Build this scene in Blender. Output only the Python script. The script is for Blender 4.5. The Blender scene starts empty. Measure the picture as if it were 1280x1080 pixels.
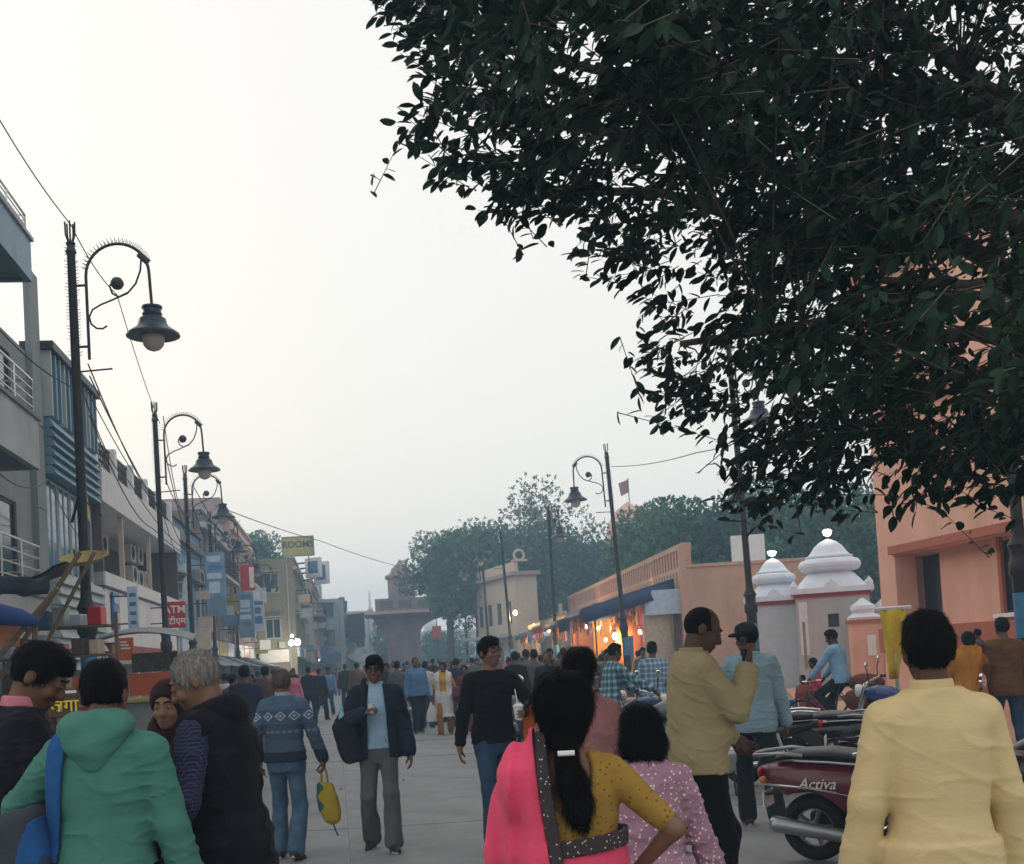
import bpy, math, random
import numpy as np
from mathutils import Vector, Matrix

SC = bpy.context.scene
COL = SC.collection
R = math.radians
rng = random.Random(7)

# ------------------------------------------------------------------ camera
F_PX, CX, CY, CAM_Z = 1500.0, 640.0, 765.0, 1.62
PITCH, ROLL = R(2.2), R(3.3)
_f = Vector((0, math.cos(PITCH), math.sin(PITCH)))
_r0 = Vector((1, 0, 0))
_u0 = _r0.cross(_f)
_r = _r0 * math.cos(ROLL) - _u0 * math.sin(ROLL)
_u = _r0 * math.sin(ROLL) + _u0 * math.cos(ROLL)
cam_data = bpy.data.cameras.new("camera")
cam = bpy.data.objects.new("camera", cam_data)
COL.objects.link(cam)
cam.matrix_world = Matrix(((_r.x, _u.x, -_f.x, 0), (_r.y, _u.y, -_f.y, 0), (_r.z, _u.z, -_f.z, CAM_Z), (0, 0, 0, 1)))
cam_data.sensor_fit = 'HORIZONTAL'
cam_data.sensor_width = 36.0
cam_data.lens = F_PX / 1280 * 36
cam_data.shift_y = (CY - 540) / 1280
cam_data.clip_start = 0.1
cam_data.clip_end = 3000
SC.camera = cam

def at(x, y, D):
    """the point at distance D down the street seen at (x, y) of the photograph"""
    d = _f + _r * ((x - CX) / F_PX) + _u * ((CY - y) / F_PX)
    d = d * (D / d.y)
    return Vector((d.x, d.y, d.z + CAM_Z))

# ------------------------------------------------------------------ sky, sun, exposure
world = bpy.data.worlds.new("World")
SC.world = world
world.use_nodes = True
wn, wl = world.node_tree.nodes, world.node_tree.links
wn.clear()
sky = wn.new('ShaderNodeTexSky')
sky.sky_type = 'NISHITA'
sky.sun_disc = False
SUN_EL, SUN_AZ = R(14), R(-50)          # low in the haze, ahead and to the left
sky.sun_elevation = SUN_EL
sky.sun_rotation = SUN_AZ
sky.air_density = 1.6
sky.dust_density = 6.0
sky.ozone_density = 1.0
veil = wn.new('ShaderNodeMix'); veil.data_type = 'RGBA'
veil.inputs[0].default_value = 0.80
bgs = wn.new('ShaderNodeMix'); bgs.data_type = 'RGBA'; bgs.blend_type = 'MULTIPLY'
bgs.inputs[0].default_value = 1.0
bgs.inputs[7].default_value = (0.13, 0.13, 0.13, 1)
wl.new(sky.outputs[0], bgs.inputs[6])
wl.new(bgs.outputs[2], veil.inputs[6])
veil.inputs[7].default_value = (1.0, 0.975, 0.935, 1)   # even high cloud over the whole dome
bg = wn.new('ShaderNodeBackground')
bg.inputs[1].default_value = 1.16
wl.new(veil.outputs[2], bg.inputs[0])
wo = wn.new('ShaderNodeOutputWorld')
wl.new(bg.outputs[0], wo.inputs[0])
sun_d = bpy.data.lights.new("sun", 'SUN')
sun_d.energy = 0.5
sun_d.angle = R(25)
sun_d.color = (1.0, 0.93, 0.84)
sun = bpy.data.objects.new("sun", sun_d)
COL.objects.link(sun)
_sd = Vector((math.sin(SUN_AZ) * math.cos(SUN_EL), math.cos(SUN_AZ) * math.cos(SUN_EL), math.sin(SUN_EL)))
sun.rotation_euler = _sd.to_track_quat('Z', 'Y').to_euler()
SC.view_settings.view_transform = 'Standard'
SC.view_settings.look = 'None'
SC.view_settings.exposure = 0.0
SC.view_settings.gamma = 1.0
SC.view_settings.use_curve_mapping = False
SC.cycles.max_bounces = 6
SC.cycles.diffuse_bounces = 3
SC.cycles.glossy_bounces = 2
SC.cycles.transmission_bounces = 4
SC.cycles.volume_bounces = 1
SC.cycles.use_denoising = True

# ------------------------------------------------------------------ materials
MATS = {}
def mat(name, col, rough=0.8, var=0.12, scale=6.0, bump=0.15, bscale=60.0, metal=0.0, spec=0.35, dirt=0.0, dirt_col=(0.05, 0.045, 0.04),
        stretch=None, sheen=0.0, emit=None, dscale=1.2, translucent=0.0):
    """a procedural surface: uneven colour, worn patches and fine relief"""
    if name in MATS:
        return MATS[name]
    m = bpy.data.materials.new(name)
    m.use_nodes = True
    nt = m.node_tree; n = nt.nodes; l = nt.links
    b = n['Principled BSDF']
    b.inputs['Roughness'].default_value = rough
    b.inputs['Metallic'].default_value = metal
    b.inputs['Specular IOR Level'].default_value = spec
    if sheen:
        b.inputs['Sheen Weight'].default_value = sheen
    tc = n.new('ShaderNodeTexCoord')
    mp = n.new('ShaderNodeMapping')
    if stretch:
        mp.inputs['Scale'].default_value = stretch
    l.new(tc.outputs['Object'], mp.inputs[0])
    nz = n.new('ShaderNodeTexNoise')
    nz.inputs['Scale'].default_value = scale
    nz.inputs['Detail'].default_value = 6
    l.new(mp.outputs[0], nz.inputs['Vector'])
    mx = n.new('ShaderNodeMix'); mx.data_type = 'RGBA'
    c = Vector(col)
    mx.inputs[6].default_value = (*[min(1, k * (1 - var)) for k in c], 1)
    mx.inputs[7].default_value = (*[min(1, k * (1 + var)) for k in c], 1)
    rp = n.new('ShaderNodeMapRange')
    rp.inputs[1].default_value = 0.3; rp.inputs[2].default_value = 0.7
    l.new(nz.outputs[0], rp.inputs[0])
    l.new(rp.outputs[0], mx.inputs[0])
    out = mx.outputs[2]
    if dirt:
        nd = n.new('ShaderNodeTexNoise')
        nd.inputs['Scale'].default_value = dscale
        nd.inputs['Detail'].default_value = 9
        nd.inputs['Roughness'].default_value = 0.7
        mp2 = n.new('ShaderNodeMapping')
        mp2.inputs['Scale'].default_value = (1.3, 1.3, 0.3)
        l.new(tc.outputs['Object'], mp2.inputs[0])
        l.new(mp2.outputs[0], nd.inputs['Vector'])
        r2 = n.new('ShaderNodeMapRange')
        r2.inputs[1].default_value = 0.48; r2.inputs[2].default_value = 0.75
        r2.inputs[4].default_value = dirt
        l.new(nd.outputs[0], r2.inputs[0])
        m2 = n.new('ShaderNodeMix'); m2.data_type = 'RGBA'
        l.new(r2.outputs[0], m2.inputs[0])
        l.new(out, m2.inputs[6])
        m2.inputs[7].default_value = (*dirt_col, 1)
        out = m2.outputs[2]
    l.new(out, b.inputs['Base Color'])
    if bump:
        nb = n.new('ShaderNodeTexNoise')
        nb.inputs['Scale'].default_value = bscale
        nb.inputs['Detail'].default_value = 4
        l.new(mp.outputs[0], nb.inputs['Vector'])
        bp = n.new('ShaderNodeBump')
        bp.inputs['Strength'].default_value = bump
        bp.inputs['Distance'].default_value = 0.01
        l.new(nb.outputs[0], bp.inputs['Height'])
        l.new(bp.outputs[0], b.inputs['Normal'])
    if emit:
        b.inputs['Emission Color'].default_value = (*emit[0], 1)
        b.inputs['Emission Strength'].default_value = emit[1]
    if translucent:
        tr = n.new('ShaderNodeBsdfTranslucent')
        l.new(out, tr.inputs[0])
        ms = n.new('ShaderNodeMixShader')
        ms.inputs[0].default_value = translucent
        l.new(b.outputs[0], ms.inputs[1]); l.new(tr.outputs[0], ms.inputs[2])
        l.new(ms.outputs[0], n['Material Output'].inputs[0])
    MATS[name] = m
    return m

def fabric(name, col, var=0.12, rough=0.9, **k):
    k.setdefault('bump', 0.25)
    if name in MATS: return MATS[name]
    m = mat(name, col, rough=rough, var=var, scale=9, bscale=k.pop('bscale', 240), sheen=k.pop('sheen', 0.03), spec=0.12, **k)
    n, l = m.node_tree.nodes, m.node_tree.links        # soft crumples over the weave
    bp0 = [q for q in n if q.type == 'BUMP'][0]
    w = n.new('ShaderNodeTexNoise'); w.inputs['Scale'].default_value = 11; w.inputs['Detail'].default_value = 3; w.inputs['Distortion'].default_value = 1.6
    tc = n.new('ShaderNodeTexCoord'); mp = n.new('ShaderNodeMapping'); mp.inputs['Scale'].default_value = (1, 1, 1.7); mp.inputs['Rotation'].default_value = (0.3, 0.5, 0)
    l.new(tc.outputs['Object'], mp.inputs[0]); l.new(mp.outputs[0], w.inputs['Vector'])
    rd = n.new('ShaderNodeMath'); rd.operation = 'ABSOLUTE'; s5 = n.new('ShaderNodeMath'); s5.operation = 'SUBTRACT'; s5.inputs[1].default_value = 0.5
    l.new(w.outputs[0], s5.inputs[0]); l.new(s5.outputs[0], rd.inputs[0])
    b2 = n.new('ShaderNodeBump'); b2.inputs['Strength'].default_value = 0.14; b2.inputs['Distance'].default_value = 0.035
    l.new(rd.outputs[0], b2.inputs['Height']); l.new(b2.outputs[0], bp0.inputs['Normal'])
    return m

def pattern_fabric(name, base, fn):
    """cloth whose printed or woven pattern is worked out from the object's own coordinates; fn(nodes, links, x, y, z, math, mix)"""
    m = fabric(name, base)
    nt = m.node_tree; n = nt.nodes; l = nt.links
    b = n['Principled BSDF']
    old = b.inputs['Base Color'].links[0].from_socket
    tc = n.new('ShaderNodeTexCoord'); sp = n.new('ShaderNodeSeparateXYZ')
    l.new(tc.outputs['Object'], sp.inputs[0])
    def mt(op, a, bb=0.0, c=0.0):
        q = n.new('ShaderNodeMath'); q.operation = op
        for i, v in enumerate((a, bb, c)):
            if isinstance(v, (int, float)): q.inputs[i].default_value = v
            else: l.new(v, q.inputs[i])
        return q.outputs[0]
    def mix(f, a, col):
        q = n.new('ShaderNodeMix'); q.data_type = 'RGBA'
        l.new(f, q.inputs[0])
        l.new(a, q.inputs[6]); q.inputs[7].default_value = (*col, 1)
        return q.outputs[2]
    out = fn(sp.outputs[0], sp.outputs[1], sp.outputs[2], mt, mix, old, n, l, tc)
    l.new(out, b.inputs['Base Color'])
    return m

# ------------------------------------------------------------------ object helpers
def tag(o, label=None, cat=None, group=None, kind=None):
    if label: o['label'] = label
    if cat: o['category'] = cat
    if group: o['group'] = group
    if kind: o['kind'] = kind
    return o

def empty(name, loc=(0, 0, 0), rz=0.0, label=None, cat=None, group=None):
    o = bpy.data.objects.new(name, None)
    o.empty_display_size = 0.2
    COL.objects.link(o)
    o.location = loc
    o.rotation_euler = (0, 0, rz)
    return tag(o, label, cat, group)

def link_mesh(name, me, parent=None, m=None):
    o = bpy.data.objects.new(name, me)
    COL.objects.link(o)
    if m is not None and not me.materials:
        me.materials.append(m)
    if parent is not None:
        o.parent = parent
    return o

def children_of(o):
    return list(KIDS.get(o.name, ())) or [c for c in COL.objects if c.parent == o]
KIDS = {}

def copy_tree(o, parent=None, recolor=None):
    c = o.copy()
    COL.objects.link(c)
    if parent is not None:
        c.parent = parent
    if recolor and o.type == 'MESH' and o.data.materials and o.data.materials[0] and o.data.materials[0].name in recolor:
        c.material_slots[0].link = 'OBJECT'
        c.material_slots[0].material = recolor[o.data.materials[0].name]
    for ch in o.children:
        copy_tree(ch, c, recolor)
    return c

class MB:
    """collects shapes into one mesh"""
    def __init__(s):
        s.v = []; s.f = []
    def add(s, vs, fs):
        k = len(s.v)
        s.v += [tuple(p) for p in vs]
        s.f += [tuple(i + k for i in f) for f in fs]
        return s
    def box(s, x0, x1, y0, y1, z0, z1):
        vs = [(x, y, z) for z in (z0, z1) for y in (y0, y1) for x in (x0, x1)]
        return s.add(vs, [(0, 2, 3, 1), (4, 5, 7, 6), (0, 1, 5, 4), (2, 6, 7, 3), (0, 4, 6, 2), (1, 3, 7, 5)])
    def bbox(s, x0, x1, y0, y1, z0, z1, b=0.01):
        """box with all edges bevelled"""
        vs = []; 
        xs, ys, zs = (x0, x1), (y0, y1), (z0, z1)
        idx = {}
        for i in (0, 1):
            for j in (0, 1):
                for k in (0, 1):
                    sx, sy, sz = (1, -1)[i], (1, -1)[j], (1, -1)[k]
                    for a, o in ((0, (0, b * sy, b * sz)), (1, (b * sx, 0, b * sz)), (2, (b * sx, b * sy, 0))):
                        idx[i, j, k, a] = len(vs)
                        vs.append((xs[i] + o[0], ys[j] + o[1], zs[k] + o[2]))
        fs = []
        for a in range(3):
            for e in (0, 1):
                ring = []
                for (p, q) in ((0, 0), (1, 0), (1, 1), (0, 1)):
                    t = [p, q]; t.insert(a, e)
                    ring.append(idx[t[0], t[1], t[2], a])
                flip = (e == 0)
                if a == 1: flip = not flip
                fs.append(tuple(reversed(ring)) if flip else tuple(ring))
        for a in range(3):
            b1, c1 = [q for q in range(3) if q != a]
            for p in (0, 1):
                for q in (0, 1):
                    t0 = [0, 0, 0]; t0[b1] = p; t0[c1] = q
                    t1 = list(t0); t1[a] = 1
                    fs.append((idx[(*t0, b1)], idx[(*t1, b1)], idx[(*t1, c1)], idx[(*t0, c1)]))
        for i in (0, 1):
            for j in (0, 1):
                for k in (0, 1):
                    fs.append((idx[i, j, k, 0], idx[i, j, k, 1], idx[i, j, k, 2]))
        return s.add(vs, fs)
    def tube(s, pts, r, n=8, cap=True, r1=None, closed=False):
        pts = [Vector(p) for p in pts]
        N = len(pts)
        rs = r if isinstance(r, (list, tuple)) else [r + ((r1 if r1 is not None else r) - r) * i / max(1, N - 1) for i in range(N)]
        k = len(s.v); up = None
        for i, p in enumerate(pts):
            if closed:
                t = pts[(i + 1) % N] - pts[i - 1]
            else:
                t = pts[min(i + 1, N - 1)] - pts[max(i - 1, 0)]
            t.normalize()
            if up is None:
                a = Vector((0, 0, 1)) if abs(t.z) < 0.9 else Vector((1, 0, 0))
                up = (a - t * a.dot(t)).normalized()
            else:
                up = up - t * up.dot(t)
                up = up.normalized() if up.length > 1e-6 else t.orthogonal().normalized()
            sd = t.cross(up)
            for j in range(n):
                q = 2 * math.pi * j / n
                s.v.append(tuple(p + (up * math.cos(q) + sd * math.sin(q)) * rs[i]))
        for i in range(N if closed else N - 1):
            i2 = (i + 1) % N
            for j in range(n):
                j2 = (j + 1) % n
                s.f.append((k + i * n + j, k + i2 * n + j, k + i2 * n + j2, k + i * n + j2))
        if cap and not closed:
            s.f.append(tuple(k + j for j in range(n)))
            s.f.append(tuple(k + (N - 1) * n + j for j in reversed(range(n))))
        return s
    def lathe(s, prof, n=16, c=(0, 0, 0), power=2.0, sx=1.0, sy=1.0, rot=0.0):
        """profile [(radius, z)] about z; power > 2 gives a rounded square"""
        k = len(s.v)
        for (r, z) in prof:
            for j in range(n):
                q = 2 * math.pi * j / n + rot
                cx_, sy_ = math.cos(q - rot), math.sin(q - rot)
                m = (abs(cx_) ** power + abs(sy_) ** power) ** (-1 / power)
                x, y = r * m * cx_ * sx, r * m * sy_ * sy
                s.v.append((c[0] + x, c[1] + y, c[2] + z))
        P = len(prof)
        for i in range(P - 1):
            for j in range(n):
                j2 = (j + 1) % n
                s.f.append((k + i * n + j, k + i * n + j2, k + (i + 1) * n + j2, k + (i + 1) * n + j))
        s.f.append(tuple(k + j for j in reversed(range(n))))
        s.f.append(tuple(k + (P - 1) * n + j for j in range(n)))
        return s
    def prism(s, poly, axis, a0, a1):
        """2D polygon extruded along axis 'x','y' or 'z' from a0 to a1"""
        n = len(poly)
        def P(p, a):
            return {'x': (a, p[0], p[1]), 'y': (p[0], a, p[1]), 'z': (p[0], p[1], a)}[axis]
        vs = [P(p, a0) for p in poly] + [P(p, a1) for p in poly]
        fs = [tuple(reversed(range(n))), tuple(range(n, 2 * n))] + [(i, (i + 1) % n, n + (i + 1) % n, n + i) for i in range(n)]
        return s.add(vs, fs)
    def sheet(s, grid, th=0.01):
        """grid of points [row][col] thickened downward along its normal"""
        nr, nc = len(grid), len(grid[0])
        g = [[Vector(p) for p in row] for row in grid]
        k = len(s.v)
        nor = []
        for i in range(nr):
            for j in range(nc):
                a = g[min(i + 1, nr - 1)][j] - g[max(i - 1, 0)][j]
                b = g[i][min(j + 1, nc - 1)] - g[i][max(j - 1, 0)]
                nn = a.cross(b)
                nor.append(nn.normalized() if nn.length > 1e-9 else Vector((0, 0, 1)))
        flat = [p for row in g for p in row]
        s.v += [tuple(p + q * th / 2) for p, q in zip(flat, nor)] + [tuple(p - q * th / 2) for p, q in zip(flat, nor)]
        M = nr * nc
        for i in range(nr - 1):
            for j in range(nc - 1):
                a, b, c, d = i * nc + j, i * nc + j + 1, (i + 1) * nc + j + 1, (i + 1) * nc + j
                s.f.append((k + a, k + d, k + c, k + b)); s.f.append((k + M + a, k + M + b, k + M + c, k + M + d))
        rim = [j for j in range(nc)] + [i * nc + nc - 1 for i in range(1, nr)] + [(nr - 1) * nc + j for j in range(nc - 2, -1, -1)] + [i * nc for i in range(nr - 2, 0, -1)]
        for a, b in zip(rim, rim[1:] + rim[:1]):
            s.f.append((k + a, k + b, k + M + b, k + M + a))
        return s
    def mesh(s, name, m=None, smooth=False):
        me = bpy.data.meshes.new(name)
        me.from_pydata(s.v, [], s.f)
        if m is not None:
            me.materials.append(m)
        if smooth:
            me.shade_smooth() if hasattr(me, 'shade_smooth') else me.polygons.foreach_set('use_smooth', [True] * len(me.polygons))
            if smooth != 'all':
                me.set_sharp_from_angle(angle=R(smooth if isinstance(smooth, (int, float)) and smooth > 1 else 40))
        me.update()
        return me
    def build(s, name, m, parent=None, smooth=False):
        return link_mesh(name, s.mesh(name, m, smooth), parent)

def box_part(name, m, parent, x0, x1, y0, y1, z0, z1, b=0.0):
    q = MB()
    q.bbox(x0, x1, y0, y1, z0, z1, b) if b else q.box(x0, x1, y0, y1, z0, z1)
    return q.build(name, m, parent)

def arc(c, r, a0, a1, n, plane='xz', ry=None):
    ry = ry or r
    out = []
    for i in range(n + 1):
        a = R(a0 + (a1 - a0) * i / n)
        x, z = r * math.cos(a), ry * math.sin(a)
        out.append(Vector((c[0] + x, c[1], c[2] + z)) if plane == 'xz' else Vector((c[0], c[1] + x, c[2] + z)))
    return out

FONTS = {}
def lettering(name, txt, m, parent, size, loc, rot=(0, 0, 0), depth=0.004, shear=0.0, bold=0.0, align='CENTER'):
    cu = bpy.data.curves.new(name, 'FONT')
    cu.body = txt
    cu.size = size
    cu.extrude = depth
    cu.offset = bold
    cu.shear = shear
    cu.align_x = align
    cu.align_y = 'CENTER'
    o = bpy.data.objects.new(name, cu)
    COL.objects.link(o)
    dg = bpy.context.evaluated_depsgraph_get()
    me = bpy.data.meshes.new_from_object(o.evaluated_get(dg))
    bpy.data.objects.remove(o)
    me.materials.clear(); me.materials.append(m)
    t = link_mesh(name, me, parent)
    t.location = loc
    t.rotation_euler = rot
    return t

# ------------------------------------------------------------------ implicit surfaces, for bodies, clothes and moulded panels
def _nz(P, seed, freq):
    """cheap smooth noise, about -1..1"""
    r = np.random.RandomState(seed)
    q = P * freq
    out = np.zeros(len(P), np.float32)
    w = np.stack([np.sin(q @ r.randn(3).astype(np.float32) + r.rand() * 6.28) for _ in range(3)], 1)
    for _ in range(4):
        d = r.randn(3).astype(np.float32)
        out += np.sin(q @ d + (w @ r.randn(3).astype(np.float32)) * 0.9 + r.rand() * 6.28)
    return out * 0.35

def cap(a, b, r0, r1=None):
    a = np.array(a, np.float32); b = np.array(b, np.float32)
    r1 = r0 if r1 is None else r1
    ba = b - a; L = float(ba @ ba) + 1e-9
    def f(P):
        pa = P - a
        h = np.clip((pa @ ba) / L, 0, 1)
        d = pa - h[:, None] * ba
        return np.sqrt((d * d).sum(1)) - (r0 + (r1 - r0) * h)
    return f

def ell(c, r, M=None):
    c = np.array(c, np.float32); r = np.array(r, np.float32)
    M_ = None if M is None else np.array(M, np.float32)
    def f(P):
        q = P - c
        if M_ is not None: q = q @ M_
        k0 = np.sqrt(((q / r) ** 2).sum(1)); k1 = np.sqrt(((q / (r * r)) ** 2).sum(1)) + 1e-6
        return k0 * (k0 - 1) / k1
    return f

def rbox(c, h, r, M=None):
    c = np.array(c, np.float32); h = np.array(h, np.float32) - r
    M_ = None if M is None else np.array(M, np.float32)
    def f(P):
        q = P - c
        if M_ is not None: q = q @ M_
        q = np.abs(q) - h
        return np.sqrt((np.maximum(q, 0) ** 2).sum(1)) + np.minimum(q.max(1), 0) - r
    return f

def loft(rows, power=2.0, axis=2):
    """rows of (t, centre_a, centre_b, half_a, half_b) along an axis (2 = z, 1 = y)"""
    A = np.array(rows, np.float32)
    A = A[np.argsort(A[:, 0])]
    ia, ib = (0, 1) if axis == 2 else (0, 2)
    def f(P):
        t = P[:, axis]
        ca, cb, ha, hb = (np.interp(t, A[:, 0], A[:, i]) for i in (1, 2, 3, 4))
        x, y = np.abs(P[:, ia] - ca) / ha, np.abs(P[:, ib] - cb) / hb
        k = (x ** power + y ** power) ** (1 / power)
        d = (k - 1) * np.minimum(ha, hb)
        return np.maximum(d, np.maximum(A[0, 0] - t, t - A[-1, 0])).astype(np.float32)
    return f

def smin(k, *fs):
    def f(P):
        d = fs[0](P)
        for g in fs[1:]:
            e = g(P)
            h = np.maximum(k - np.abs(d - e), 0) / k
            d = np.minimum(d, e) - h * h * k * 0.25
        return d
    return f
def umin(*fs):
    def f(P):
        d = fs[0](P)
        for g in fs[1:]: d = np.minimum(d, g(P))
        return d
    return f
def sub(a, b, k=0.01):
    def f(P):
        d, e = a(P), -b(P)
        h = np.maximum(k - np.abs(d - e), 0) / k
        return np.maximum(d, e) + h * h * k * 0.25
    return f
def isect(*fs):
    def f(P):
        d = fs[0](P)
        for g in fs[1:]: d = np.maximum(d, g(P))
        return d
    return f
def grow(a, r, folds=0.0, seed=1, freq=14.0, stretch=(1, 1, 1)):
    st = np.array(stretch, np.float32)
    def f(P):
        d = a(P) - r
        if folds: d = d + folds * _nz(P * st, seed, freq)
        return d
    return f
def plane(p, n):
    p = np.array(p, np.float32); n = np.array(n, np.float32); n = n / np.linalg.norm(n)
    return lambda P: (P - p) @ n
def warp(a, g):
    return lambda P: a(g(P))

_EDGE = [(a, b) for a in range(8) for b in range(8) if a < b and bin(a ^ b).count('1') == 1]
def surf(f, lo, hi, h):
    """the zero surface of f as (verts, quads): surface nets on a grid of step h, refined only near the surface"""
    lo = np.array(lo, np.float32) - 2 * h; hi = np.array(hi, np.float32) + 2 * h
    K = 4
    nb = np.maximum(1, np.ceil((hi - lo) / (h * K)).astype(int))
    n = nb * K + 1
    bc = np.stack(np.meshgrid(*[np.arange(k) for k in nb], indexing='ij'), -1).reshape(-1, 3)
    cc = (lo + (bc + 0.5) * (h * K)).astype(np.float32)
    fc = f(cc)
    near = np.abs(fc) < h * K * 1.35
    V = np.empty(tuple(nb * K), np.float32)
    V.reshape(nb[0], K, nb[1], K, nb[2], K)[:] = fc.reshape(nb[0], 1, nb[1], 1, nb[2], 1)
    V = np.pad(V, ((0, 1), (0, 1), (0, 1)), mode='edge')
    loc = np.stack(np.meshgrid(*[np.arange(K)] * 3, indexing='ij'), -1).reshape(-1, 3)
    ids = (bc[near][:, None, :] * K + loc[None]).reshape(-1, 3)
    if len(ids):
        V[ids[:, 0], ids[:, 1], ids[:, 2]] = f((lo + ids * h).astype(np.float32))
    V[-1] = np.abs(V[-1]); V[:, -1] = np.abs(V[:, -1]); V[:, :, -1] = np.abs(V[:, :, -1])
    S = V < 0
    c8 = [S[(i & 1):S.shape[0] - 1 + (i & 1), ((i >> 1) & 1):S.shape[1] - 1 + ((i >> 1) & 1), ((i >> 2) & 1):S.shape[2] - 1 + ((i >> 2) & 1)] for i in range(8)]
    tot = sum(c.astype(np.int8) for c in c8)
    mask = (tot > 0) & (tot < 8)
    ci = np.argwhere(mask)
    if not len(ci):
        return np.zeros((0, 3)), np.zeros((0, 4), int)
    idm = -np.ones(mask.shape, np.int64); idm[mask] = np.arange(len(ci))
    off = np.array([[i & 1, (i >> 1) & 1, (i >> 2) & 1] for i in range(8)])
    vals = np.stack([V[ci[:, 0] + o[0], ci[:, 1] + o[1], ci[:, 2] + o[2]] for o in off], 1)
    acc = np.zeros((len(ci), 3)); cnt = np.zeros(len(ci))
    for a, b in _EDGE:
        va, vb = vals[:, a], vals[:, b]
        cr = (va < 0) != (vb < 0)
        t = np.where(cr, va / np.where(cr, va - vb, 1), 0)
        acc += np.where(cr[:, None], off[a] + t[:, None] * (off[b] - off[a]), 0)
        cnt += cr
    vs = lo + (ci + acc / cnt[:, None]) * h
    quads = []
    for ax in range(3):
        sl0 = [slice(1, -1)] * 3; sl1 = [slice(1, -1)] * 3
        sl0[ax] = slice(0, -1); sl1[ax] = slice(1, None)
        s0, s1 = S[tuple(sl0)], S[tuple(sl1)]
        e = np.argwhere(s0 != s1)
        if not len(e): continue
        inside = s0[e[:, 0], e[:, 1], e[:, 2]]
        base = e + 1; base[:, ax] -= 1
        u, v = [(1, 2), (2, 0), (0, 1)][ax]
        q = []
        for du, dv in ((1, 1), (0, 1), (0, 0), (1, 0)):
            c = base.copy(); c[:, u] -= du; c[:, v] -= dv
            q.append(idm[c[:, 0], c[:, 1], c[:, 2]])
        q = np.stack(q, 1)
        q[~inside] = q[~inside][:, ::-1]
        quads.append(q)
    q = np.concatenate(quads)
    return vs, q[(q >= 0).all(1)]

def np_mesh(name, vs, fs, m=None, smooth=True):
    me = bpy.data.meshes.new(name)
    vs = np.asarray(vs, np.float32); fs = np.asarray(fs, np.int32)
    k = fs.shape[1] if fs.ndim == 2 else 4
    me.vertices.add(len(vs)); me.vertices.foreach_set('co', vs.ravel())
    me.loops.add(fs.size); me.loops.foreach_set('vertex_index', fs.ravel())
    me.polygons.add(len(fs)); me.polygons.foreach_set('loop_start', np.arange(len(fs), dtype=np.int32) * k)
    me.update(calc_edges=True)
    me.polygons.foreach_set('use_smooth', np.full(len(fs), bool(smooth)))
    if m is not None: me.materials.append(m)
    return me

def solid(name, f, lo, hi, h, m, parent=None):
    vs, q = surf(f, lo, hi, h)
    return link_mesh(name, np_mesh(name, vs, q, m), parent)

def rot3(x=0, y=0, z=0):
    return np.array(Matrix.Rotation(z, 3, 'Z') @ Matrix.Rotation(y, 3, 'Y') @ Matrix.Rotation(x, 3, 'X'), np.float32)

# ------------------------------------------------------------------ shared materials
M_concrete = mat('road_concrete', (0.225, 0.23, 0.235), rough=0.75, var=0.16, scale=1.3, bump=0.2, bscale=45, dirt=0.7, dirt_col=(0.10, 0.10, 0.10), dscale=0.8)
M_soil = mat('ground_dust', (0.2, 0.19, 0.18), rough=0.95, var=0.15, scale=0.6, dirt=0.4, dscale=0.2)
M_pave = mat('pavement_stone', (0.30, 0.27, 0.25), rough=0.85, var=0.15, scale=4, dirt=0.4)
M_pinkpave = mat('pink_paving', (0.48, 0.27, 0.20), rough=0.8, var=0.12, scale=3, dirt=0.35, dirt_col=(0.2, 0.15, 0.13))
M_grey = mat('grey_plaster', (0.20, 0.225, 0.235), var=0.10, scale=2, dirt=0.45, dirt_col=(0.10, 0.11, 0.115))
M_greylight = mat('pale_grey_plaster', (0.38, 0.42, 0.43), var=0.08, scale=2, dirt=0.4, dirt_col=(0.2, 0.21, 0.21))
M_bluepanel = mat('blue_cladding', (0.12, 0.23, 0.30), rough=0.45, var=0.12, scale=2, dirt=0.35)
M_darkmetal = mat('dark_metal', (0.035, 0.035, 0.04), rough=0.5, metal=0.6, var=0.2, bump=0.1)
M_steel = mat('steel_rail', (0.6, 0.62, 0.63), rough=0.3, metal=0.9, var=0.08, bump=0.05)
M_white = mat('white_plaster', (0.66, 0.66, 0.66), var=0.05, scale=3, dirt=0.3, dirt_col=(0.4, 0.39, 0.38))
M_brown = mat('brown_plaster', (0.12, 0.085, 0.065), var=0.15, dirt=0.3)
M_black = mat('black_interior', (0.02, 0.02, 0.022), var=0.3, rough=0.6)
M_pane = mat('window_glass', (0.03, 0.045, 0.06), rough=0.08, var=0.2, scale=1.5, bump=0.03, bscale=3, spec=0.8)
M_blueglass = mat('blue_glass', (0.05, 0.14, 0.22), rough=0.1, var=0.3, scale=1.2, bump=0.04, bscale=2, spec=0.8)
M_ac = mat('ac_casing', (0.45, 0.44, 0.41), rough=0.5, var=0.08, dirt=0.3)
M_orange = mat('terracotta_plaster', (0.72, 0.41, 0.305), rough=0.85, var=0.09, scale=1.2, dirt=0.5, dirt_col=(0.40, 0.20, 0.145), dscale=0.9)
M_orangedark = mat('terracotta_band', (0.40, 0.125, 0.085), rough=0.85, var=0.08, dirt=0.25)
M_peach = mat('peach_plaster', (0.50, 0.31, 0.215), rough=0.85, var=0.10, scale=1.2, dirt=0.55, dirt_col=(0.28, 0.17, 0.12), dscale=0.9)
M_cream = mat('cream_plaster', (0.55, 0.45, 0.36), var=0.08, dirt=0.4, dirt_col=(0.25, 0.21, 0.18))
M_maroon = mat('maroon_paint', (0.20, 0.035, 0.03), rough=0.6, var=0.12)
M_dome = mat('whitewash', (0.70, 0.75, 0.84), rough=0.7, var=0.04, scale=4, dirt=0.4, dirt_col=(0.45, 0.45, 0.46), dscale=2.5)
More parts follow.
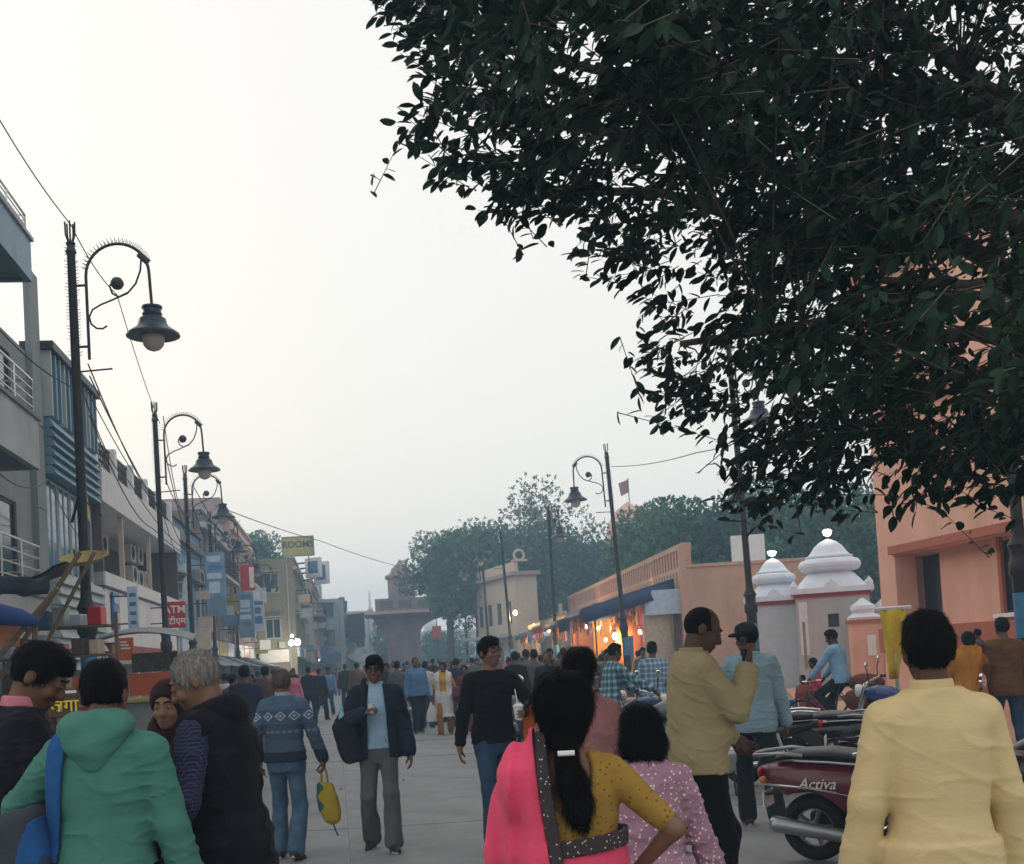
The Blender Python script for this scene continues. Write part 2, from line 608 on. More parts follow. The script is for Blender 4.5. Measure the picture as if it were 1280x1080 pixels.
M_boothgrey = mat('booth_grey', (0.46, 0.455, 0.45), var=0.08, scale=2, dirt=0.3, dirt_col=(0.22, 0.21, 0.2))
M_stone = mat('red_sandstone', (0.31, 0.22, 0.215), var=0.15, scale=1.5, dirt=0.35)
M_bluepaint = mat('blue_paint', (0.15, 0.27, 0.38), var=0.35, scale=2.2, dirt=0.4, dirt_col=(0.1, 0.14, 0.17))
M_pinkwall = mat('dusty_pink_plaster', (0.36, 0.26, 0.26), var=0.1, dirt=0.4)
M_ochre = mat('ochre_plaster', (0.27, 0.245, 0.18), var=0.12, dirt=0.5, dirt_col=(0.15, 0.13, 0.1))
M_greybrown = mat('grey_brown_plaster', (0.17, 0.155, 0.15), var=0.15, dirt=0.4)
M_redsign = mat('red_sign', (0.46, 0.02, 0.025), rough=0.4, var=0.06, dirt=0.2)
M_whitesign = mat('white_sign', (0.72, 0.72, 0.72), rough=0.45, var=0.05, dirt=0.2, dirt_col=(0.4, 0.4, 0.4))
M_bluesign = mat('blue_sign', (0.07, 0.17, 0.33), rough=0.4, var=0.25, scale=5)
M_paleblue = mat('pale_blue_sign', (0.45, 0.55, 0.68), rough=0.45, var=0.15, scale=5)
M_yellowsign = mat('yellow_sign', (0.42, 0.37, 0.12), rough=0.5, var=0.12, dirt=0.3)
M_orangesign = mat('orange_sign', (0.55, 0.11, 0.03), rough=0.45, var=0.2, scale=4)
M_letter = mat('white_lettering', (0.8, 0.8, 0.8), rough=0.5, var=0.03, bump=0)
M_blackletter = mat('dark_lettering', (0.03, 0.03, 0.03), rough=0.5, var=0.03, bump=0)
M_yellowletter = mat('yellow_lettering', (0.75, 0.6, 0.05), rough=0.5, var=0.05, bump=0)
M_tarpblue = mat('blue_tarp', (0.035, 0.07, 0.18), rough=0.45, var=0.2, scale=3, bump=0.4, bscale=18, translucent=0.25)
M_tarpdark = mat('dark_tarp', (0.025, 0.03, 0.045), rough=0.6, var=0.25, scale=3, bump=0.4, bscale=18)
M_tarpgrey = mat('grey_tarp', (0.30, 0.32, 0.34), rough=0.6, var=0.15, scale=3, bump=0.4, bscale=18, dirt=0.3, translucent=0.2)
M_bamboo = mat('bamboo', (0.16, 0.12, 0.08), rough=0.7, var=0.25, scale=3, stretch=(8, 8, 1))
M_dish = mat('dish_olive', (0.33, 0.27, 0.09), rough=0.5, var=0.12, dirt=0.35, dirt_col=(0.12, 0.09, 0.05))

# ------------------------------------------------------------------ ground and road
q = MB()
N = 40
q.add([(-900, -120, -0.08), (900, -120, -0.08), (900, 1500, -0.08), (-900, 1500, -0.08)], [(0, 1, 2, 3)])
tag(q.build('ground', M_soil), kind='structure')
SD = -0.15                                   # the street runs a little to the left
road = MB()
road.add([(-5.4 + 0.14, -1, -0.05), (8.6, -1, -0.05), (8.6 + SD * 171, 170, -0.05), (-5.4 + SD * 171, 170, -0.05)], [(0, 1, 2, 3)])
road_o = tag(road.build('road', mat('road_joint', (0.15, 0.15, 0.15), var=0.2)), kind='structure')
slab_meshes = []
SW, SL = 2.75, 4.4
for k in range(4):
    m = MB()
    g = 0.006
    r4 = random.Random(k)
    vs = []
    x0, x1, y0, y1 = 0.001, SW - 0.001, g, SL - g
    z = [r4.uniform(-0.004, 0.004) for _ in range(4)]
    for (x, y, zz) in ((x0, y0, z[0]), (x1, y0, z[1]), (x1, y1, z[2]), (x0, y1, z[3])):
        vs.append((x + SD * y, y, zz))
    vs2 = [(x, y, -0.06) for x, y, _ in vs]
    m.add(vs2 + vs, [(3, 2, 1, 0), (4, 5, 6, 7), (0, 1, 5, 4), (1, 2, 6, 5), (2, 3, 7, 6), (3, 0, 4, 7)])
    slab_meshes.append(m.mesh('slab', M_concrete))
for j in range(0, 28):
    for i in range(5):
        o = link_mesh('slab', slab_meshes[rng.randrange(4)], road_o)
        y = -1 + j * SL
        o.location = (-5.3 + i * SW + SD * (y + 1), y, rng.uniform(-0.003, 0.003))

lt = MB(); rl = random.Random(21)
for k in range(150):
    y = rl.uniform(5, 45); x = rl.uniform(-5 + SD * y, 8.2 + SD * y); s_ = rl.uniform(.012, .05)
    a_ = rl.uniform(0, 6.28)
    c_, sn = math.cos(a_) * s_, math.sin(a_) * s_
    z_ = .008
    lt.add([(x - c_, y - sn, z_), (x + sn, y - c_, z_ + rl.uniform(0, .02)), (x + c_, y + sn, z_), (x - sn * .8, y + c_ * .8, z_ + rl.uniform(0, .025))], [(0, 1, 2, 3)])
tag(lt.build('litter', mat('litter_paper', (.4, .37, .32), var=.6, scale=.7)), 'small scraps of litter scattered over the road', 'litter', kind='stuff')
def fpt(x0, s, D, off=0.0):
    return Vector((x0 + s * D + off, D, 0))
def lx(D): return -6.0 - 0.14 * D
LROT = math.atan2(1, -0.14)
LK = math.sqrt(1 + 0.14 ** 2)
# pavements
q = MB()
q.add([(lx(0) + 0.3, 0, 0.1), (lx(0) + 1.15, 0, 0.1), (lx(150) - 0.35, 150, 0.1), (lx(150) - 1.2, 150, 0.1)], [(0, 1, 2, 3)])
q.add([(lx(0) + 1.15, 0, -0.05), (lx(150) - 0.35, 150, -0.05), (lx(150) - 0.35, 150, 0.1), (lx(0) + 1.15, 0, 0.1)], [(0, 1, 2, 3)])
tag(q.build('pavement_left', M_pave), kind='structure')
q = MB()
q.prism([(8.8 - 0.1 * 3, 3), (22, 3), (22, 60), (8.8 - 0.14 * 60, 60)], 'z', -0.06, 0.1)
tag(q.build('pavement_right', M_pinkpave), kind='structure')

def holed(mb, x0, x1, y0, y1, z0, z1, holes):
    """a wall slab with rectangular openings (x0, x1, z0, z1)"""
    xs = sorted({x0, x1} | {min(max(v, x0), x1) for h in holes for v in h[:2]})
    zs = sorted({z0, z1} | {min(max(v, z0), z1) for h in holes for v in h[2:]})
    for za, zb in zip(zs, zs[1:]):
        st = None
        for xa, xb in zip(xs, xs[1:]):
            cx_, cz_ = (xa + xb) / 2, (za + zb) / 2
            hole = any(h[0] < cx_ < h[1] and h[2] < cz_ < h[3] for h in holes)
            if hole and st is not None:
                mb.box(st, xa, y0, y1, za, zb); st = None
            if not hole and st is None:
                st = xa
        if st is not None:
            mb.box(st, x1, y0, y1, za, zb)
    return mb

def window(parent, x0, x1, z0, z1, y, s, fm, pm, mull=1, fw=0.06, rec=0.1, name='window'):
    """frame set in an opening of a wall whose face is at y; s is the outward direction (-1 or 1)"""
    f = MB()
    ya, yb = sorted((y - s * rec, y - s * (rec - 0.06)))
    f.box(x0, x0 + fw, ya, yb, z0, z1); f.box(x1 - fw, x1, ya, yb, z0, z1)
    f.box(x0 + fw, x1 - fw, ya, yb, z0, z0 + fw); f.box(x0 + fw, x1 - fw, ya, yb, z1 - fw, z1)
    for k in range(mull):
        xm = x0 + (x1 - x0) * (k + 1) / (mull + 1)
        f.box(xm - 0.02, xm + 0.02, ya + 0.005, yb - 0.005, z0 + fw, z1 - fw)
    w = f.build(name, fm, parent)
    p = MB()
    yc = (ya + yb) / 2
    p.box(x0 + fw, x1 - fw, yc - 0.008, yc + 0.008, z0 + fw, z1 - fw)
    p.build('pane', pm, w)
    return w

def railing(parent, pts, h, m, n_bars=4, posts=None, z=0.0, rad=0.02):
    q = MB()
    for k in range(n_bars):
        zz = z + h * (k + 1) / n_bars
        q.tube([Vector(p) + Vector((0, 0, zz)) for p in pts], rad if k == n_bars - 1 else rad * 0.6, 6)
    for p0, p1 in zip(pts, pts[1:]):
        p0, p1 = Vector(p0), Vector(p1)
        n = max(1, int((p1 - p0).length / (posts or 1.2)))
        for i in range(n + 1):
            p = p0.lerp(p1, i / n)
            q.tube([p + Vector((0, 0, z)), p + Vector((0, 0, z + h))], rad * 0.8, 6)
    return q.build('railing', m, parent)

def ac_unit(parent, x, y, z, s, m=None):
    """outdoor air conditioner unit: casing with round fan grille"""
    a = box_part('air_conditioner', m or M_ac, parent, x, x + 0.8, min(y, y + s * 0.3), max(y, y + s * 0.3), z, z + 0.55, 0.02)
    g = MB()
    for r_ in (0.06, 0.12, 0.18, 0.22):
        g.tube([(x + 0.3 + r_ * math.cos(t), y + s * 0.31, z + 0.28 + r_ * math.sin(t)) for t in np.linspace(0, 2 * math.pi, 15)[:-1]], 0.008, 5, closed=True)
    for t in range(6):
        g.tube([(x + 0.3, y + s * 0.31, z + 0.28), (x + 0.3 + 0.22 * math.cos(t * 1.047), y + s * 0.31, z + 0.28 + 0.22 * math.sin(t * 1.047))], 0.006, 5)
    g.build('fan_grille', M_darkmetal, a)
    return a

# ------------------------------------------------------------------ left side: grey balcony building
D0 = 9.0
A = empty('grey_balcony_building', (lx(D0), D0, 0), LROT, 'grey building with three stepped balconies at the left edge', 'building')
LA = (24.1 - D0) * LK
holes = []
for zf in (0.1, 2.95, 5.75):
    for k in range(4):
        holes.append((1.2 + k * 3.4, 3.2 + k * 3.4, zf + 0.1, zf + 2.1))
w = MB(); holed(w, 0, LA, 0, 0.25, -0.05, 8.2, holes)
w.box(0, LA, 6.0, 6.2, -0.05, 8.2); w.box(0, 0.2, 0.25, 6.0, -0.05, 8.2); w.box(LA - 0.25, LA, 0.25, 6.0, -0.05, 8.2); w.box(0.2, LA - 0.25, 0.25, 6, 8.0, 8.2)
w.build('wall', M_grey, A)
box_part('end_pier', M_grey, A, LA - 0.7, LA - 0.002, -0.12, -0.002, 0, 9.9)
for k, zz in enumerate((1.7, 3.4, 5.1, 6.8)):
    box_part('panel_joint', M_darkmetal, A, LA - 0.7, LA - 0.004, -0.124, -0.11, zz, zz + 0.025)
for h_ in holes:
    window(A, *h_, 0, -1, M_darkmetal, M_pane)
LB = (18.3 - D0) * LK
for (zb, zt, zr, m1) in ((2.35, 2.95, 3.75, M_greylight), (5.0, 5.72, 6.35, M_greylight), (7.95, 8.55, 8.95, M_bluepanel)):
    box_part('balcony_slab', M_grey, A, 0, LB - 0.06, -1.34, -0.002, zb, zb + 0.16)
    p = MB(); p.box(0, LB, -1.4, -1.3, zb - 0.05, zt); p.box(LB - 0.1, LB, -1.3, -0.002, zb - 0.05, zt)
    p.build('balcony_parapet', m1, A)
    box_part('balcony_coping', M_grey if m1 is M_greylight else M_greylight, A, 0, LB + 0.04, -1.44, -1.25, zt, zt + 0.06)
    railing(A, [(0, -1.34, 0), (LB - 0.05, -1.34, 0), (LB - 0.05, -0.05, 0)], zr - zt - 0.06, M_steel, 4, 1.0, zt + 0.06)
railing(A, [(LB - 0.1, -0.02, 0), (LA - 1.0, -0.02, 0)], 0.5, M_darkmetal, 2, 1.0, 3.2)

# ------------------------------------------------------------------ left side: narrow blue-clad building with louvres
D0 = 24.15
Bd = empty('blue_clad_building', (lx(D0), D0, 0), LROT, 'narrow blue clad building with vertical louvres over glass bays', 'building')
LBd = (28.8 - D0) * LK
q = MB(); q.box(0.02, LBd, 0.05, 6, 0, 8.4); q.build('wall', M_bluepanel, Bd)
for zz0, zz1, n_, nm in ((5.9, 7.05, 6, 'cladding_strip'), (1.9, 3.9, 9, 'cladding_strip')):
    for k in range(n_):
        z0 = zz0 + (zz1 - zz0) * k / n_
        z1 = zz0 + (zz1 - zz0) * (k + 1) / n_
        m = MB(); m.prism([(-0.32, z0), (0.045, z0), (0.045, z1 - 0.012), (-0.22, z1 - 0.012)], 'x', 0.03, LBd - 0.03)
        m.build(nm, M_greylight if zz0 < 3 else M_bluepanel, Bd)
for k in range(12):
    x = 0.1 + k * (LBd - 0.25) / 11
    box_part('louvre', M_bluepanel if k % 3 else M_greylight, Bd, x, x + 0.09, -0.28, 0.045, 7.1, 8.45)
box_part('roof_trim', M_darkmetal, Bd, 0, LBd + 0.05, -0.36, 0.3, 8.46, 8.62)
for k in range(4):
    x0 = 0.12 + k * (LBd - 0.2) / 4
    window(Bd, x0, x0 + (LBd - 0.2) / 4 - 0.08, 3.95, 5.85, -0.12, -1, M_greylight, M_blueglass, 1, 0.05, 0.12)
box_part('shop_shutter_wall', M_greybrown, Bd, 0.1, LBd - 0.1, -0.05, 0.045, 0, 1.85)

# ------------------------------------------------------------------ left side: white building with brown veranda
D0 = 28.85
C = empty('white_veranda_building', (lx(D0), D0, 0), LROT, 'white fronted building with open brown veranda, shop signs below', 'building')
LC = (42 - D0) * LK
q = MB(); q.box(0, LC, 1.6, 7, 0, 7.0); q.box(0, 0.2, -0.25, 1.598, 3.95, 6.0); q.box(LC - 0.2, LC, -0.25, 1.598, 3.95, 6.0)
q.build('wall', M_brown, C)
m = MB(); m.prism([(-0.30, 6.0), (1.598, 6.0), (1.598, 6.9), (-0.05, 6.9), (-0.32, 6.82)], 'x', 0, LC + 0.5); m.build('fascia', M_white, C)
m = MB(); m.box(0, LC, -0.3, 1.598, 3.95, 4.28); m.build('veranda_slab', M_white, C)
box_part('sign_back', M_white, C, 0.3, LC - 0.1, -0.2, -0.08, 2.55, 3.9)
box_part('veranda_post', M_cream, C, 3.1, 3.22, -0.2, -0.08, 4.282, 5.998)
box_part('veranda_post', M_cream, C, 7.6, 7.72, -0.2, -0.08, 4.282, 5.998)
box_part('lintel', M_maroon, C, 0.1, LC, -0.35, 0.4, 2.2, 2.52)
for k in range(5):
    x0 = 0.4 + k * 2.55
    box_part('shutter', M_greybrown, C, x0, x0 + 2.2, 0.3, 0.36, 0, 2.198)
    box_part('shop_pier', M_cream, C, x0 + 2.2, x0 + 2.5, -0.1, 0.5, 0, 2.198)
for k in range(6):
    x0 = 0.2 + k * (LC - 0.6) / 5
    box_part('roof_pillar', M_white, C, x0, x0 + 0.3, -0.15, 0.15, 6.902, 7.75)
    if k < 5:
        g = MB()
        x1 = x0 + (LC - 0.6) / 5
        g.box(x0 + 0.3, x1, -0.03, 0.03, 7.62, 7.68); g.box(x0 + 0.3, x1, -0.03, 0.03, 6.95, 7.0)
        for i in range(9):
            xx = x0 + 0.4 + i * (x1 - x0 - 0.5) / 8
            g.tube([(xx + 0.09 * math.sin(t * 6.28), 0, 7.0 + 0.62 * t) for t in np.linspace(0, 1, 9)], 0.018, 5)
            g.tube([(xx - 0.09 * math.sin(t * 6.28), 0.01, 7.0 + 0.62 * t) for t in np.linspace(0, 1, 9)], 0.018, 5)
        g.build('iron_panel', M_darkmetal, C)
box_part('roof_room', M_cream, C, 0.4, 4.0, 2.2, 6, 7.0, 8.5)
box_part('roof_room', M_greybrown, C, 7.5, 10.5, 2.2, 6, 7.0, 8.6)
ac_unit(C, 4.6, 0.9, 5.2, -1, mat('ac_yellowed', (0.5, 0.42, 0.2), rough=0.5))
for (x, z) in ((7.9, 5.25), (8.1, 4.6), (9.2, 4.55), (9.3, 5.3), (10.4, 4.6)):
    ac_unit(C, x, 0.7, z, -1)
M_bulb = mat('lit_bulb', (1, 0.95, 0.85), emit=((1.0, 0.95, 0.86), 14), bump=0)
M_warmbulb = mat('lit_warm_bulb', (1, 0.8, 0.5), emit=((1.0, 0.75, 0.4), 16), bump=0)
def bulb(x, y, D, r, m, label, group, stem=0.25, cat='lamp'):
    p = at(x, y, D)
    e = empty('hanging_bulb', p, 0, label, cat, group)
    s = MB(); s.lathe([(0.001, -r), (r * 0.7, -r * 0.72), (r, 0), (r * 0.75, r * 0.7), (r * 0.35, r * 1.2)], 10)
    s.build('glass_bulb', m, e, True)
    s = MB(); s.lathe([(r * 0.4, r * 1.1), (r * 0.4, r * 1.9)], 8); s.tube([(0, 0, r * 1.9), (0, 0, stem)], 0.006, 5)
    s.build('holder', M_darkmetal, e)
    return e
bulb(139, 634, 31.0, 0.075, M_bulb, 'nearer lit bulb under the white veranda fascia', 'veranda bulbs', 0.3)
bulb(158, 639, 33.0, 0.075, M_bulb, 'farther lit bulb under the white veranda fascia', 'veranda bulbs', 0.3)

# ------------------------------------------------------------------ left side: the buildings farther down
def row_building(name, D0, D1, off, h, storeys, wm, tm, label, depth=7, wincol=M_pane, awn=None, seed=0, bal=True):
    """off: distance of the face from the building line, + towards the street"""
    r = random.Random(seed)
    root = empty(name, (lx(D0) + off, D0, 0), LROT, label, 'building')
    L = (D1 - D0) * LK - 0.06
    hs = (h - 3.0) / max(1, storeys - 1)
    holes = []
    for s in range(storeys - 1):
        n = max(1, int(L / 2.6))
        for k in range(n):
            c = (k + 0.5) * L / n
            holes.append((c - 0.6, c + 0.6, 3.0 + s * hs + 0.8, 3.0 + s * hs + min(hs - 0.35, 2.2)))
    n = max(1, int(L / 3.2))
    shops = [(k * L / n + 0.25, (k + 1) * L / n - 0.25, 0.0, 2.4) for k in range(n)]
    w = MB(); holed(w, 0, L, 0, 0.25, 0, h, holes + shops)
    w.box(0, 0.25, 0.25, depth, 0, h); w.box(L - 0.25, L, 0.25, depth, 0, h); w.box(0.25, L - 0.25, 0.25, depth, h - 0.6, h - 0.35)
    w.box(0.25, L - 0.25, 1.6, 1.7, 0, h - 0.6)
    w.build('wall', wm, root)
    box_part('cornice', tm, root, -0.05, L + 0.05, -0.2, -0.002, h - 0.75, h - 0.5)
    box_part('coping', tm, root, -0.08, L + 0.08, -0.12, 0.4, h, h + 0.1)
    for hh in holes:
        window(root, *hh, 0, -1, tm, wincol)
        box_part('window_hood', tm, root, hh[0] - 0.15, hh[1] + 0.15, -0.35, -0.002, hh[3] + 0.06, hh[3] + 0.14)
    for k, s_ in enumerate(shops):
        box_part('shutter', (M_greybrown, M_bluepaint, M_brown)[(k + seed) % 3], root, s_[0], s_[1], 0.12, 0.18, 0, 2.4)
        box_part('shop_board', r.choice((M_bluesign, M_paleblue, M_whitesign, M_orangesign, M_redsign, M_yellowsign)), root, s_[0] - 0.1, s_[1] + 0.1, -0.16, -0.004, 2.5, 3.15)
        a = MB()
        g = []
        for i in range(5):
            t = i / 4
            g.append([(s_[0] - 0.1 + (s_[1] - s_[0] + 0.2) * j / 8, -0.17 - 1.3 * t, 2.45 - 0.5 * t - 0.05 * math.sin(math.pi * t) + 0.03 * r.uniform(-1, 1)) for j in range(9)])
        a.sheet(g, 0.02)
        a.build('awning', r.choice((M_tarpblue, M_tarpgrey, M_tarpdark, M_tarpgrey)), root)
    for k in range(3 + int(L / 4)):
        x, z_, w_, hh = r.uniform(.3, L - .3), r.uniform(2.6, min(6.5, h - 1.2)), r.uniform(.35, .8), r.uniform(.3, .95)
        box_part('projecting_sign', r.choice((M_bluesign, M_paleblue, M_whitesign, M_yellowsign, M_bluepaint, M_cream, M_greylight, M_greybrown)), root, x, x + .07, -.2 - w_, -.2, z_, z_ + hh, .01)
    for k in range(int(L / 3)):
        ac_unit(root, r.uniform(.2, L - 1.2), -.002, r.uniform(3.2, h - 1.5), -1)
    # the end wall that faces the camera: windows, a pipe, a meter box, an air conditioner
    for s in range(1, storeys):
        z0 = 3.0 + (s - 1) * hs + .7
        for y0 in (0.9, 2.9):
            f_ = MB(); f_.box(-.07, -.002, y0, y0 + .08, z0, z0 + 1.3); f_.box(-.07, -.002, y0 + .92, y0 + 1.0, z0, z0 + 1.3); f_.box(-.07, -.002, y0 + .08, y0 + .92, z0, z0 + .08); f_.box(-.07, -.002, y0 + .08, y0 + .92, z0 + 1.22, z0 + 1.3); f_.box(-.05, -.002, y0 + .47, y0 + .53, z0 + .08, z0 + 1.22)
            f_ = f_.build('side_window', tm, root)
            p_ = MB(); p_.box(-.02, -.004, y0 + .08, y0 + .92, z0 + .08, z0 + 1.22); p_.build('pane', wincol, f_)
            box_part('window_hood', tm, root, -.4, -.002, y0 - .1, y0 + 1.1, z0 + 1.36, z0 + 1.42)
    p_ = MB(); p_.tube([(-.08, .4, 0), (-.08, .4, h - .4)], .05, 7); p_.build('pipe_or_groove', M_greylight, root)
    box_part('meter_box', M_ac, root, -.2, -.002, .7, 1.1, 3.1, 3.5, .01)
    box_part('side_sign', r.choice((M_bluesign, M_paleblue, M_whitesign, M_yellowsign)), root, -.1, -.002, .5, 2.6, 2.2, 3.0)
    if bal and storeys > 1:
        z = 3.0 + (storeys - 2) * hs
        x0, x1 = r.uniform(0, L * 0.2), r.uniform(L * 0.6, L)
        box_part('balcony_slab', tm, root, x0, x1, -0.9, -0.002, z, z + 0.14)
        railing(root, [(x0 + 0.05, -0.02, 0), (x0 + 0.05, -0.85, 0), (x1 - 0.05, -0.85, 0), (x1 - 0.05, -0.02, 0)], 0.85, M_darkmetal, 3, 0.5, z + 0.14)
    return root
B1 = row_building('blue_shop_building', 42.1, 50, 0.1, 7.3, 2, M_bluepaint, M_greybrown, 'blue washed two storey shop building past the red ATM sign', seed=1, bal=False)
B2 = row_building('grey_shop_building', 50.1, 62, 0.15, 8.6, 3, M_greybrown, M_greylight, 'grey brown three storey building behind the blue banners', seed=2)
B3 = row_building('pink_shop_building', 62.1, 76, 0.3, 9.9, 3, M_pinkwall, M_cream, 'dusty pink building left of the yellow rooms sign', seed=3)
B4 = row_building('ochre_lodge_building', 76.1, 92, 2.9, 8.8, 3, M_ochre, M_greylight, 'ochre lodge building under the yellow rooms sign', seed=4)
B5 = row_building('cream_shop_building', 92.1, 108, 3.6, 8.4, 3, M_cream, M_pinkwall, 'cream building just past the lodge with the rooms sign', seed=5)
B6 = row_building('dark_balcony_building', 108.1, 128, 6.0, 7.9, 3, M_greylight, M_bluepanel, 'pale building with dark band at the far end of the street', seed=6)
B7 = row_building('far_pale_building', 128.1, 150, 9.0, 7.6, 3, M_white, M_greylight, 'farthest pale building on the left before the stone gate', seed=7)
box_part('balcony_band', M_tarpdark, B6, -0.3, 18, -1.8, -0.3, 4.2, 6.4)
box_part('water_tank', M_black, B5, 3, 5, 2, 4, 8.5, 10)
box_part('roof_room', M_greylight, B6, 2, 8, 2, 6, 7.9, 9.6)
box_part('stair_room', M_pinkwall, B3, 8, 13.5, 1.2, 5, 9.9, 12)

# ROOMS sign on the lodge roof
S = empty('rooms_sign', at(373, 694, 82), 0, 'yellow ROOMS sign board standing on the lodge roof', 'sign')
sb = box_part('board', M_yellowsign, S, -1.05, 1.05, -0.06, 0.06, 0, 1.22, 0.02)
f = MB(); f.box(-1.1, 1.1, -0.08, 0.08, 1.22, 1.3); f.box(-1.1, 1.1, -0.08, 0.08, -0.08, 0.0); f.box(-1.1, -1.05, -0.08, 0.08, 0, 1.22); f.box(1.05, 1.1, -0.08, 0.08, 0, 1.22)
f.build('frame', M_ochre, S)
lettering('lettering', 'ROOMS', M_blackletter, S, 0.62, (0, -0.07, 0.72), (R(90), 0, 0), bold=0.012)
for x in (-0.7, 0.7):
    q = MB(); q.tube([(x, 0, -1.0), (x, 0, -0.06)], 0.04, 6); q.build('post', M_darkmetal, S)
S.location.z = at(373, 694, 82).z
for (x0, x1, y0, y1, D, lab) in ((388, 397, 697, 722, 84, 'nearer tall blue and white hoarding on the lodge corner'), (399, 406, 702, 730, 86, 'farther tall blue and white hoarding on the lodge corner')):
    p = at((x0 + x1) / 2, y1, D)
    hgt = (y1 - y0) * D / F_PX; wd = 1.3
    e = empty('hoarding', p, R(-28), lab, 'billboard', 'hoardings by the lodge')
    box_part('panel', M_whitesign, e, -wd / 2, wd / 2, -0.12, 0.12, 0, hgt, 0.02)
    box_part('print', M_bluesign, e, -wd / 2 + 0.25, wd / 2 - 0.2, -0.13, -0.122, 0.3, hgt - 0.25)
    q = MB(); q.tube([(-wd / 2, 0.1, hgt * 0.3), (-wd / 2 - 2.5, 0.4, hgt * 0.2)], 0.06, 6); q.tube([(-wd / 2, 0.1, hgt * 0.8), (-wd / 2 - 2.5, 0.4, hgt * 0.8)], 0.06, 6); q.build('bracket', M_darkmetal, e)

# ------------------------------------------------------------------ stone gate across the street and what lies beyond
G = empty('stone_gate', (at(579, 828, 104).x, 104, 0), R(6), 'red sandstone arched gateway standing at the far end of the street', 'gateway')
for sx in (-1, 1):
    cx_ = sx * 5.0
    p = MB()
    p.prism([(cx_ - 1.5, 0), (cx_ + 1.5, 0), (cx_ + 1.4, 4.0), (cx_ - 1.4, 4.0)], 'y', -1.2, 1.2)
    p.build('pier', M_stone, G)
    box_part('pier_base', M_stone, G, cx_ - 1.75, cx_ + 1.75, -1.45, 1.45, 0, 0.9, 0.06)
    t = MB(); t.lathe([(1.15, 7.32), (1.15, 9.0), (1.35, 9.05), (1.35, 9.25), (0.9, 9.5), (0.75, 9.9), (0.3, 10.3), (0.05, 10.7)], 20, (cx_, 0, 0), 5)
    t.build('turret', M_stone, G)
    c = MB(); c.prism([(cx_ + sx * 1.4, 3.0), (cx_ + sx * 1.4, 5.7), (cx_ + sx * 2.6, 5.7), (cx_ + sx * 2.1, 4.8), (cx_ + sx * 1.6, 3.9)], 'y', -0.9, 0.9)
    c.build('bracket', M_stone, G)
ar = MB()
pts = [(-3.6, 4.0)] + [(-3.6 * math.cos(R(a)), 4.0 + 1.7 * math.sin(R(a)) ** 0.85) for a in range(10, 90, 10)] + [(0, 5.78)]
pts = pts + [(-x, z) for x, z in reversed(pts[:-1])]
for (x0, z0), (x1, z1) in zip(pts, pts[1:]):
    ar.prism([(x0, z0), (x1, z1), (x1, 5.8), (x0, 5.8)], 'y', -1.1, 1.1)
ar.build('arch', M_stone, G)
box_part('spandrel', M_stone, G, -6.4, -3.6, -1.15, 1.15, 4.0, 5.8)
box_part('spandrel', M_stone, G, 3.6, 6.4, -1.15, 1.15, 4.0, 5.8)
m = MB(); m.prism([(-2.2, 5.8), (2.2, 5.8), (2.4, 5.95), (1.5, 6.25), (-1.5, 6.25), (-2.4, 5.95)], 'x', -8.2, 8.2); m.build('eave', M_stone, G)
box_part('parapet', M_stone, G, -7.3, 7.3, -1.3, 1.3, 6.25, 7.3)
for k in range(9):
    x = -6.9 + k * 1.6
    box_part('parapet_panel', M_greybrown, G, x, x + 1.1, -1.33, -1.302, 6.45, 7.1)
T = empty('white_temple', (at(466, 826, 190).x, 190, 0), 0, 'small white temple spire far beyond the gate on its left', 'temple')
t = MB(); t.lathe([(2.4, 0), (2.4, 6), (2.7, 6.2), (2.2, 6.5), (1.9, 7.4), (1.2, 8.9), (0.6, 10.2), (0.25, 11), (0.06, 13.6)], 20); t.build('spire', M_white, T, True)
t = MB(); t.box(-6, 6, -3, 6, 0, 5.5); t.build('hall', M_white, T)
W = empty('white_arch_house', (at(540, 826, 150).x, 150, 0), 0, 'white house with an arched doorway seen through the stone gate', 'building')
q = MB(); holed(q, -4, 6, 0, 0.4, 0, 5.2, [(-0.9, 0.9, 0, 3.2)]); q.box(-4, 6, 3, 3.3, 0, 5.2); q.box(-4.4, 6.4, -0.3, 0.1, 5.2, 5.6); q.build('wall', M_white, W)
q = MB(); q.tube(arc((0, -0.05, 3.0), 1.0, 0, 180, 12), 0.14, 6); q.build('arch_trim', M_cream, W)
q = MB(); q.lathe([(0.9, 5.6), (1.0, 6.0), (0.7, 6.6), (0.1, 7.2)], 14, (0, 1.5, 0)); q.build('dome', M_white, W, True)
p = at(546, 790, 120)
e = empty('red_banner', (p.x, 120, 0), 0, 'small red banner on a post beyond the stone gate', 'banner')
box_part('cloth', M_redsign, e, -0.45, 0.45, -0.03, 0.03, p.z - .6, p.z + .6); q = MB(); q.tube([(0, 0.06, 0), (0, 0.06, p.z + 1.3)], 0.05, 6); q.build('post', M_darkmetal, e)

# ------------------------------------------------------------------ right side: terracotta building
RROT = math.atan2(1, -0.17)
RK = math.sqrt(1 + 0.17 ** 2)
def rx(D): return 13.0 - 0.17 * D
D0 = 9.0
E = empty('terracotta_building', (rx(D0), D0, 0), RROT, 'tall terracotta building with recessed doorway bay at the right', 'building')
LE = (27.2 - D0) * RK
X = lambda px, dx=0.0: ((13.0 + dx) / (0.17 + (px - 640) / 1500.0) - D0) * RK   # along the face, from a column of the photograph
xb1 = X(1122)
w = MB()
holed(w, 0, LE, -0.5, -0.0, 0, 10.0, [(2.0, xb1, 1.8, 3.42)])
w.box(0, LE, -8, -7.7, 0, 10); w.box(LE - 0.3, LE, -7.7, -0.5, 0, 10); w.box(0, 0.3, -7.7, -0.5, 0, 10); w.box(0.3, LE - 0.3, -7.7, -0.5, 9.7, 10)
w.build('wall', M_orange, E)
d0, d1 = X(1183, 0.55), X(1146, 0.55)
w0, w1 = X(1290, 0.55) - 1.0, X(1256, 0.55)
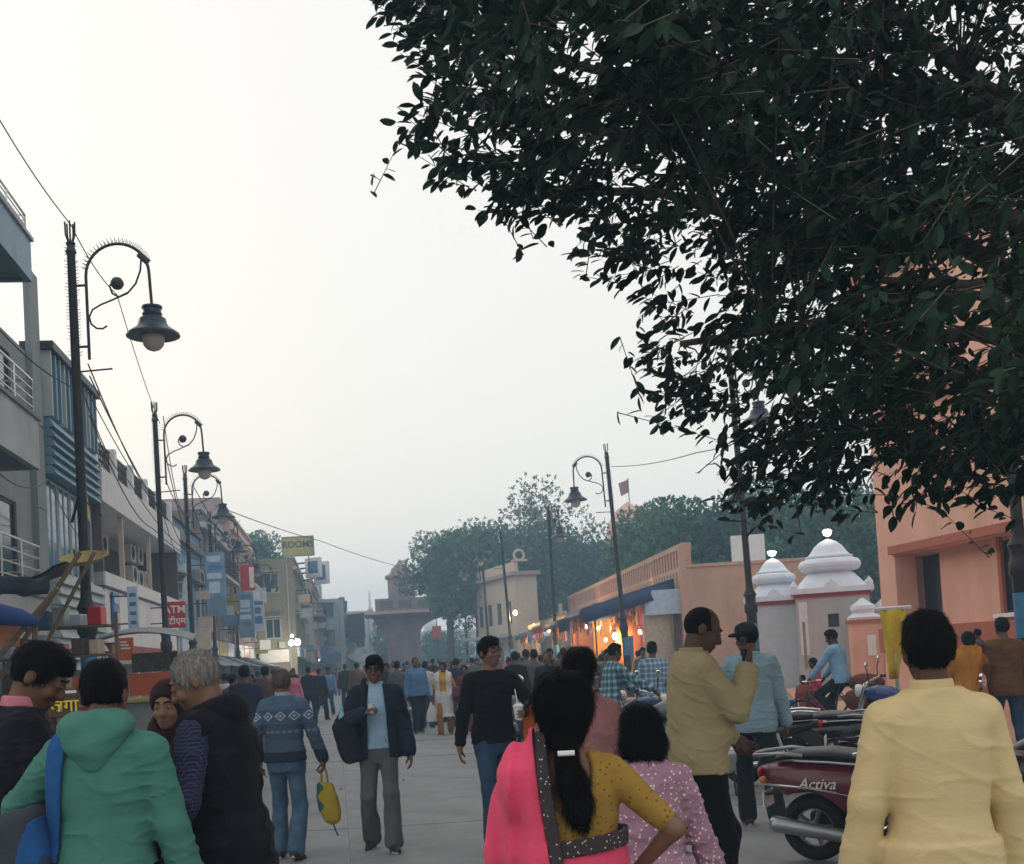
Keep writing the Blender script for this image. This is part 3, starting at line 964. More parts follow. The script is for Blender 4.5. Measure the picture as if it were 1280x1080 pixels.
w = MB(); holed(w, 2.0, xb1 + 0.3, -0.8, -0.502, 1.6, 3.6, [(d0, d1, 1.6, 3.36), (w0, w1, 1.95, 3.36)]); w.build('recess_wall', M_orange, E)
box_part('door', M_black, E, d0, d1, -0.9, -0.802, 1.6, 3.4)
box_part('door_leaf', mat('door_grey', (0.06, 0.055, 0.06), var=0.2), E, d0 + 0.06, (d0 + d1) / 2, -0.79, -0.74, 1.62, 3.3)
window(E, w0, w1, 1.95, 3.36, -0.55, 1, M_darkmetal, M_pane, 2, 0.05, 0.15)
box_part('pipe_or_groove', M_orangedark, E, X(1229), X(1225), -0.49, -0.42, 1.8, 3.42)  # dark strip added to stand in for the groove between two piers
box_part('window_sill', M_whitesign, E, w0 - 0.1, w1 + 0.05, -0.5, -0.35, 1.86, 1.94)
m = MB(); m.box(0, LE + 0.06, 0.002, 0.09, 1.25, 1.8); m.build('plinth_band', M_orangedark, E)
m = MB(); m.box(1.9, xb1 + 0.1, 0.002, 0.10, 3.42, 3.6); m.build('lintel_band', M_orangedark, E)
m = MB(); m.box(-0.1, LE + 0.15, 0.002, 0.25, 9.5, 9.9); m.build('cornice', M_orangedark, E)
m = MB(); m.box(-0.1, LE + 0.15, 0.002, 0.12, 6.4, 6.6); m.build('string_course', M_orangedark, E)
for k in range(5):
    x0 = 1.5 + k * 3.3
    window(E, x0, x0 + 1.4, 7.1, 8.8, 0.1, 1, M_cream, M_pane, 1, 0.08, 0.09, 'upper_window')

# right side: shop row with pierced parapet
SR = -0.073
def sx_(D): return 9.6 + SR * D
SROT = math.atan2(1, SR)
D0 = 44.0
Wd = empty('peach_shop_row', (sx_(D0), D0, 0), SROT, 'long peach shop row with pierced maroon parapet along the right', 'building')
LS = 36.0
w = MB(); w.box(0, LS, -5, -0.3, 0, 3.7); w.build('wall', M_cream, Wd)
w = MB(); w.box(0, LS, -0.3, 0.0, 3.4, 3.95); w.box(0, LS, -0.3, 0.0, 4.5, 4.66); w.box(0, LS, -0.33, 0.03, 5.3, 5.5); w.box(0, 0.45, -0.3, 0, 3.95, 5.3); w.box(LS - 0.4, LS, -0.3, 0, 3.95, 5.3); w.build('parapet', M_peach, Wd)
box_part('parapet_back', M_maroon, Wd, 0.45, LS - 0.4, -0.08, -0.014, 4.66, 5.3)
box_part('parapet_back_low', M_greybrown, Wd, 0.45, LS - 0.4, -0.08, -0.014, 3.95, 4.5)
bm_ = MB().box(-0.13, 0.13, -0.012, 0.006, 4.66, 5.3).mesh('baluster', M_peach)
bl_ = MB().box(-0.18, 0.18, -0.012, 0.006, 3.95, 4.5).mesh('baluster', M_peach)
n = 62
for k in range(n):
    o = link_mesh('baluster', bm_, Wd); o.location = (0.72 + k * (LS - 1.3) / n, 0, 0)
    o = link_mesh('baluster', bl_, Wd); o.location = (0.72 + (k + 0.5) * (LS - 1.3) / n, 0, 0)
PR = empty('low_pink_row', (sx_(81) - .4, 81, 0), SROT, 'low pink parapet row past the end of the long shop row', 'building')
w = MB(); w.box(0, 17, -5, 0, 0, 4.4); w.build('wall', M_pinkwall, PR)
box_part('coping', M_cream, PR, -.1, 17.1, -.4, .1, 4.4, 4.6); box_part('end_pier', M_cream, PR, -.15, .5, -.1, .12, 0, 5.1)
q = MB(); q.lathe([(.5, 4.6), (.5, 5.6), (.35, 5.75), (.05, 5.9)], 14, (6, -2, 0)); q.build('water_tank', M_whitesign, PR, 40)
# return wall facing the camera
pw = at(862, 800, 43.6)
RW = empty('peach_boundary_wall', (sx_(44) + 0.05, 43.7, 0), R(-2), 'plain peach boundary wall behind the white domed booths', 'wall')
w = MB(); w.box(0, 5.3, 0, 0.3, 0, 4.55); w.build('wall', M_peach, RW)
box_part('end_pier', M_peach, RW, -0.25, -0.002, -0.05, 0.35, 0, 5.35)
box_part('coping', M_peach, RW, 0, 5.3, -0.06, 0.36, 4.55, 4.66)
TK = empty('white_notice_board', at(936, 702, 47), R(-8), 'white square panel standing above the peach boundary wall', 'panel')
box_part('board', M_whitesign, TK, -0.65, 0.65, -0.05, 0.05, -0.05, 1.05, 0.01)
for x in (-0.5, 0.5):
    q = MB(); q.tube([(x, 0.08, -TK.location.z), (x, 0.08, 0.9)], 0.03, 6); q.build('post', M_darkmetal, TK)

# cream building farther on the right
D0 = 74.0
CB = empty('cream_corner_building', (at(648, 810, 78).x, 78, 0), R(108), 'cream three storey building with round roof ornament behind right lamps', 'building')
holes = [(x, x + 1.0, z, z + 1.5) for x in (1, 3.2, 5.4, 7.6) for z in (1.2, 3.9)]
w = MB(); holed(w, 0, 9.5, -0.25, 0, 0, 7.0, holes); w.box(0, 0.25, -1.5, -0.25, 0, 7.0); w.box(9.25, 9.5, -1.5, -0.25, 0, 7); w.box(0.25, 9.25, -1.6, -1.5, 0, 7); w.build('wall', M_cream, CB)
for h_ in holes: window(CB, *h_, 0, 1, M_greybrown, M_pane)
box_part('cornice', M_pinkwall, CB, -0.3, 9.7, -1.7, 0.35, 7.0, 7.25)
box_part('parapet', M_cream, CB, -0.1, 9.5, -0.25, 0.0, 7.25, 7.9)
q = MB(); q.tube(arc((0, -.4, 8.3), 0.34, 0, 360, 20, 'yz')[:-1], 0.09, 8, closed=True); q.box(-0.2, 0.2, -0.9, 0.1, 7.9, 8.02); q.build('roof_ornament', M_cream, CB); 
box_part('porch_roof', M_greylight, CB, 0.3, 9.2, 0.002, 1.2, 3.0, 3.2)

# temple with flag above the trees
TF = empty('hill_temple', (at(785, 640, 120).x, 120, 0), 0, 'orange temple spire with a small flag above the trees', 'temple')
zt = at(785, 630, 120).z
t = MB(); t.lathe([(2.2, 0), (2.2, zt - 2.2), (1.9, zt - 1.6), (1.2, zt - 0.6), (0.5, zt - 0.1), (0.1, zt + 0.2)], 14); t.build('spire', M_orange, TF)
q = MB(); q.tube([(0.2, 0, zt), (0.2, 0, zt + 2.6)], 0.05, 6); q.build('flag_pole', M_darkmetal, TF)
q = MB(); q.sheet([[(0.2 - 1.0 * t * (1 - 0.2 * s), 0.12 * math.sin(5 * t), zt + 2.5 - 1.3 * s - 0.4 * t) for t in np.linspace(0, 1, 6)] for s in (0, 0.5, 1)], 0.02); q.build('flag', mat('flag_rust', (0.3, 0.08, 0.04)), TF)

# ------------------------------------------------------------------ white domed booths
def booth(name, px, D, w_, hwall, dome_s, label, rz):
    g = empty(name, (at(px, 800, D).x, D, 0.1), rz, label, 'booth', 'white domed gate booths')
    h2 = w_ / 2
    q = MB(); q.lathe([(h2, 0), (h2, hwall)], 8, power=40, rot=0); 
    b = MB(); holes = [(-0.16, 0.16, 1.9, 2.3)]
    holed(b, -h2, h2, -h2, -h2 + 0.15, 0, hwall, holes); b.box(-h2, -h2 + 0.15, -h2 + 0.15, h2, 0, hwall); b.box(h2 - 0.15, h2, -h2 + 0.15, h2, 0, hwall); b.box(-h2 + 0.15, h2 - 0.15, h2 - 0.15, h2, 0, hwall)
    b.build('wall', M_boothgrey, g)
    box_part('vent', M_black, g, -0.16, 0.16, -h2 + 0.06, -h2 + 0.1, 1.9, 2.3)
    box_part('red_band', mat('red_band', (0.35, 0.03, 0.03), var=0.1), g, -h2 - 0.05, h2 + 0.05, -h2 - 0.05, h2 + 0.05, hwall, hwall + 0.12)
    z = hwall + 0.12
    c = MB(); c.box(-h2 - 0.14, h2 + 0.14, -h2 - 0.14, h2 + 0.14, z, z + 0.16); c.build('cornice', M_dome, g)
    for (ax, ay) in [(x, y) for x in (-1, 1) for y in (-1, 1)]:
        q = MB(); q.lathe([(0.1, z + 0.16), (0.12, z + 0.24), (0.06, z + 0.34), (0.01, z + 0.42)], 6, (ax * (h2 + 0.02), ay * (h2 + 0.02), 0)); q.build('corner_finial', M_dome, g)
    for (ax, ay) in ((0, -1), (1, 0), (0, 1), (-1, 0)):
        q = MB(); P = [(-0.22, z + 0.16), (0.22, z + 0.16), (0.16, z + 0.28), (0.06, z + 0.33), (0, z + 0.42), (-0.06, z + 0.33), (-0.16, z + 0.28)]
        if ay: q.prism(P, 'y', ay * (h2 + 0.06) - 0.04, ay * (h2 + 0.06) + 0.04)
        else: q.prism(P, 'x', ax * (h2 + 0.06) - 0.04, ax * (h2 + 0.06) + 0.04)
        q.build('crest', M_dome, g)
    z += 0.16
    s = dome_s
    d = MB(); d.lathe([(h2 * 0.98, z), (h2 * 0.94, z + 0.1 * s), (h2 * 0.68, z + 0.40 * s), (h2 * 0.60, z + 0.45 * s), (h2 * 0.60, z + 0.49 * s), (h2 * 0.80, z + 0.54 * s), (h2 * 0.87, z + 0.64 * s), (h2 * 0.87, z + 0.72 * s), (h2 * 0.80, z + 0.82 * s), (h2 * 0.63, z + 0.88 * s), (h2 * 0.66, z + 0.90 * s), (h2 * 0.66, z + 0.94 * s),
                       (h2 * 0.58, z + 0.97 * s), (h2 * 0.48, z + 1.10 * s), (h2 * 0.38, z + 1.25 * s), (h2 * 0.34, z + 1.28 * s), (h2 * 0.22, z + 1.38 * s), (0.02, z + 1.46 * s)], 32, power=3.2)
    d.build('dome', M_dome, g, 35)
    l_ = MB(); l_.tube([(0, 0, z + 1.44 * s), (0, 0, z + 1.56 * s)], 0.02, 6); l_.build('lamp_stem', M_darkmetal, g)
    l_ = MB(); l_.lathe([(0.03, z + 1.54 * s), (0.10, z + 1.58 * s), (0.14, z + 1.70 * s), (0.08, z + 1.74 * s)], 12); l_.build('top_lamp', M_bulb, g, True)
    return g
b1 = booth('domed_booth', 1043, 37, 2.15, 2.82, 1.05, 'larger white domed booth with small square vent and top lamp', R(-14))
b2 = booth('domed_booth', 972, 38.5, 1.6, 2.72, 0.85, 'smaller white domed booth beside the lamp post, lit on top', R(-14))
for c in list(b2.children):
    if c.name.startswith('vent'): bpy.data.objects.remove(c)
    elif c.name.startswith('wall'): c.data = MB().box(-.8, .8, -.8, .8, 0, 2.72).mesh('wall', mat('booth_pale', (0.52, 0.55, 0.58), var=0.06, dirt=0.25, dirt_col=(.28, .28, .28)))
n_ = box_part('notice', M_whitesign, b1, -1.0, -0.75, -1.09, -1.077, 1.1, 2.7)
box_part('stripe', M_ochre, b1, -0.92, -0.84, -1.098, -1.091, 0.7, 2.1)
def gatepost(px, py_top, D, label):
    g = empty('gate_post', (at(px, 800, D).x, D, 0.1), R(-10), label, 'post', 'terracotta gate posts')
    box_part('shaft', M_orange, g, -0.42, 0.42, -0.42, 0.42, 0, 1.95)
    box_part('cap_band', M_orangedark, g, -0.47, 0.47, -0.47, 0.47, 1.95, 2.05)
    q = MB(); q.lathe([(0.44, 2.05), (0.46, 2.12), (0.3, 2.25), (0.36, 2.36), (0.34, 2.46), (0.2, 2.55), (0.04, 2.68)], 20, power=3); q.build('dome_cap', M_dome, g, 35)
    box_part('notice', M_whitesign, g, 0.02, 0.26, -0.44, -0.424, 1.0, 1.6)
    return g
gatepost(1081, 760, 35, 'terracotta gate post with white cap and paper notice')
gatepost(1107, 760, 36.5, 'terracotta gate post half hidden behind the yellow banner')
# low terracotta wall behind the posts
LW = empty('terracotta_low_wall', (at(1060, 800, 36.2).x, 36.2, 0.1), R(-10), 'low terracotta wall between the booth and the gate posts', 'wall')
w = MB(); w.box(-0.5, 3.0, 0.3, 0.5, 0, 1.7); w.build('wall', M_orange, LW); box_part('coping', M_orangedark, LW, -0.5, 3.0, 0.26, 0.54, 1.7, 1.8)
# raised pink platform
q = MB(); q.prism([(at(990, 830, 30).x, 30), (at(1280, 830, 30).x + 4, 29), (at(1280, 830, 40).x, 42), (at(990, 830, 40).x, 42)], 'z', 0.1, 0.22)
tag(q.build('pavement_platform', M_pinkpave), kind='structure')

# ------------------------------------------------------------------ trees
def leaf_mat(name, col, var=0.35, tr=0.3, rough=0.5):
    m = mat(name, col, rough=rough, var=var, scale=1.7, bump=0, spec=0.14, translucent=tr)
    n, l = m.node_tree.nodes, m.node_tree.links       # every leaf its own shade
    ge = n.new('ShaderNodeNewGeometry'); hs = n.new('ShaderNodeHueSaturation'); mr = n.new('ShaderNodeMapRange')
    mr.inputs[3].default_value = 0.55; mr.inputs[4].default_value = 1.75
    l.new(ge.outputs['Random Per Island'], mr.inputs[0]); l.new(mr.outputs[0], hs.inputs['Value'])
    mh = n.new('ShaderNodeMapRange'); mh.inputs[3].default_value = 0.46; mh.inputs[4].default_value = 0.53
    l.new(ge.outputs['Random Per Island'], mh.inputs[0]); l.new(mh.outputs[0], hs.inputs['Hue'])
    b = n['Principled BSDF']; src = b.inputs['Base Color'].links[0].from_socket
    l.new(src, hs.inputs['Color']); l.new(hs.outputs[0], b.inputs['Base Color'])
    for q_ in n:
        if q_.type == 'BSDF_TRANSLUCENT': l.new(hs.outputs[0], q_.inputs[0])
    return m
M_bark = mat('bark', (0.10, 0.085, 0.07), rough=0.95, var=0.3, scale=5, bump=0.8, bscale=14, stretch=(3, 3, 0.7))
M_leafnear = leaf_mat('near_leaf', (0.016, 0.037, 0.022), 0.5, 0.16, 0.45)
M_leafA = leaf_mat('leaf_green', (0.052, 0.13, 0.05), 0.4, 0.25)
M_leafB = leaf_mat('leaf_dark_green', (0.032, 0.092, 0.042), 0.4, 0.2)
M_leafC = leaf_mat('leaf_pale_green', (0.08, 0.12, 0.06), 0.35, 0.25)

def rand_rot(r, n):
    q = r.randn(n, 4); q /= np.linalg.norm(q, axis=1)[:, None]
    w, x, y, z = q.T
    return np.stack([np.stack([1 - 2 * (y * y + z * z), 2 * (x * y - z * w), 2 * (x * z + y * w)], 1),
                     np.stack([2 * (x * y + z * w), 1 - 2 * (x * x + z * z), 2 * (y * z - x * w)], 1),
                     np.stack([2 * (x * z - y * w), 2 * (y * z + x * w), 1 - 2 * (x * x + y * y)], 1)], 1)

# one leaf along +y, folded a little on its midrib
LEAF_V = np.array([(0, 0, 0), (.13, .13, .03), (.22, .36, .05), (.225, .56, .03), (.16, .79, .0), (0, 1.0, -.1), (-.16, .79, .0), (-.225, .56, .03), (-.22, .36, .05), (-.13, .13, .03), (0, .36, -.01), (0, .7, -.045)], np.float32)
LEAF_F = np.array([(0, 1, 10), (1, 2, 10), (2, 3, 10), (3, 11, 10), (3, 4, 11), (4, 5, 11), (5, 6, 11), (6, 7, 11), (7, 10, 11), (7, 8, 10), (8, 9, 10), (9, 0, 10)])
def leaves_mesh(name, pos, rot, size, m, V=LEAF_V, Fc=LEAF_F):
    n = len(pos)
    vs = np.einsum('nij,kj->nki', rot, V) * size[:, None, None] + pos[:, None, :]
    fs = (Fc[None] + (np.arange(n) * len(V))[:, None, None]).reshape(-1, 3)
    return np_mesh(name, vs.reshape(-1, 3), fs, m, smooth=False)

def frames(dirs, r, roll=0.6):
    """rotations whose y axis follows dirs and whose z axis leans upwards"""
    y = dirs / np.linalg.norm(dirs, axis=1)[:, None]
    up = np.array([0, 0, 1.0]) + r.randn(len(y), 3) * roll
    x = np.cross(y, up); x /= np.linalg.norm(x, axis=1)[:, None] + 1e-9
    z = np.cross(x, y)
    return np.stack([x, y, z], 2)

SPRAY_V = np.array([(0, 0, 0), (0.35, 0.35, 0.1), (-0.3, 0.4, 0.1), (0.1, 0.95, -0.1), (0.45, 0.8, 0.0), (-0.42, 0.75, 0.05), (0.02, 0.5, 0)], np.float32)
SPRAY_F = np.array([(0, 1, 6), (0, 6, 2), (1, 4, 6), (6, 3, 5), (2, 6, 5), (6, 4, 3)])[[0, 3, 4, 2]]
def crown_mesh(name, seed, n, R3, lobes, size, m, shell=0.6, gap=0.0):
    r = np.random.RandomState(seed)
    c = r.randn(lobes, 3); c /= np.linalg.norm(c, axis=1)[:, None]
    c *= r.uniform(0.25, 0.72, lobes)[:, None]
    c[:, 2] = c[:, 2] * 0.9
    rad = r.uniform(0.26, 0.5, lobes)
    k = r.choice(lobes, n, p=rad ** 2 / (rad ** 2).sum())
    d = r.randn(n, 3); d /= np.linalg.norm(d, axis=1)[:, None]
    t = np.where(r.rand(n) < shell, r.uniform(0.8, 1.05, n), r.uniform(0.2, 1, n))
    p = (c[k] + d * (rad[k] * t)[:, None])
    if gap:
        keep = _nz(p.astype(np.float32), seed + 5, 7.0) > -1 + gap
        p, d = p[keep], d[keep]
    p = p * np.array(R3)
    dirs = d + r.randn(len(p), 3) * 0.7 + np.array([0, 0, -0.25])
    return leaves_mesh(name, p, frames(dirs, r, 0.8), size * r.uniform(0.6, 1.35, len(p)), m, SPRAY_V, SPRAY_F)

def branch(mb, p0, p1, r0, r1, rnd, bend=0.12, n=6, sides=7):
    p0, p1 = Vector(p0), Vector(p1)
    L = (p1 - p0).length
    o = Vector((rnd.uniform(-1, 1), rnd.uniform(-1, 1), rnd.uniform(-0.4, 0.9))) * L * bend
    pts = []
    for i in range(n + 1):
        t = i / n
        pts.append(p0.lerp(p1, t) + o * math.sin(math.pi * t) + Vector((rnd.uniform(-1, 1), rnd.uniform(-1, 1), rnd.uniform(-1, 1))) * L * 0.018 * (0 < i < n))
    mb.tube(pts, [r0 + (r1 - r0) * i / n for i in range(n + 1)], sides)
    return pts

CROWNS = [crown_mesh('crown', 11, 6500, (1, 1, 0.85), 16, 0.085, M_leafA), crown_mesh('crown', 12, 6500, (1, 1, 0.9), 18, 0.085, M_leafB),
          crown_mesh('crown', 13, 4200, (1, 1, 1.0), 18, 0.075, M_leafC, 0.5, 0.45), crown_mesh('crown', 14, 6500, (1.1, 1, 0.75), 14, 0.08, M_leafB)]
def tree(px, ytop, D, rx_, rz_, kind, label, name='leafy_tree', group='trees behind the right side shops', seed=0):
    r = random.Random(seed * 13 + int(px))
    top = at(px, ytop, D)
    root = empty(name, (top.x, D, 0), 0, label, 'tree', group)
    zc = top.z - rz_ * 0.95
    c = link_mesh('crown', CROWNS[kind], root)
    c.location = (0, 0, zc); c.scale = (rx_, rx_, rz_); c.rotation_euler = (0, 0, r.uniform(0, 6.28))
    t = MB()
    branch(t, (0, 0, -0.1), (r.uniform(-0.3, 0.3), r.uniform(-0.3, 0.3), zc - rz_ * 0.35), 0.35, 0.22, r, 0.05)
    for k in range(7):
        a = r.uniform(0, 6.28)
        branch(t, (0, 0, zc - rz_ * r.uniform(0.35, 0.8)), (math.cos(a) * rx_ * 0.65, math.sin(a) * rx_ * 0.65, zc + rz_ * r.uniform(-0.3, 0.6)), 0.16, 0.03, r)
    t.build('trunk', M_bark, root)
    return root
tree(549, 648, 90, 3.6, 3.7, 0, 'leftmost tall leafy tree partly hiding the stone gate', seed=1)
tree(602, 632, 88, 4.2, 5.4, 0, 'leafy tree rising behind the cream corner building', seed=2)
tree(592, 650, 96, 4.4, 4.0, 2, 'pale loose tree between the gate and cream corner building', seed=12)
tree(672, 600, 92, 5.2, 6.8, 2, 'tallest pale loose crowned tree behind the right lamps', seed=3)
tree(650, 640, 92, 4.6, 5.2, 0, 'bushy tree below the tallest pale tree', seed=4)
tree(725, 637, 90, 4.6, 5.8, 1, 'dark tree behind the street lamp left of temple flag', seed=5)
tree(765, 655, 92, 4.6, 5.0, 3, 'dark bushy tree under the temple flag', seed=6)
tree(830, 597, 70, 4.4, 5.6, 0, 'green tree right of the temple flag', seed=7)
tree(868, 590, 62, 4.2, 5.4, 1, 'dark tree rising over the end of the pierced parapet', seed=8)
tree(935, 560, 60, 4.6, 6.0, 1, 'dark tree behind the white square panel', seed=9)
tree(1010, 545, 58, 4.8, 6.6, 3, 'dark tree rising between the two domed booths', seed=10)
tree(1075, 560, 54, 4.4, 6.4, 1, 'dark tree against the terracotta building corner', seed=11)
tree(705, 695, 94, 4.8, 4.4, 3, 'low dark tree behind far end of the shop row', seed=13)
tree(808, 680, 84, 4.6, 4.6, 1, 'low dark tree just above the pierced parapet', seed=14)
tree(890, 660, 56, 3.6, 4.0, 3, 'low dark tree above the plain boundary wall', seed=15)
tree(965, 655, 52, 3.4, 4.2, 1, 'low dark tree behind the smaller domed booth', seed=16)
tree(1040, 650, 50, 3.6, 4.6, 3, 'low dark tree behind the larger domed booth', seed=17)
tree(325, 652, 92, 2.7, 3.2, 0, 'green tree rising behind the pink building on the left', 'leafy_tree', 'trees on the left', seed=18)
tree(560, 775, 135, 4.5, 5.0, 0, 'hazy tree seen through the arch of the gate', 'leafy_tree', 'trees beyond the gate', seed=20)
tree(480, 772, 130, 4.0, 4.0, 2, 'hazy tree beside the left pier of the gate', 'leafy_tree', 'trees beyond the gate', seed=21)

# ------------------------------------------------------------------ the big tree overhead at the right
TREE = empty('fig_tree', (6.6, 7.2, 0), 0, 'large dark fig tree whose leafy crown hangs over the upper right', 'tree')
TO = Vector(TREE.location)
OUT = [(452, -60), (445, 10), (478, 45), (500, 75), (500, 120), (478, 178), (512, 196), (540, 225), (545, 246), (580, 240), (600, 280), (635, 272), (665, 300), (690, 325), (712, 350), (755, 352), (792, 372),
       (775, 405), (800, 415), (790, 440), (772, 458), (800, 505), (812, 540), (850, 545), (868, 580), (905, 600), (880, 640), (905, 665), (945, 655), (980, 625), (1040, 648), (1080, 630),
       (1100, 590), (1120, 640), (1190, 655), (1240, 620), (1290, 650), (1500, 660), (1760, 500), (1900, -200), (1700, -900), (900, -900), (520, -500)]
def in_poly(x, y, P):
    c = np.zeros(len(x), bool)
    n = len(P)
    for i in range(n):
        (x0, y0), (x1, y1) = P[i], P[(i + 1) % n]
        if y0 != y1:
            c ^= ((y0 > y) != (y1 > y)) & (x < (x1 - x0) * (y - y0) / (y1 - y0) + x0)
    return c
def edge_dist(x, y, P):
    d = np.full(len(x), 1e9)
    for i in range(len(P)):
        a = np.array(P[i], float); b = np.array(P[(i + 1) % len(P)], float)
        q = np.stack([x, y], 1) - a
        t = np.clip((q @ (b - a)) / ((b - a) @ (b - a)), 0, 1)
        d = np.minimum(d, np.linalg.norm(q - t[:, None] * (b - a), axis=1))
    return d
r = np.random.RandomState(5)
n = 27000
X_ = r.uniform(440, 1900, n); Y_ = r.uniform(-900, 660, n)
ok = in_poly(X_, Y_, OUT)
X_, Y_ = X_[ok], Y_[ok]
ED = edge_dist(X_, Y_, OUT)
ok = (ED > 4) & (X_ > 458)
X_, Y_, ED = X_[ok], Y_[ok], ED[ok]
half = np.clip(ED / 150.0, 0.12, 1.0) * 2.0
mid = 6.4 + 0.0006 * (X_ - 800) + 0.9 * np.sin(X_ / 170.0) * np.cos(Y_ / 140.0)
DD = mid + r.uniform(-1, 1, len(X_)) * half
def at_np(x, y, D):
    d = np.array(_f)[None] + np.array(_r)[None] * ((x - CX) / F_PX)[:, None] + np.array(_u)[None] * ((CY - y) / F_PX)[:, None]
    d = d * (D / d[:, 1])[:, None]
    d[:, 2] += CAM_Z
    return d
P_ = at_np(X_, Y_, DD)
inframe = (X_ < 1300) & (Y_ > -30)
clump = _nz(P_.astype(np.float32), 3, 3.4)
keep = (clump > -0.30) | ((ED < 30) & (clump > -0.6)) | (ED > 110)
HOLES = [(690, 60, 34), (735, 90, 36), (760, 250, 34), (640, 205, 26), (830, 330, 36), (870, 380, 30), (850, 440, 34), (1000, 130, 30), (1040, 80, 34), (1160, 60, 36), (1210, 110, 34), (1245, 40, 40), (960, 260, 28), (1080, 230, 26), (930, 490, 30), (1185, 360, 46), (1215, 430, 40), (1130, 450, 30), (900, 545, 30), (560, 150, 26), (620, 100, 24), (700, 290, 26), (1050, 330, 24), (1270, 280, 36), (880, 90, 26), (800, 160, 24), (1110, 150, 26), (980, 380, 26)]
for (hx, hy, hr) in HOLES:
    keep &= ~(((X_ - hx) ** 2 + (Y_ - hy) ** 2 < hr * hr) & (r.rand(len(X_)) < (0.93 if (hx < 950 or hx > 1100) else 0.6)))
keep &= r.rand(len(X_)) < np.clip(0.42 + ED / 90.0, 0, 1)
keep &= inframe | (r.rand(len(X_)) < 0.4)
sel = np.where(keep)[0][:5400]
P_, X_, Y_, ED = P_[sel], X_[sel], Y_[sel], ED[sel]
# every point is the tip of a twig that carries a spray of leaves; twigs point away from the trunk and droop
out_d = P_ - np.array([TO.x + 0.6, TO.y, 4.2])
out_d /= np.linalg.norm(out_d, axis=1)[:, None]
tw = out_d + r.randn(len(P_), 3) * 0.55 + np.array([0, 0, -0.15])
tw /= np.linalg.norm(tw, axis=1)[:, None]
twl = r.uniform(0.22, 0.42, len(P_))
pos, dirs = [], []
NL = 9
for k in range(NL):
    t = k / (NL - 1)
    base = P_ - tw * (twl * (1 - t))[:, None]
    side = np.cross(tw, r.randn(len(P_), 3)); side /= np.linalg.norm(side, axis=1)[:, None] + 1e-9
    pos.append(base + r.randn(len(P_), 3) * 0.01)
    dirs.append(tw * (0.45 + 0.5 * t) + side * (1.0 - 0.6 * t) + np.array([0, 0, -0.35]))
pos = np.concatenate(pos); dirs = np.concatenate(dirs)
lx_ = np.tile(X_, NL); ly_ = np.tile(Y_, NL); led = np.tile(ED, NL)
rot = frames(dirs, r, 0.5)
size = r.uniform(0.06, 0.112, len(pos))
single = np.where((led < 45) & (lx_ < 1270) & (ly_ > 5) & (ly_ < 655))[0]
single = single[np.argsort(-size[single])][:300]
restm = np.ones(len(pos), bool); restm[single] = False
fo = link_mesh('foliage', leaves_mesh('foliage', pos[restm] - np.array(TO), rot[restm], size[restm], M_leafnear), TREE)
fo['kind'] = 'stuff'
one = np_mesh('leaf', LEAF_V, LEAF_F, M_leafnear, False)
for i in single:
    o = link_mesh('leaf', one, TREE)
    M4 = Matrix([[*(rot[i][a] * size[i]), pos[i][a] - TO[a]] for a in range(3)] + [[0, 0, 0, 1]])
    o.matrix_basis = M4
# trunk, limbs and twigs
rb = random.Random(3)
t = MB()
tp = branch(t, (0, 0, -0.15), (-0.25, 0.1, 3.6), 0.42, 0.30, rb, 0.03, 8, 12)
t.build('trunk', M_bark, TREE, 60)
limbs = []
lm = MB()
targets = [(620, 60, 6.6), (700, 240, 6.4), (560, 120, 6.2), (850, 430, 6.8), (980, 560, 7.0), (1150, 560, 7.4), (1000, 200, 7.4), (900, 20, 7.0), (1200, 100, 6.6), (1100, 350, 6.0), (800, -200, 7.0), (1000, -450, 7.4), (1300, -600, 7.2), (1500, -300, 8.0), (1600, 100, 8.2), (1250, 480, 8.2)]
for (x, y, D) in targets:
    e_ = at(x, y, D) - TO
    s_ = Vector(tp[-1]) + Vector((rb.uniform(-0.1, 0.1), rb.uniform(-0.1, 0.1), rb.uniform(-1.2, 0.0)))
    pts = branch(lm, s_, e_, 0.11, 0.018, rb, 0.07, 10, 7)
    limbs += pts[3:]
vis = branch(lm, at(1300, 360, 6.1) - TO, at(965, 412, 5.9) - TO, 0.03, 0.008, rb, 0.03, 10, 7)
limbs += vis[2:]
lm.build('limbs', M_bark, TREE, 60)
LP = np.array([tuple(p) for p in limbs])
tws = MB()
for i in range(len(P_)):
    b = P_[i] - tw[i] * twl[i] - np.array(TO)
    tws.tube([b, P_[i] - np.array(TO)], 0.0035, 3, False, 0.0018)
    if i % 15 == 0:
        j = np.argmin(((LP - b) ** 2).sum(1))
        tws.tube([LP[j], (LP[j] + b) / 2 + np.array([0, 0, 0.05]), b], 0.007, 4, False, 0.003)
o = tws.build('twigs', M_bark, TREE); o['kind'] = 'stuff'

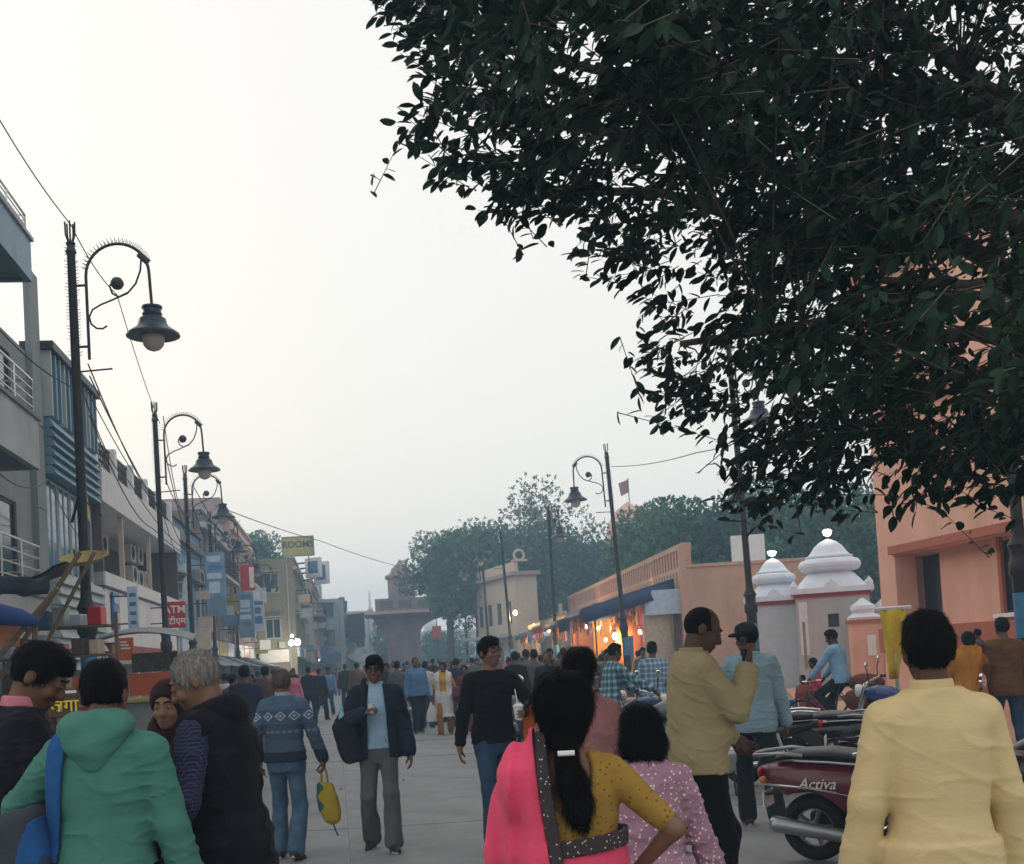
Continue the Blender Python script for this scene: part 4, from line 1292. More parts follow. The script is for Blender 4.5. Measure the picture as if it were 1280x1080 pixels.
# ------------------------------------------------------------------ street lamps
M_iron = mat('lamp_iron', (0.028, 0.026, 0.026), rough=0.55, metal=0.3, var=0.35, scale=8, bump=0.2, dirt=0.4, dirt_col=(0.10, 0.06, 0.035))
M_shade = mat('lamp_shade_enamel', (0.02, 0.028, 0.045), rough=0.35, metal=0.2, var=0.2, scale=6, bump=0.05)
M_globe = mat('frosted_globe', (0.72, 0.68, 0.62), rough=0.25, var=0.06, scale=3, bump=0.03, spec=0.5, translucent=0.5)
M_bluebase = mat('blue_base_paint', (0.05, 0.2, 0.36), rough=0.5, var=0.2, dirt=0.4)
HT = 8.62
def make_lamp(label):
    root = empty('street_lamp', (0, 0, 0), 0, label, 'street lamp', 'ornate street lamps')
    p = MB(); p.lathe([(0.17, 0), (0.17, 0.12), (0.125, 0.18), (0.115, 0.9), (0.115, 2.3), (0.15, 2.36), (0.15, 2.5), (0.12, 2.56), (0.12, 2.68), (0.15, 2.74), (0.09, 2.86), (0.078, 3.0), (0.062, HT - 0.5), (0.085, HT - 0.46), (0.055, HT - 0.38), (0.075, HT - 0.32), (0.02, HT - 0.28)], 12)
    p.build('pole', M_iron, root, 30)
    b = MB(); b.lathe([(0.12, 1.5), (0.121, 2.1)], 12); b.build('painted_band', M_bluebase, root, 30)
    f = MB()
    for k in range(5):
        a = k * 1.2566
        f.tube([(0.03 * math.cos(a), 0.03 * math.sin(a), HT - 0.32), (0.07 * math.cos(a), 0.07 * math.sin(a), HT - 0.2), (0.075 * math.cos(a), 0.075 * math.sin(a), HT)], 0.014, 5)
    f.build('finial', M_iron, root)
    z0 = HT - 0.85
    a = MB()
    a.tube([(0.21, 0, HT - 2.12), (0.21, 0, z0)] + arc((0.69, 0, z0), 0.48, 180, 0, 16) + [(1.19, 0, HT - 1.36)], 0.024, 8)
    for z in (HT - 0.98, HT - 1.92): a.tube([(0.05, 0, z), (0.21, 0, z)], 0.02, 6)
    a.tube([(1.03, 0, HT - 0.55), (1.1, 0, HT - 0.62), (1.16, 0, HT - 0.68)], 0.05, 6)
    a.build('arm', M_iron, root, 60)
    s = MB()
    s.tube([(1.06, 0, HT - 0.62), (1.04, 0, HT - 0.8), (0.96, 0, HT - 1.0), (0.83, 0, HT - 1.14), (0.7, 0, HT - 1.19), (0.6, 0, HT - 1.13), (0.565, 0, HT - 1.02), (0.6, 0, HT - 0.95)], 0.016, 6)
    s.build('scroll', M_iron, root, 60)
    s = MB()
    s.tube([(0.83, 0, HT - 1.13), (0.62, 0, HT - 1.22), (0.42, 0, HT - 1.29), (0.29, 0, HT - 1.36), (0.235, 0, HT - 1.47), (0.26, 0, HT - 1.58), (0.34, 0, HT - 1.65), (0.43, 0, HT - 1.66), (0.5, 0, HT - 1.62)], 0.015, 6)
    sc = s.build('scroll', M_iron, root, 60)
    s = MB(); s.tube([(0.03, 0, HT - 2.3), (0.55, 0, HT - 2.28)], 0.014, 5); s.build('cross_bar', M_iron, root)
    b = MB(); b.lathe([(0.001, -0.1), (0.06, -0.08), (0.095, -0.03), (0.1, 0), (0.095, 0.03), (0.06, 0.08), (0.001, 0.1)], 14, (0.68, 0, HT - 0.98)); b.build('ball', M_iron, sc, 'all')
    k = MB()
    for i in range(34):
        z = HT - 0.4 - i * 0.05
        for sgn in (-1, 1):
            aa = rng.uniform(-0.5, 0.5)
            k.tube([(sgn * 0.06 * math.cos(aa), 0.06 * math.sin(aa), z), (sgn * 0.105 * math.cos(aa), 0.1 * math.sin(aa), z + 0.02)], 0.005, 4)
    for i in range(24):
        t = R(165 - i * 6.2)
        for o in (-0.02, 0.02):
            k.tube([(0.69 + 0.49 * math.cos(t), o, z0 + 0.49 * math.sin(t)), (0.69 + 0.56 * math.cos(t), o * 2, z0 + 0.56 * math.sin(t))], 0.005, 4)
    k.build('bird_spikes', M_iron, root)['kind'] = 'stuff'
    L = MB(); zl = HT - 1.36
    L.lathe([(0.02, 0.02), (0.15, 0.0), (0.155, -0.03), (0.135, -0.05), (0.135, -0.1), (0.15, -0.12), (0.135, -0.15), (0.2, -0.2), (0.215, -0.27), (0.25, -0.33), (0.33, -0.38), (0.395, -0.43), (0.4, -0.46), (0.3, -0.465), (0.16, -0.44)][::-1], 20, (1.19, 0, zl))
    lo = L.build('lantern', M_shade, root, 35)
    g = MB(); g.lathe([(0.165, -0.45), (0.172, -0.5), (0.15, -0.6), (0.1, -0.66), (0.02, -0.69)][::-1], 16, (1.19, 0, zl)); g.build('globe', M_globe, lo, 'all')
    return root
proto = make_lamp('street lamp')
ORD = ['nearest street lamp on the left, before the blue clad building', 'second street lamp on the left, before the ATM sign', 'third street lamp on the left', 'fourth street lamp on the left', 'fifth street lamp on the left', 'sixth street lamp on the left', 'seventh street lamp on the left, near the lodge', 'eighth, farthest street lamp on the left']
LL = [(112, 18, 0, 0), (210.5, 30.2, 0, -0.3), (243, 39.5, 0, 0), (270, 51, 0, 0.3), (299, 62, 0, 0), (323, 74, 0, 0), (347, 86, 0, 0), (372, 100, 0, 0)]
RL = [(1283, 16, 180, 0, 'street lamp by the right edge before the terracotta building'), (945, 27, 50, -1.2, 'street lamp standing at the smaller domed booth'), (785, 40, 180, -2.2, 'street lamp before the pierced parapet'),
      (695.5, 53.8, -70, 0, 'street lamp among the bulb lit stalls, lantern turned right'), (641, 62.5, 180, -2.0, 'street lamp before the cream corner building'), (612, 74, 180, -1, 'farther slim street lamp left of the cream building'), (598, 85, 180, 0, 'next to last street lamp on the right'), (584, 97, 180, 0, 'last street lamp on the right by the gate')]
first = True
for i, (px, D, rz, ty) in enumerate(LL):
    o = proto if first else copy_tree(proto); first = False
    o.location = (at(px, 845, D).x, D, 0); o.rotation_euler = (0, R(ty), R(rz)); o['label'] = ORD[i]
for (px, D, rz, ty, lab) in RL:
    o = copy_tree(proto)
    o.location = (at(px, 812, D).x, D, 0)
    o.rotation_euler = (Matrix.Rotation(R(ty), 3, 'Y') @ Matrix.Rotation(R(rz), 3, 'Z')).to_euler()
    o['label'] = lab

# ------------------------------------------------------------------ overhead wires
M_wire = mat('cable', (0.02, 0.02, 0.02), rough=0.6, bump=0)
def wire(pts, rad, label, sag=0.0):
    q = MB()
    P = [at(*p) for p in pts]
    out = []
    for a, b in zip(P, P[1:]):
        for i in range(10):
            t = i / 10
            out.append(a.lerp(b, t) - Vector((0, 0, sag * 4 * t * (1 - t))))
    out.append(P[-1])
    q.tube(out, rad, 5)
    tag(q.build('overhead_wire', M_wire), label, 'wire', 'overhead wires')
wire([(-40, 80, 14), (88, 280, 17.9), (146, 368, 21), (200, 530, 29.9)], 0.009, 'wire from the upper left edge past the nearest lamp', 0.12)
wire([(112, 470, 18), (215, 655, 36), (245, 700, 42)], 0.012, 'sagging wire from the nearest lamp to the white building', 0.25)
wire([(110, 455, 18), (203, 640, 34), (235, 720, 48)], 0.012, 'lower sagging wire beside the white building', 0.3)
wire([(-20, 390, 16), (110, 490, 20), (210, 650, 30)], 0.01, 'wire crossing the grey balconies', 0.2)
wire([(205, 560, 30), (240, 690, 39), (300, 650, 62)], 0.014, 'looped wire between second and fifth left lamps', 0.3)
wire([(207, 600, 30), (243, 640, 39.4), (272, 680, 51)], 0.014, 'wire linking the second and third left lamps', 0.4)
wire([(270, 632, 50), (400, 676, 75), (495, 707, 92)], 0.022, 'long wire from the left lamps across to the gate tree', 0.1)
wire([(765, 583, 40), (870, 566, 30), (1000, 520, 22)], 0.012, 'wire from the right lamp into the fig tree', 0.1)
wire([(128, 775, 30), (180, 770, 36), (210, 740, 40)], 0.012, 'low wire across the white shop signs', 0.15)

wire([(100, 480, 18), (160, 600, 27), (240, 690, 39.4)], 0.011, 'wire slanting down across the white fascia', 0.3)
wire([(112, 520, 18), (190, 660, 31), (272, 700, 51)], 0.012, 'lowest wire slung between the left lamps', 0.35)
wire([(204, 520, 30), (228, 640, 36), (243, 600, 39.5)], 0.012, 'slack loop of cable behind the second left lamp', 0.5)
wire([(243, 610, 39.5), (300, 690, 62), (347, 730, 86)], 0.016, 'wire running on past the third left lamp', 0.3)
wire([(272, 660, 51), (325, 720, 74), (372, 750, 100)], 0.018, 'far wire along the left lamps toward the lodge', 0.3)
wire([(-30, 560, 15), (60, 600, 22), (130, 700, 30)], 0.01, 'wire sagging before the glass bays', 0.3)
# ------------------------------------------------------------------ shop signs on the left
def hung_board(name, x0, x1, y0, y1, D, m, label, rz=0.0, th=0.06, cat='sign', reach=0.9):
    p = at((x0 + x1) / 2, (y0 + y1) / 2, D)
    w_, h_ = (x1 - x0) * D / F_PX / max(0.3, math.cos(rz)), (y1 - y0) * D / F_PX
    e = empty(name, p, rz, label, cat)
    box_part('board', m, e, -w_ / 2, w_ / 2, -th / 2, th / 2, -h_ / 2, h_ / 2, 0.012)
    if reach:
        q = MB()
        for z in (-h_ * 0.3, h_ * 0.3): q.tube([(-w_ / 2, 0, z), (-w_ / 2 - reach, 0, z)], 0.02, 5)
        q.build('bracket', M_darkmetal, e)
    return e, w_, h_
e, w_, h_ = hung_board('atm_sign', 205, 232, 752, 785, 36, M_redsign, 'red ATM sign with white letters, hung from the white building', R(4))
lettering('lettering', 'ATM', M_letter, e, 0.32, (0, -0.035, 0.15), (R(90), 0, 0), bold=0.006)
lettering('lettering', 'एटीएम', M_letter, e, 0.26, (0, -0.035, -0.2), (R(90), 0, 0), bold=0.004)
e, w_, h_ = hung_board('vertical_sign', 160, 173, 733, 791, 28.5, M_paleblue, 'tall pale blue sign hung before the white shop front', R(6), reach=0.4)
for k in range(4): box_part('print', M_bluesign, e, -w_ * 0.3, w_ * 0.3, -0.036, -0.031, h_ * (0.28 - k * 0.2), h_ * (0.36 - k * 0.2))
e, w_, h_ = hung_board('blue_poster_board', 133, 152, 739, 786, 29.6, M_bluesign, 'blue poster board on the white shop front', R(80), reach=0)
e.location = Vector((lx(30.2) + 0.26, 30.2, at(142, 762, 29.6).z)); e.scale = (0.6, 1, 1)
e.rotation_euler = (0, 0, LROT)
box_part('print', M_paleblue, e, -w_ * 0.38, w_ * 0.38, -0.036, -0.031, h_ * 0.2, h_ * 0.4); box_part('print', M_paleblue, e, -w_ * 0.38, w_ * 0.38, -0.036, -0.031, -h_ * 0.4, -h_ * 0.05)
e, w_, h_ = hung_board('orange_menu_sign', 148, 167, 797, 830, 22, M_orangesign, 'orange red upright menu sign with white lower strip', R(8), reach=0.25)
box_part('strip', M_whitesign, e, -w_ * 0.5, w_ * 0.45, -0.04, -0.032, -h_ * 0.5, -h_ * 0.36)
for k in range(3): box_part('print', M_letter, e, -w_ * 0.3, w_ * (0.1 + 0.1 * k), -0.036, -0.031, h_ * (0.3 - k * 0.12), h_ * (0.36 - k * 0.12))
e, w_, h_ = hung_board('red_white_sign', 301, 318, 706, 738, 58, M_redsign, 'red and white hanging sign on the grey brown building', R(10))
box_part('print', M_whitesign, e, w_ * 0.12, w_ * 0.45, -0.036, -0.031, -h_ * 0.4, h_ * 0.4)
def prints(e, w_, h_, seed, ms, n=5):
    r = random.Random(seed)
    z = h_ * .44
    for k in range(n):
        hh = h_ * r.uniform(.06, .2)
        x0 = -w_ * r.uniform(.3, .45); x1 = w_ * r.uniform(.15, .45)
        if z - hh < -h_ * .46: break
        box_part('print', r.choice(ms), e, x0, x1, -.0395 if e.name.startswith('blue_h') else -.022, -.031 if e.name.startswith('blue_h') else -.0155, z - hh, z)
        z -= hh + h_ * r.uniform(.03, .07)
e, w_, h_ = hung_board('blue_banner', 299, 317, 740, 797, 56, M_bluepaint, 'long blue banner hanging below the red and white sign', R(14), th=0.03, cat='banner')
prints(e, w_, h_, 1, (M_paleblue, M_bluesign, M_greylight))
e, w_, h_ = hung_board('blue_banner', 317, 330, 735, 790, 60, M_paleblue, 'pale blue banner beside the long blue banner', R(10), th=0.03, cat='banner')
prints(e, w_, h_, 2, (M_whitesign, M_bluesign, M_bluepaint))
e, w_, h_ = hung_board('blue_hoarding', 258, 281, 690, 770, 47, M_bluepaint, 'tall faded blue hoarding on the blue washed building', R(25), cat='billboard')
prints(e, w_, h_, 3, (M_bluepanel, M_greylight, M_bluesign, M_paleblue), 7)
e, w_, h_ = hung_board('picture_hoarding', 216, 233, 705, 755, 43, M_whitesign, 'white hoarding with dark figure beside the ATM sign', R(12), cat='billboard')
for k in range(3): box_part('print', M_paleblue, e, -w_ * .45, w_ * .45, -.04, -.0385, h_ * (.3 - .28 * k), h_ * (.34 - .28 * k))
q = MB(); q.prism([(-0.1, -0.5), (0.05, -0.5), (0.12, 0.1), (0.2, 0.25), (0.06, 0.5), (-0.08, 0.45), (-0.18, 0.2), (-0.05, 0.1)], 'y', -0.038, -0.031); q.build('print', M_bluepanel, e)
e, w_, h_ = hung_board('small_white_sign', 325, 338, 800, 812, 66, mat('lit_sign', (0.8, 0.8, 0.75), emit=((1, 0.97, 0.85), 0.35)), 'small lit white shop sign under the pale blue banner', R(10))
e, w_, h_ = hung_board('yellow_letter_board', 62, 97, 862, 897, 9.0, mat('dark_red_board', (0.09, 0.05, 0.03), var=0.3), 'dark board with yellow lettering behind the hooded man', R(10), reach=0)
lettering('lettering', 'जंगा', M_yellowletter, e, 0.13, (0.01, -0.035, -0.02), (R(90), 0, 0), bold=0.001)
box_part('top_strip', M_whitesign, e, -0.1, 0.1, -0.036, -0.031, 0.075, 0.095)
q = MB()
for x in (-0.08, 0.08): q.tube([(x, 0.03, -e.location.z), (x, 0.03, 0.05)], 0.012, 6)
q.build('post', M_darkmetal, e)

# satellite dishes on the nearest lamp
def dish(x, y, D, rad, tilt, rz, label):
    e = empty('satellite_dish', at(x, y, D), rz, label, 'antenna', 'satellite dishes')
    d = MB(); prof = [(rad * t, 0.35 * rad * t * t) for t in np.linspace(0.02, 1, 8)]
    prof = prof + [(rad * t, 0.35 * rad * t * t - 0.015) for t in np.linspace(1.01, 0.02, 8)]
    d.lathe(prof, 24); o = d.build('bowl', M_dish, e, 50); o.rotation_euler = (tilt, 0, 0)
    s = MB(); s.tube([(0, 0, -0.02), (0, 0.1, -0.35)], 0.025, 6); s.build('mount', M_darkmetal, e)
    s = MB(); s.tube([(0, -rad * 0.9 * math.cos(tilt), rad * 0.3), (0, -0.3, rad * 0.9)], 0.012, 5); s.build('feed_arm', M_darkmetal, o)
    return e
dish(105, 705, 17.2, 0.33, R(20), 0, 'olive satellite dish facing up beside the nearest lamp')
dish(97, 625, 18.6, 0.36, R(84), R(104), 'olive satellite dish edge on behind the nearest lamp')

# ------------------------------------------------------------------ stall at the left edge
def drape(rows, m, name, parent, seed=0, amp=0.03, th=0.012):
    r = random.Random(seed)
    g = [[Vector(p) + Vector((r.uniform(-1, 1), r.uniform(-1, 1), r.uniform(-1, 1))) * amp for p in row] for row in rows]
    q = MB(); q.sheet(g, th)
    return q.build(name, m, parent, 'all')
def bil(a, b, c, d, nu, nv, sag=0.0):
    a, b, c, d = map(Vector, (a, b, c, d))
    return [[(a.lerp(b, u / nu)).lerp(d.lerp(c, u / nu), v / nv) - Vector((0, 0, sag * math.sin(math.pi * u / nu) * (0.4 + 0.6 * math.sin(math.pi * v / nv)))) for u in range(nu + 1)] for v in range(nv + 1)]
ST = empty('tarp_stall', (at(20, 850, 13).x, 13, 0), 0, 'dark tarp stall on leaning bamboo poles at the left edge', 'stall')
so = Vector(ST.location)
L_ = lambda x, y, D: at(x, y, D) - so
drape(bil(L_(-70, 752, 12.6), L_(85, 700, 12.8), L_(88, 716, 15.2), L_(-40, 735, 15.0), 10, 6, 0.12), M_tarpdark, 'tarp', ST, 1)
drape(bil(L_(-60, 745, 12.55), L_(60, 742, 12.6), L_(60, 722, 12.62), L_(-60, 715, 12.57), 8, 3, 0.0), M_tarpdark, 'tarp_valance', ST, 2)
q = MB(); q.tube([L_(-60, 768, 12.3), L_(0, 768, 12.3), L_(25, 772, 12.3), L_(46, 778, 12.3)], [0.12, 0.11, 0.09, 0.05], 10); q.build('rolled_tarp', mat('blue_tarp_roll', (0.03, 0.06, 0.22), bump=0.5, bscale=20), ST, 'all')
for (x0, y0, x1, y1, D, rr) in ((72, 735, 4, 815, 12.4, 0.03), (100, 690, 30, 800, 12.9, 0.028), (118, 690, 60, 800, 13.1, 0.022), (44, 770, 42, 1100, 12.5, 0.03), (-60, 720, -62, 1200, 12.4, 0.03)):
    a, b = L_(x0, y0, D), L_(x1, y1, D)
    d = b - a
    b2 = a + d * ((-so.z - a.z) / d.z) if d.z < 0 else b
    b2 = a + d * min(1.9, (-a.z) / d.z)
    q = MB(); q.tube([a, b2], rr, 7); q.build('bamboo_pole', M_bamboo, ST)
box_part('counter', M_greybrown, ST, -1.6, 0.5, 0.2, 1.2, 0, 0.85, 0.02)
for zz in (1.15, 1.55, 1.95, 2.3):
    box_part('shelf', M_bamboo, ST, -2.0, 0.62, 1.2, 1.6, zz - .02, zz)
    for k in range(12):
        x = -1.95 + k * .21
        box_part('packet', rng.choice((M_orangesign, M_redsign, M_yellowsign, M_paleblue, M_cream, M_bluesign, M_brown, M_greylight)), ST, x, x + rng.uniform(.1, .18), 1.25, 1.45, zz + .001, zz + rng.uniform(.14, .3), .01)
for x in (-2.0, .62):
    box_part('shelf_post', M_bamboo, ST, x, x + .04, 1.4, 1.44, 0, 2.45)
pst = empty('portrait_poster', L_(8, 790, 12.7) + so, 0, 'faded orange portrait poster under the rolled blue tarp', 'poster')
box_part('sheet', mat('poster_orange', (0.42, 0.16, 0.07), var=0.4, scale=7), pst, -0.15, 0.13, -0.01, 0.01, -0.16, 0.16)
q = MB(); q.lathe([(0.001, -0.012), (0.055, -0.011), (0.055, -0.013)], 12); o = q.build('portrait', mat('poster_face', (0.45, 0.24, 0.16)), pst); o.rotation_euler = (R(90), 0, 0)
lb = MB()
for k in range(7):
    box_part('goods_box', rng.choice((M_orangesign, M_redsign, M_yellowsign, M_paleblue, M_cream)), ST, -1.5 + k * 0.27, -1.28 + k * 0.27, 0.3, 0.6, 0.852, 0.852 + rng.uniform(0.12, 0.3), 0.01)
# snack cart between the heads
CT = empty('snack_cart', (at(190, 860, 20).x, 20, 0), R(8), 'snack cart with orange menu banner and yellow ledge by the shops', 'cart')
box_part('body', mat('cart_grey', (0.33, 0.36, 0.33), rough=0.4, metal=0.3, var=0.1, dirt=0.3), CT, -0.75, 0.55, -0.4, 0.4, 0.35, 1.25, 0.02)
box_part('ledge', M_yellowsign, CT, -0.8, 0.6, -0.55, 0.45, 1.252, 1.32, 0.01)
box_part('banner', M_orangesign, CT, -0.3, 0.5, -0.36, -0.33, 1.36, 1.72)
box_part('menu_board', mat('menu_brown', (0.09, 0.07, 0.05), var=0.6, scale=25), CT, -0.25, 0.5, -0.34, -0.31, 1.74, 2.05)
for x in (-0.7, 0.5):
    q = MB(); q.tube([(x, -0.34, 1.32), (x, -0.34, 2.3)], 0.02, 6); q.build('post', M_steel, CT)
q = MB(); q.sheet([[(x, y, 2.3 + 0.18 * (1 - ((x + 0.1) / 0.9) ** 2) - 0.1 * (y < -0.3)) for x in np.linspace(-0.95, 0.75, 9)] for y in (-0.8, -0.4, 0.0, 0.4)], 0.02); q.build('canopy', M_tarpgrey, CT, 'all')
for x in (-0.5, 0.3):
    q = MB(); q.tube([(x + 0.3 * math.cos(t), -0.42, 0.33 + 0.3 * math.sin(t)) for t in np.linspace(0, 6.283, 21)[:-1]], 0.03, 6, closed=True)
    for t in range(6): q.tube([(x, -0.42, 0.33), (x + 0.3 * math.cos(t), -0.42, 0.33 + 0.3 * math.sin(t))], 0.008, 4)
    q.build('wheel', M_darkmetal, CT)

# ------------------------------------------------------------------ stalls on the right
M_yellowcloth = fabric('yellow_stall_cloth', (0.50, 0.28, 0.05), translucent=0.3)
M_orangecloth = fabric('orange_stall_cloth', (0.55, 0.16, 0.03), translucent=0.3)
M_pinkcloth = fabric('pink_stall_cloth', (0.50, 0.09, 0.20), translucent=0.3)
M_creamcloth = fabric('cream_stall_cloth', (0.5, 0.46, 0.40), translucent=0.3)
M_purplecloth = fabric('purple_stall_cloth', (0.2, 0.08, 0.2), translucent=0.3)
M_tarptan = mat('tan_tarp', (0.30, 0.24, 0.17), rough=0.6, var=0.2, scale=3, bump=0.4, bscale=18, dirt=0.4, translucent=0.25)
M_redcloth = fabric('red_stall_cloth', (0.45, 0.04, 0.03), translucent=0.3)
M_brass = mat('brass_goods', (0.6, 0.35, 0.08), rough=0.3, metal=0.8, var=0.2)
def stall(D0, D1, depth, ztop, tarp, back, label, seed, gap=0.3, goods=True, slope=0.9):
    r = random.Random(seed)
    root = empty('market_stall', (sx_(D0) - gap, D0, 0.1), SROT, label, 'stall', 'market stalls along the right side')
    L = (D1 - D0) - 0.3
    for x in (0.05, L - 0.05):
        for y in (0.05, depth):
            q = MB(); q.tube([(x, y, 0), (x, y, ztop - slope * y / depth - 0.05)], 0.035, 6); q.build('post', M_bamboo, root)
    drape([[(x, y * (depth + 0.5), ztop - slope * y - 0.10 * math.sin(math.pi * (x / L) * 3) ** 2) for x in np.linspace(-0.15, L + 0.15, 13)] for y in np.linspace(0, 1, 6)], tarp, 'tarp', root, seed, 0.03, 0.015)
    drape([[(x, depth + 0.5, ztop - slope - 0.02 - z) for x in np.linspace(-0.15, L + 0.15, 13)] for z in np.linspace(0, 0.28, 3)], tarp, 'valance', root, seed + 1, 0.03, 0.012)
    drape([[(x, 0.03 + 0.05 * math.sin(x * 9), z) for x in np.linspace(0.08, L - 0.08, 22)] for z in np.linspace(0.1, ztop - 0.15, 5)], back, 'back_cloth', root, seed + 2, 0.02, 0.012)
    drape([[(0.08 + 0.04 * math.sin(y * 9), y, z) for y in np.linspace(0.08, depth * 0.4, 8)] for z in np.linspace(0.1, ztop - 0.35, 4)], back, 'side_cloth', root, seed + 3, 0.02, 0.012)
    drape([[(-0.16, y * (depth + 0.5), ztop - slope * y - v * .55) for y in np.linspace(0, 1, 8)] for v in np.linspace(0, 1, 3)], tarp, 'side_valance', root, seed + 4, 0.02, 0.012)
    box_part('table', mat('stall_table', (0.14, 0.10, 0.07), var=0.2), root, 0.3, L - 0.3, depth * 0.55, depth * 0.98, 0.05, 0.8, 0.02)
    if goods:
        for k in range(int(L / 0.35)):
            x = 0.4 + k * 0.34
            if x > L - 0.5: break
            q = MB(); s = r.uniform(0.06, 0.13)
            q.lathe([(s * 0.6, 0.802), (s, 0.80 + s), (s * 0.9, 0.8 + s * 1.6), (s * 0.4, 0.8 + s * 2.0), (s * 0.5, 0.8 + s * 2.4)], 10, (x, depth * r.uniform(0.65, 0.9), 0))
            q.build('ware', r.choice((M_brass, M_brass, M_orangecloth, M_pinkcloth, M_creamcloth)), root, 50)
        for k in range(int(L / 0.42)):
            x = 0.15 + k * 0.42
            w_, h_ = r.uniform(0.12, 0.34), r.uniform(0.3, 0.9)
            drape([[(x + u, depth + .25 + .03 * math.sin(u * 22), ztop - slope - .1 - v) for u in np.linspace(0, w_, 5)] for v in np.linspace(0, h_, 4)], r.choice((M_orangecloth, M_yellowcloth, M_pinkcloth, M_creamcloth, M_purplecloth, M_yellowcloth, M_redcloth, M_orangecloth)), 'hanging_garment', root, seed + k, 0.015, 0.01)
        for k in range(int(L / 0.5)):
            x = 0.3 + k * 0.5
            w_, h_ = r.uniform(0.28, 0.42), r.uniform(0.6, 1.1)
            y = r.uniform(0.15, depth * 0.55)
            drape([[(x + u, y + 0.04 * math.sin(u * 22), ztop - 0.5 - v) for u in np.linspace(0, w_, 7)] for v in np.linspace(0, h_, 5)], r.choice((M_orangecloth, M_yellowcloth, M_pinkcloth, M_creamcloth, M_purplecloth, M_yellowcloth)), 'hanging_garment', root, seed + k, 0.02, 0.01)
    return root
stall(44.6, 50.4, 3.0, 4.1, M_tarpblue, M_creamcloth, 'blue tarp stall nearest on the right with white side banner', 1)
stall(50.8, 56.8, 3.2, 3.9, M_tarpdark, M_orangecloth, 'warm lit stall with brass wares beside the blue tarp stall', 2)
stall(57.2, 64.8, 3.3, 4.1, M_tarptan, M_yellowcloth, 'yellow cloth stall with hanging garments and sloping grey roof', 3)
stall(65.2, 74, 3.3, 3.8, M_tarpblue, M_orangecloth, 'farthest blue roofed stall on the right', 4)
# white banner and blue frame of the nearest stall
e, w_, h_ = hung_board('white_banner', 806, 857, 737, 768, 44.3, M_paleblue, 'pale banner panel hung across the nearest blue stall', R(-12), th=0.03, cat='banner', reach=0)
e, w_, h_ = hung_board('blue_post_board', 783, 793, 795, 850, 43.0, M_bluesign, 'upright blue board standing before the nearest stall', 0, cat='sign', reach=0)
e.scale = (1, 1, 1); box_part('leg', M_bluesign, e, -w_ / 2 + 0.01, w_ / 2 - 0.01, -0.02, 0.02, -e.location.z, -h_ / 2)
def lit(x, y, D, r_, m, label, watt, col):
    e = bulb(x, y, D, r_, m, label, 'bulbs over the stalls', 0.5)
    if watt:
        watt *= 5
        l = bpy.data.lights.new('bulb_light', 'POINT'); l.energy = watt; l.color = col; l.shadow_soft_size = r_ * 1.2
        o = bpy.data.objects.new('bulb_light', l); COL.objects.link(o); o.parent = e; o.location = (0, 0, -r_ * 2)
    return e
WARM = (1.0, 0.66, 0.34)
lit(769, 795, 50.5, 0.13, M_bulb, 'brightest white bulb above the brass wares', 60, (1, 0.86, 0.65))
lit(712, 775, 58, 0.10, M_bulb, 'round bulb at the edge of the yellow cloth stall', 70, WARM)
lit(725, 777, 57.5, 0.07, M_warmbulb, 'small bulb right of the round bulb', 0, WARM)
lit(733, 783, 55, 0.09, M_warmbulb, 'warm bulb hanging over the orange goods', 90, (1, 0.6, 0.25))
lit(686, 788, 64, 0.08, M_warmbulb, 'small bulb deep in the yellow cloth stall', 60, WARM)
lit(757, 800, 51, 0.07, M_warmbulb, 'small warm bulb left of the brightest white bulb', 30, WARM)
lit(800, 790, 46, 0.07, M_bulb, 'white bulb inside the blue tarp stall', 30, (1, 0.86, 0.65))
lit(668, 798, 68, 0.09, M_warmbulb, 'warm bulb in the farthest blue roofed stall', 60, WARM)
lit(748, 785, 53, 0.07, M_warmbulb, 'warm bulb over the stall with brass wares', 60, (1, 0.6, 0.25))
lit(644, 766, 63, 0.12, M_warmbulb, 'bright warm lamp at the far end of the stalls', 80, WARM)
for (x, y, D, rr, lab) in ((364, 804, 74, 0.17, 'left bright bulb of the lit shop below the lodge'), (372, 803, 74, 0.2, 'right bright bulb of the lit shop below the lodge'), (388, 826, 100, 0.24, 'bright bulb low in the street right of the lodge'), (398, 824, 105, 0.16, 'small bright bulb beside the low bright bulb'), (404, 823, 108, 0.16, 'rightmost small bright bulb of the far left row'), (365, 795, 74, 0.09, 'small upper bulb over the lit shop')):
    e = bulb(x, y, D, rr, M_bulb, lab, 'bulbs in the far shops', 0.5)
    if rr > 0.16:
        l = bpy.data.lights.new('bulb_light', 'POINT'); l.energy = 120; l.color = (1, 0.85, 0.6); l.shadow_soft_size = 0.2
        o = bpy.data.objects.new('bulb_light', l); COL.objects.link(o); o.parent = e; o.location = (0, -0.4, -0.3)
# yellow banner by the gate posts
e = empty('yellow_banner', (at(1118, 800, 20).x, 20, 0.1), R(-15), 'yellow cloth banner on a post beside the terracotta building', 'banner')
q = MB(); q.tube([(0, 0, 0), (0, 0, 2.0)], 0.03, 6); q.tube([(-0.25, 0, 1.98), (0.3, 0, 1.98)], 0.04, 6); q.build('post', M_steel, e)
M_yellowbanner = fabric('yellow_banner_cloth', (0.62, 0.44, 0.03))
drape([[(-0.2 + 0.42 * u * (1 - 0.65 * v) + 0.08 * v, -0.05 + 0.05 * math.sin(u * 9 + v * 3), 1.96 - 1.15 * v) for u in np.linspace(0, 1, 8)] for v in np.linspace(0, 1, 7)], M_yellowbanner, 'cloth', e, 3, 0.01, 0.012)

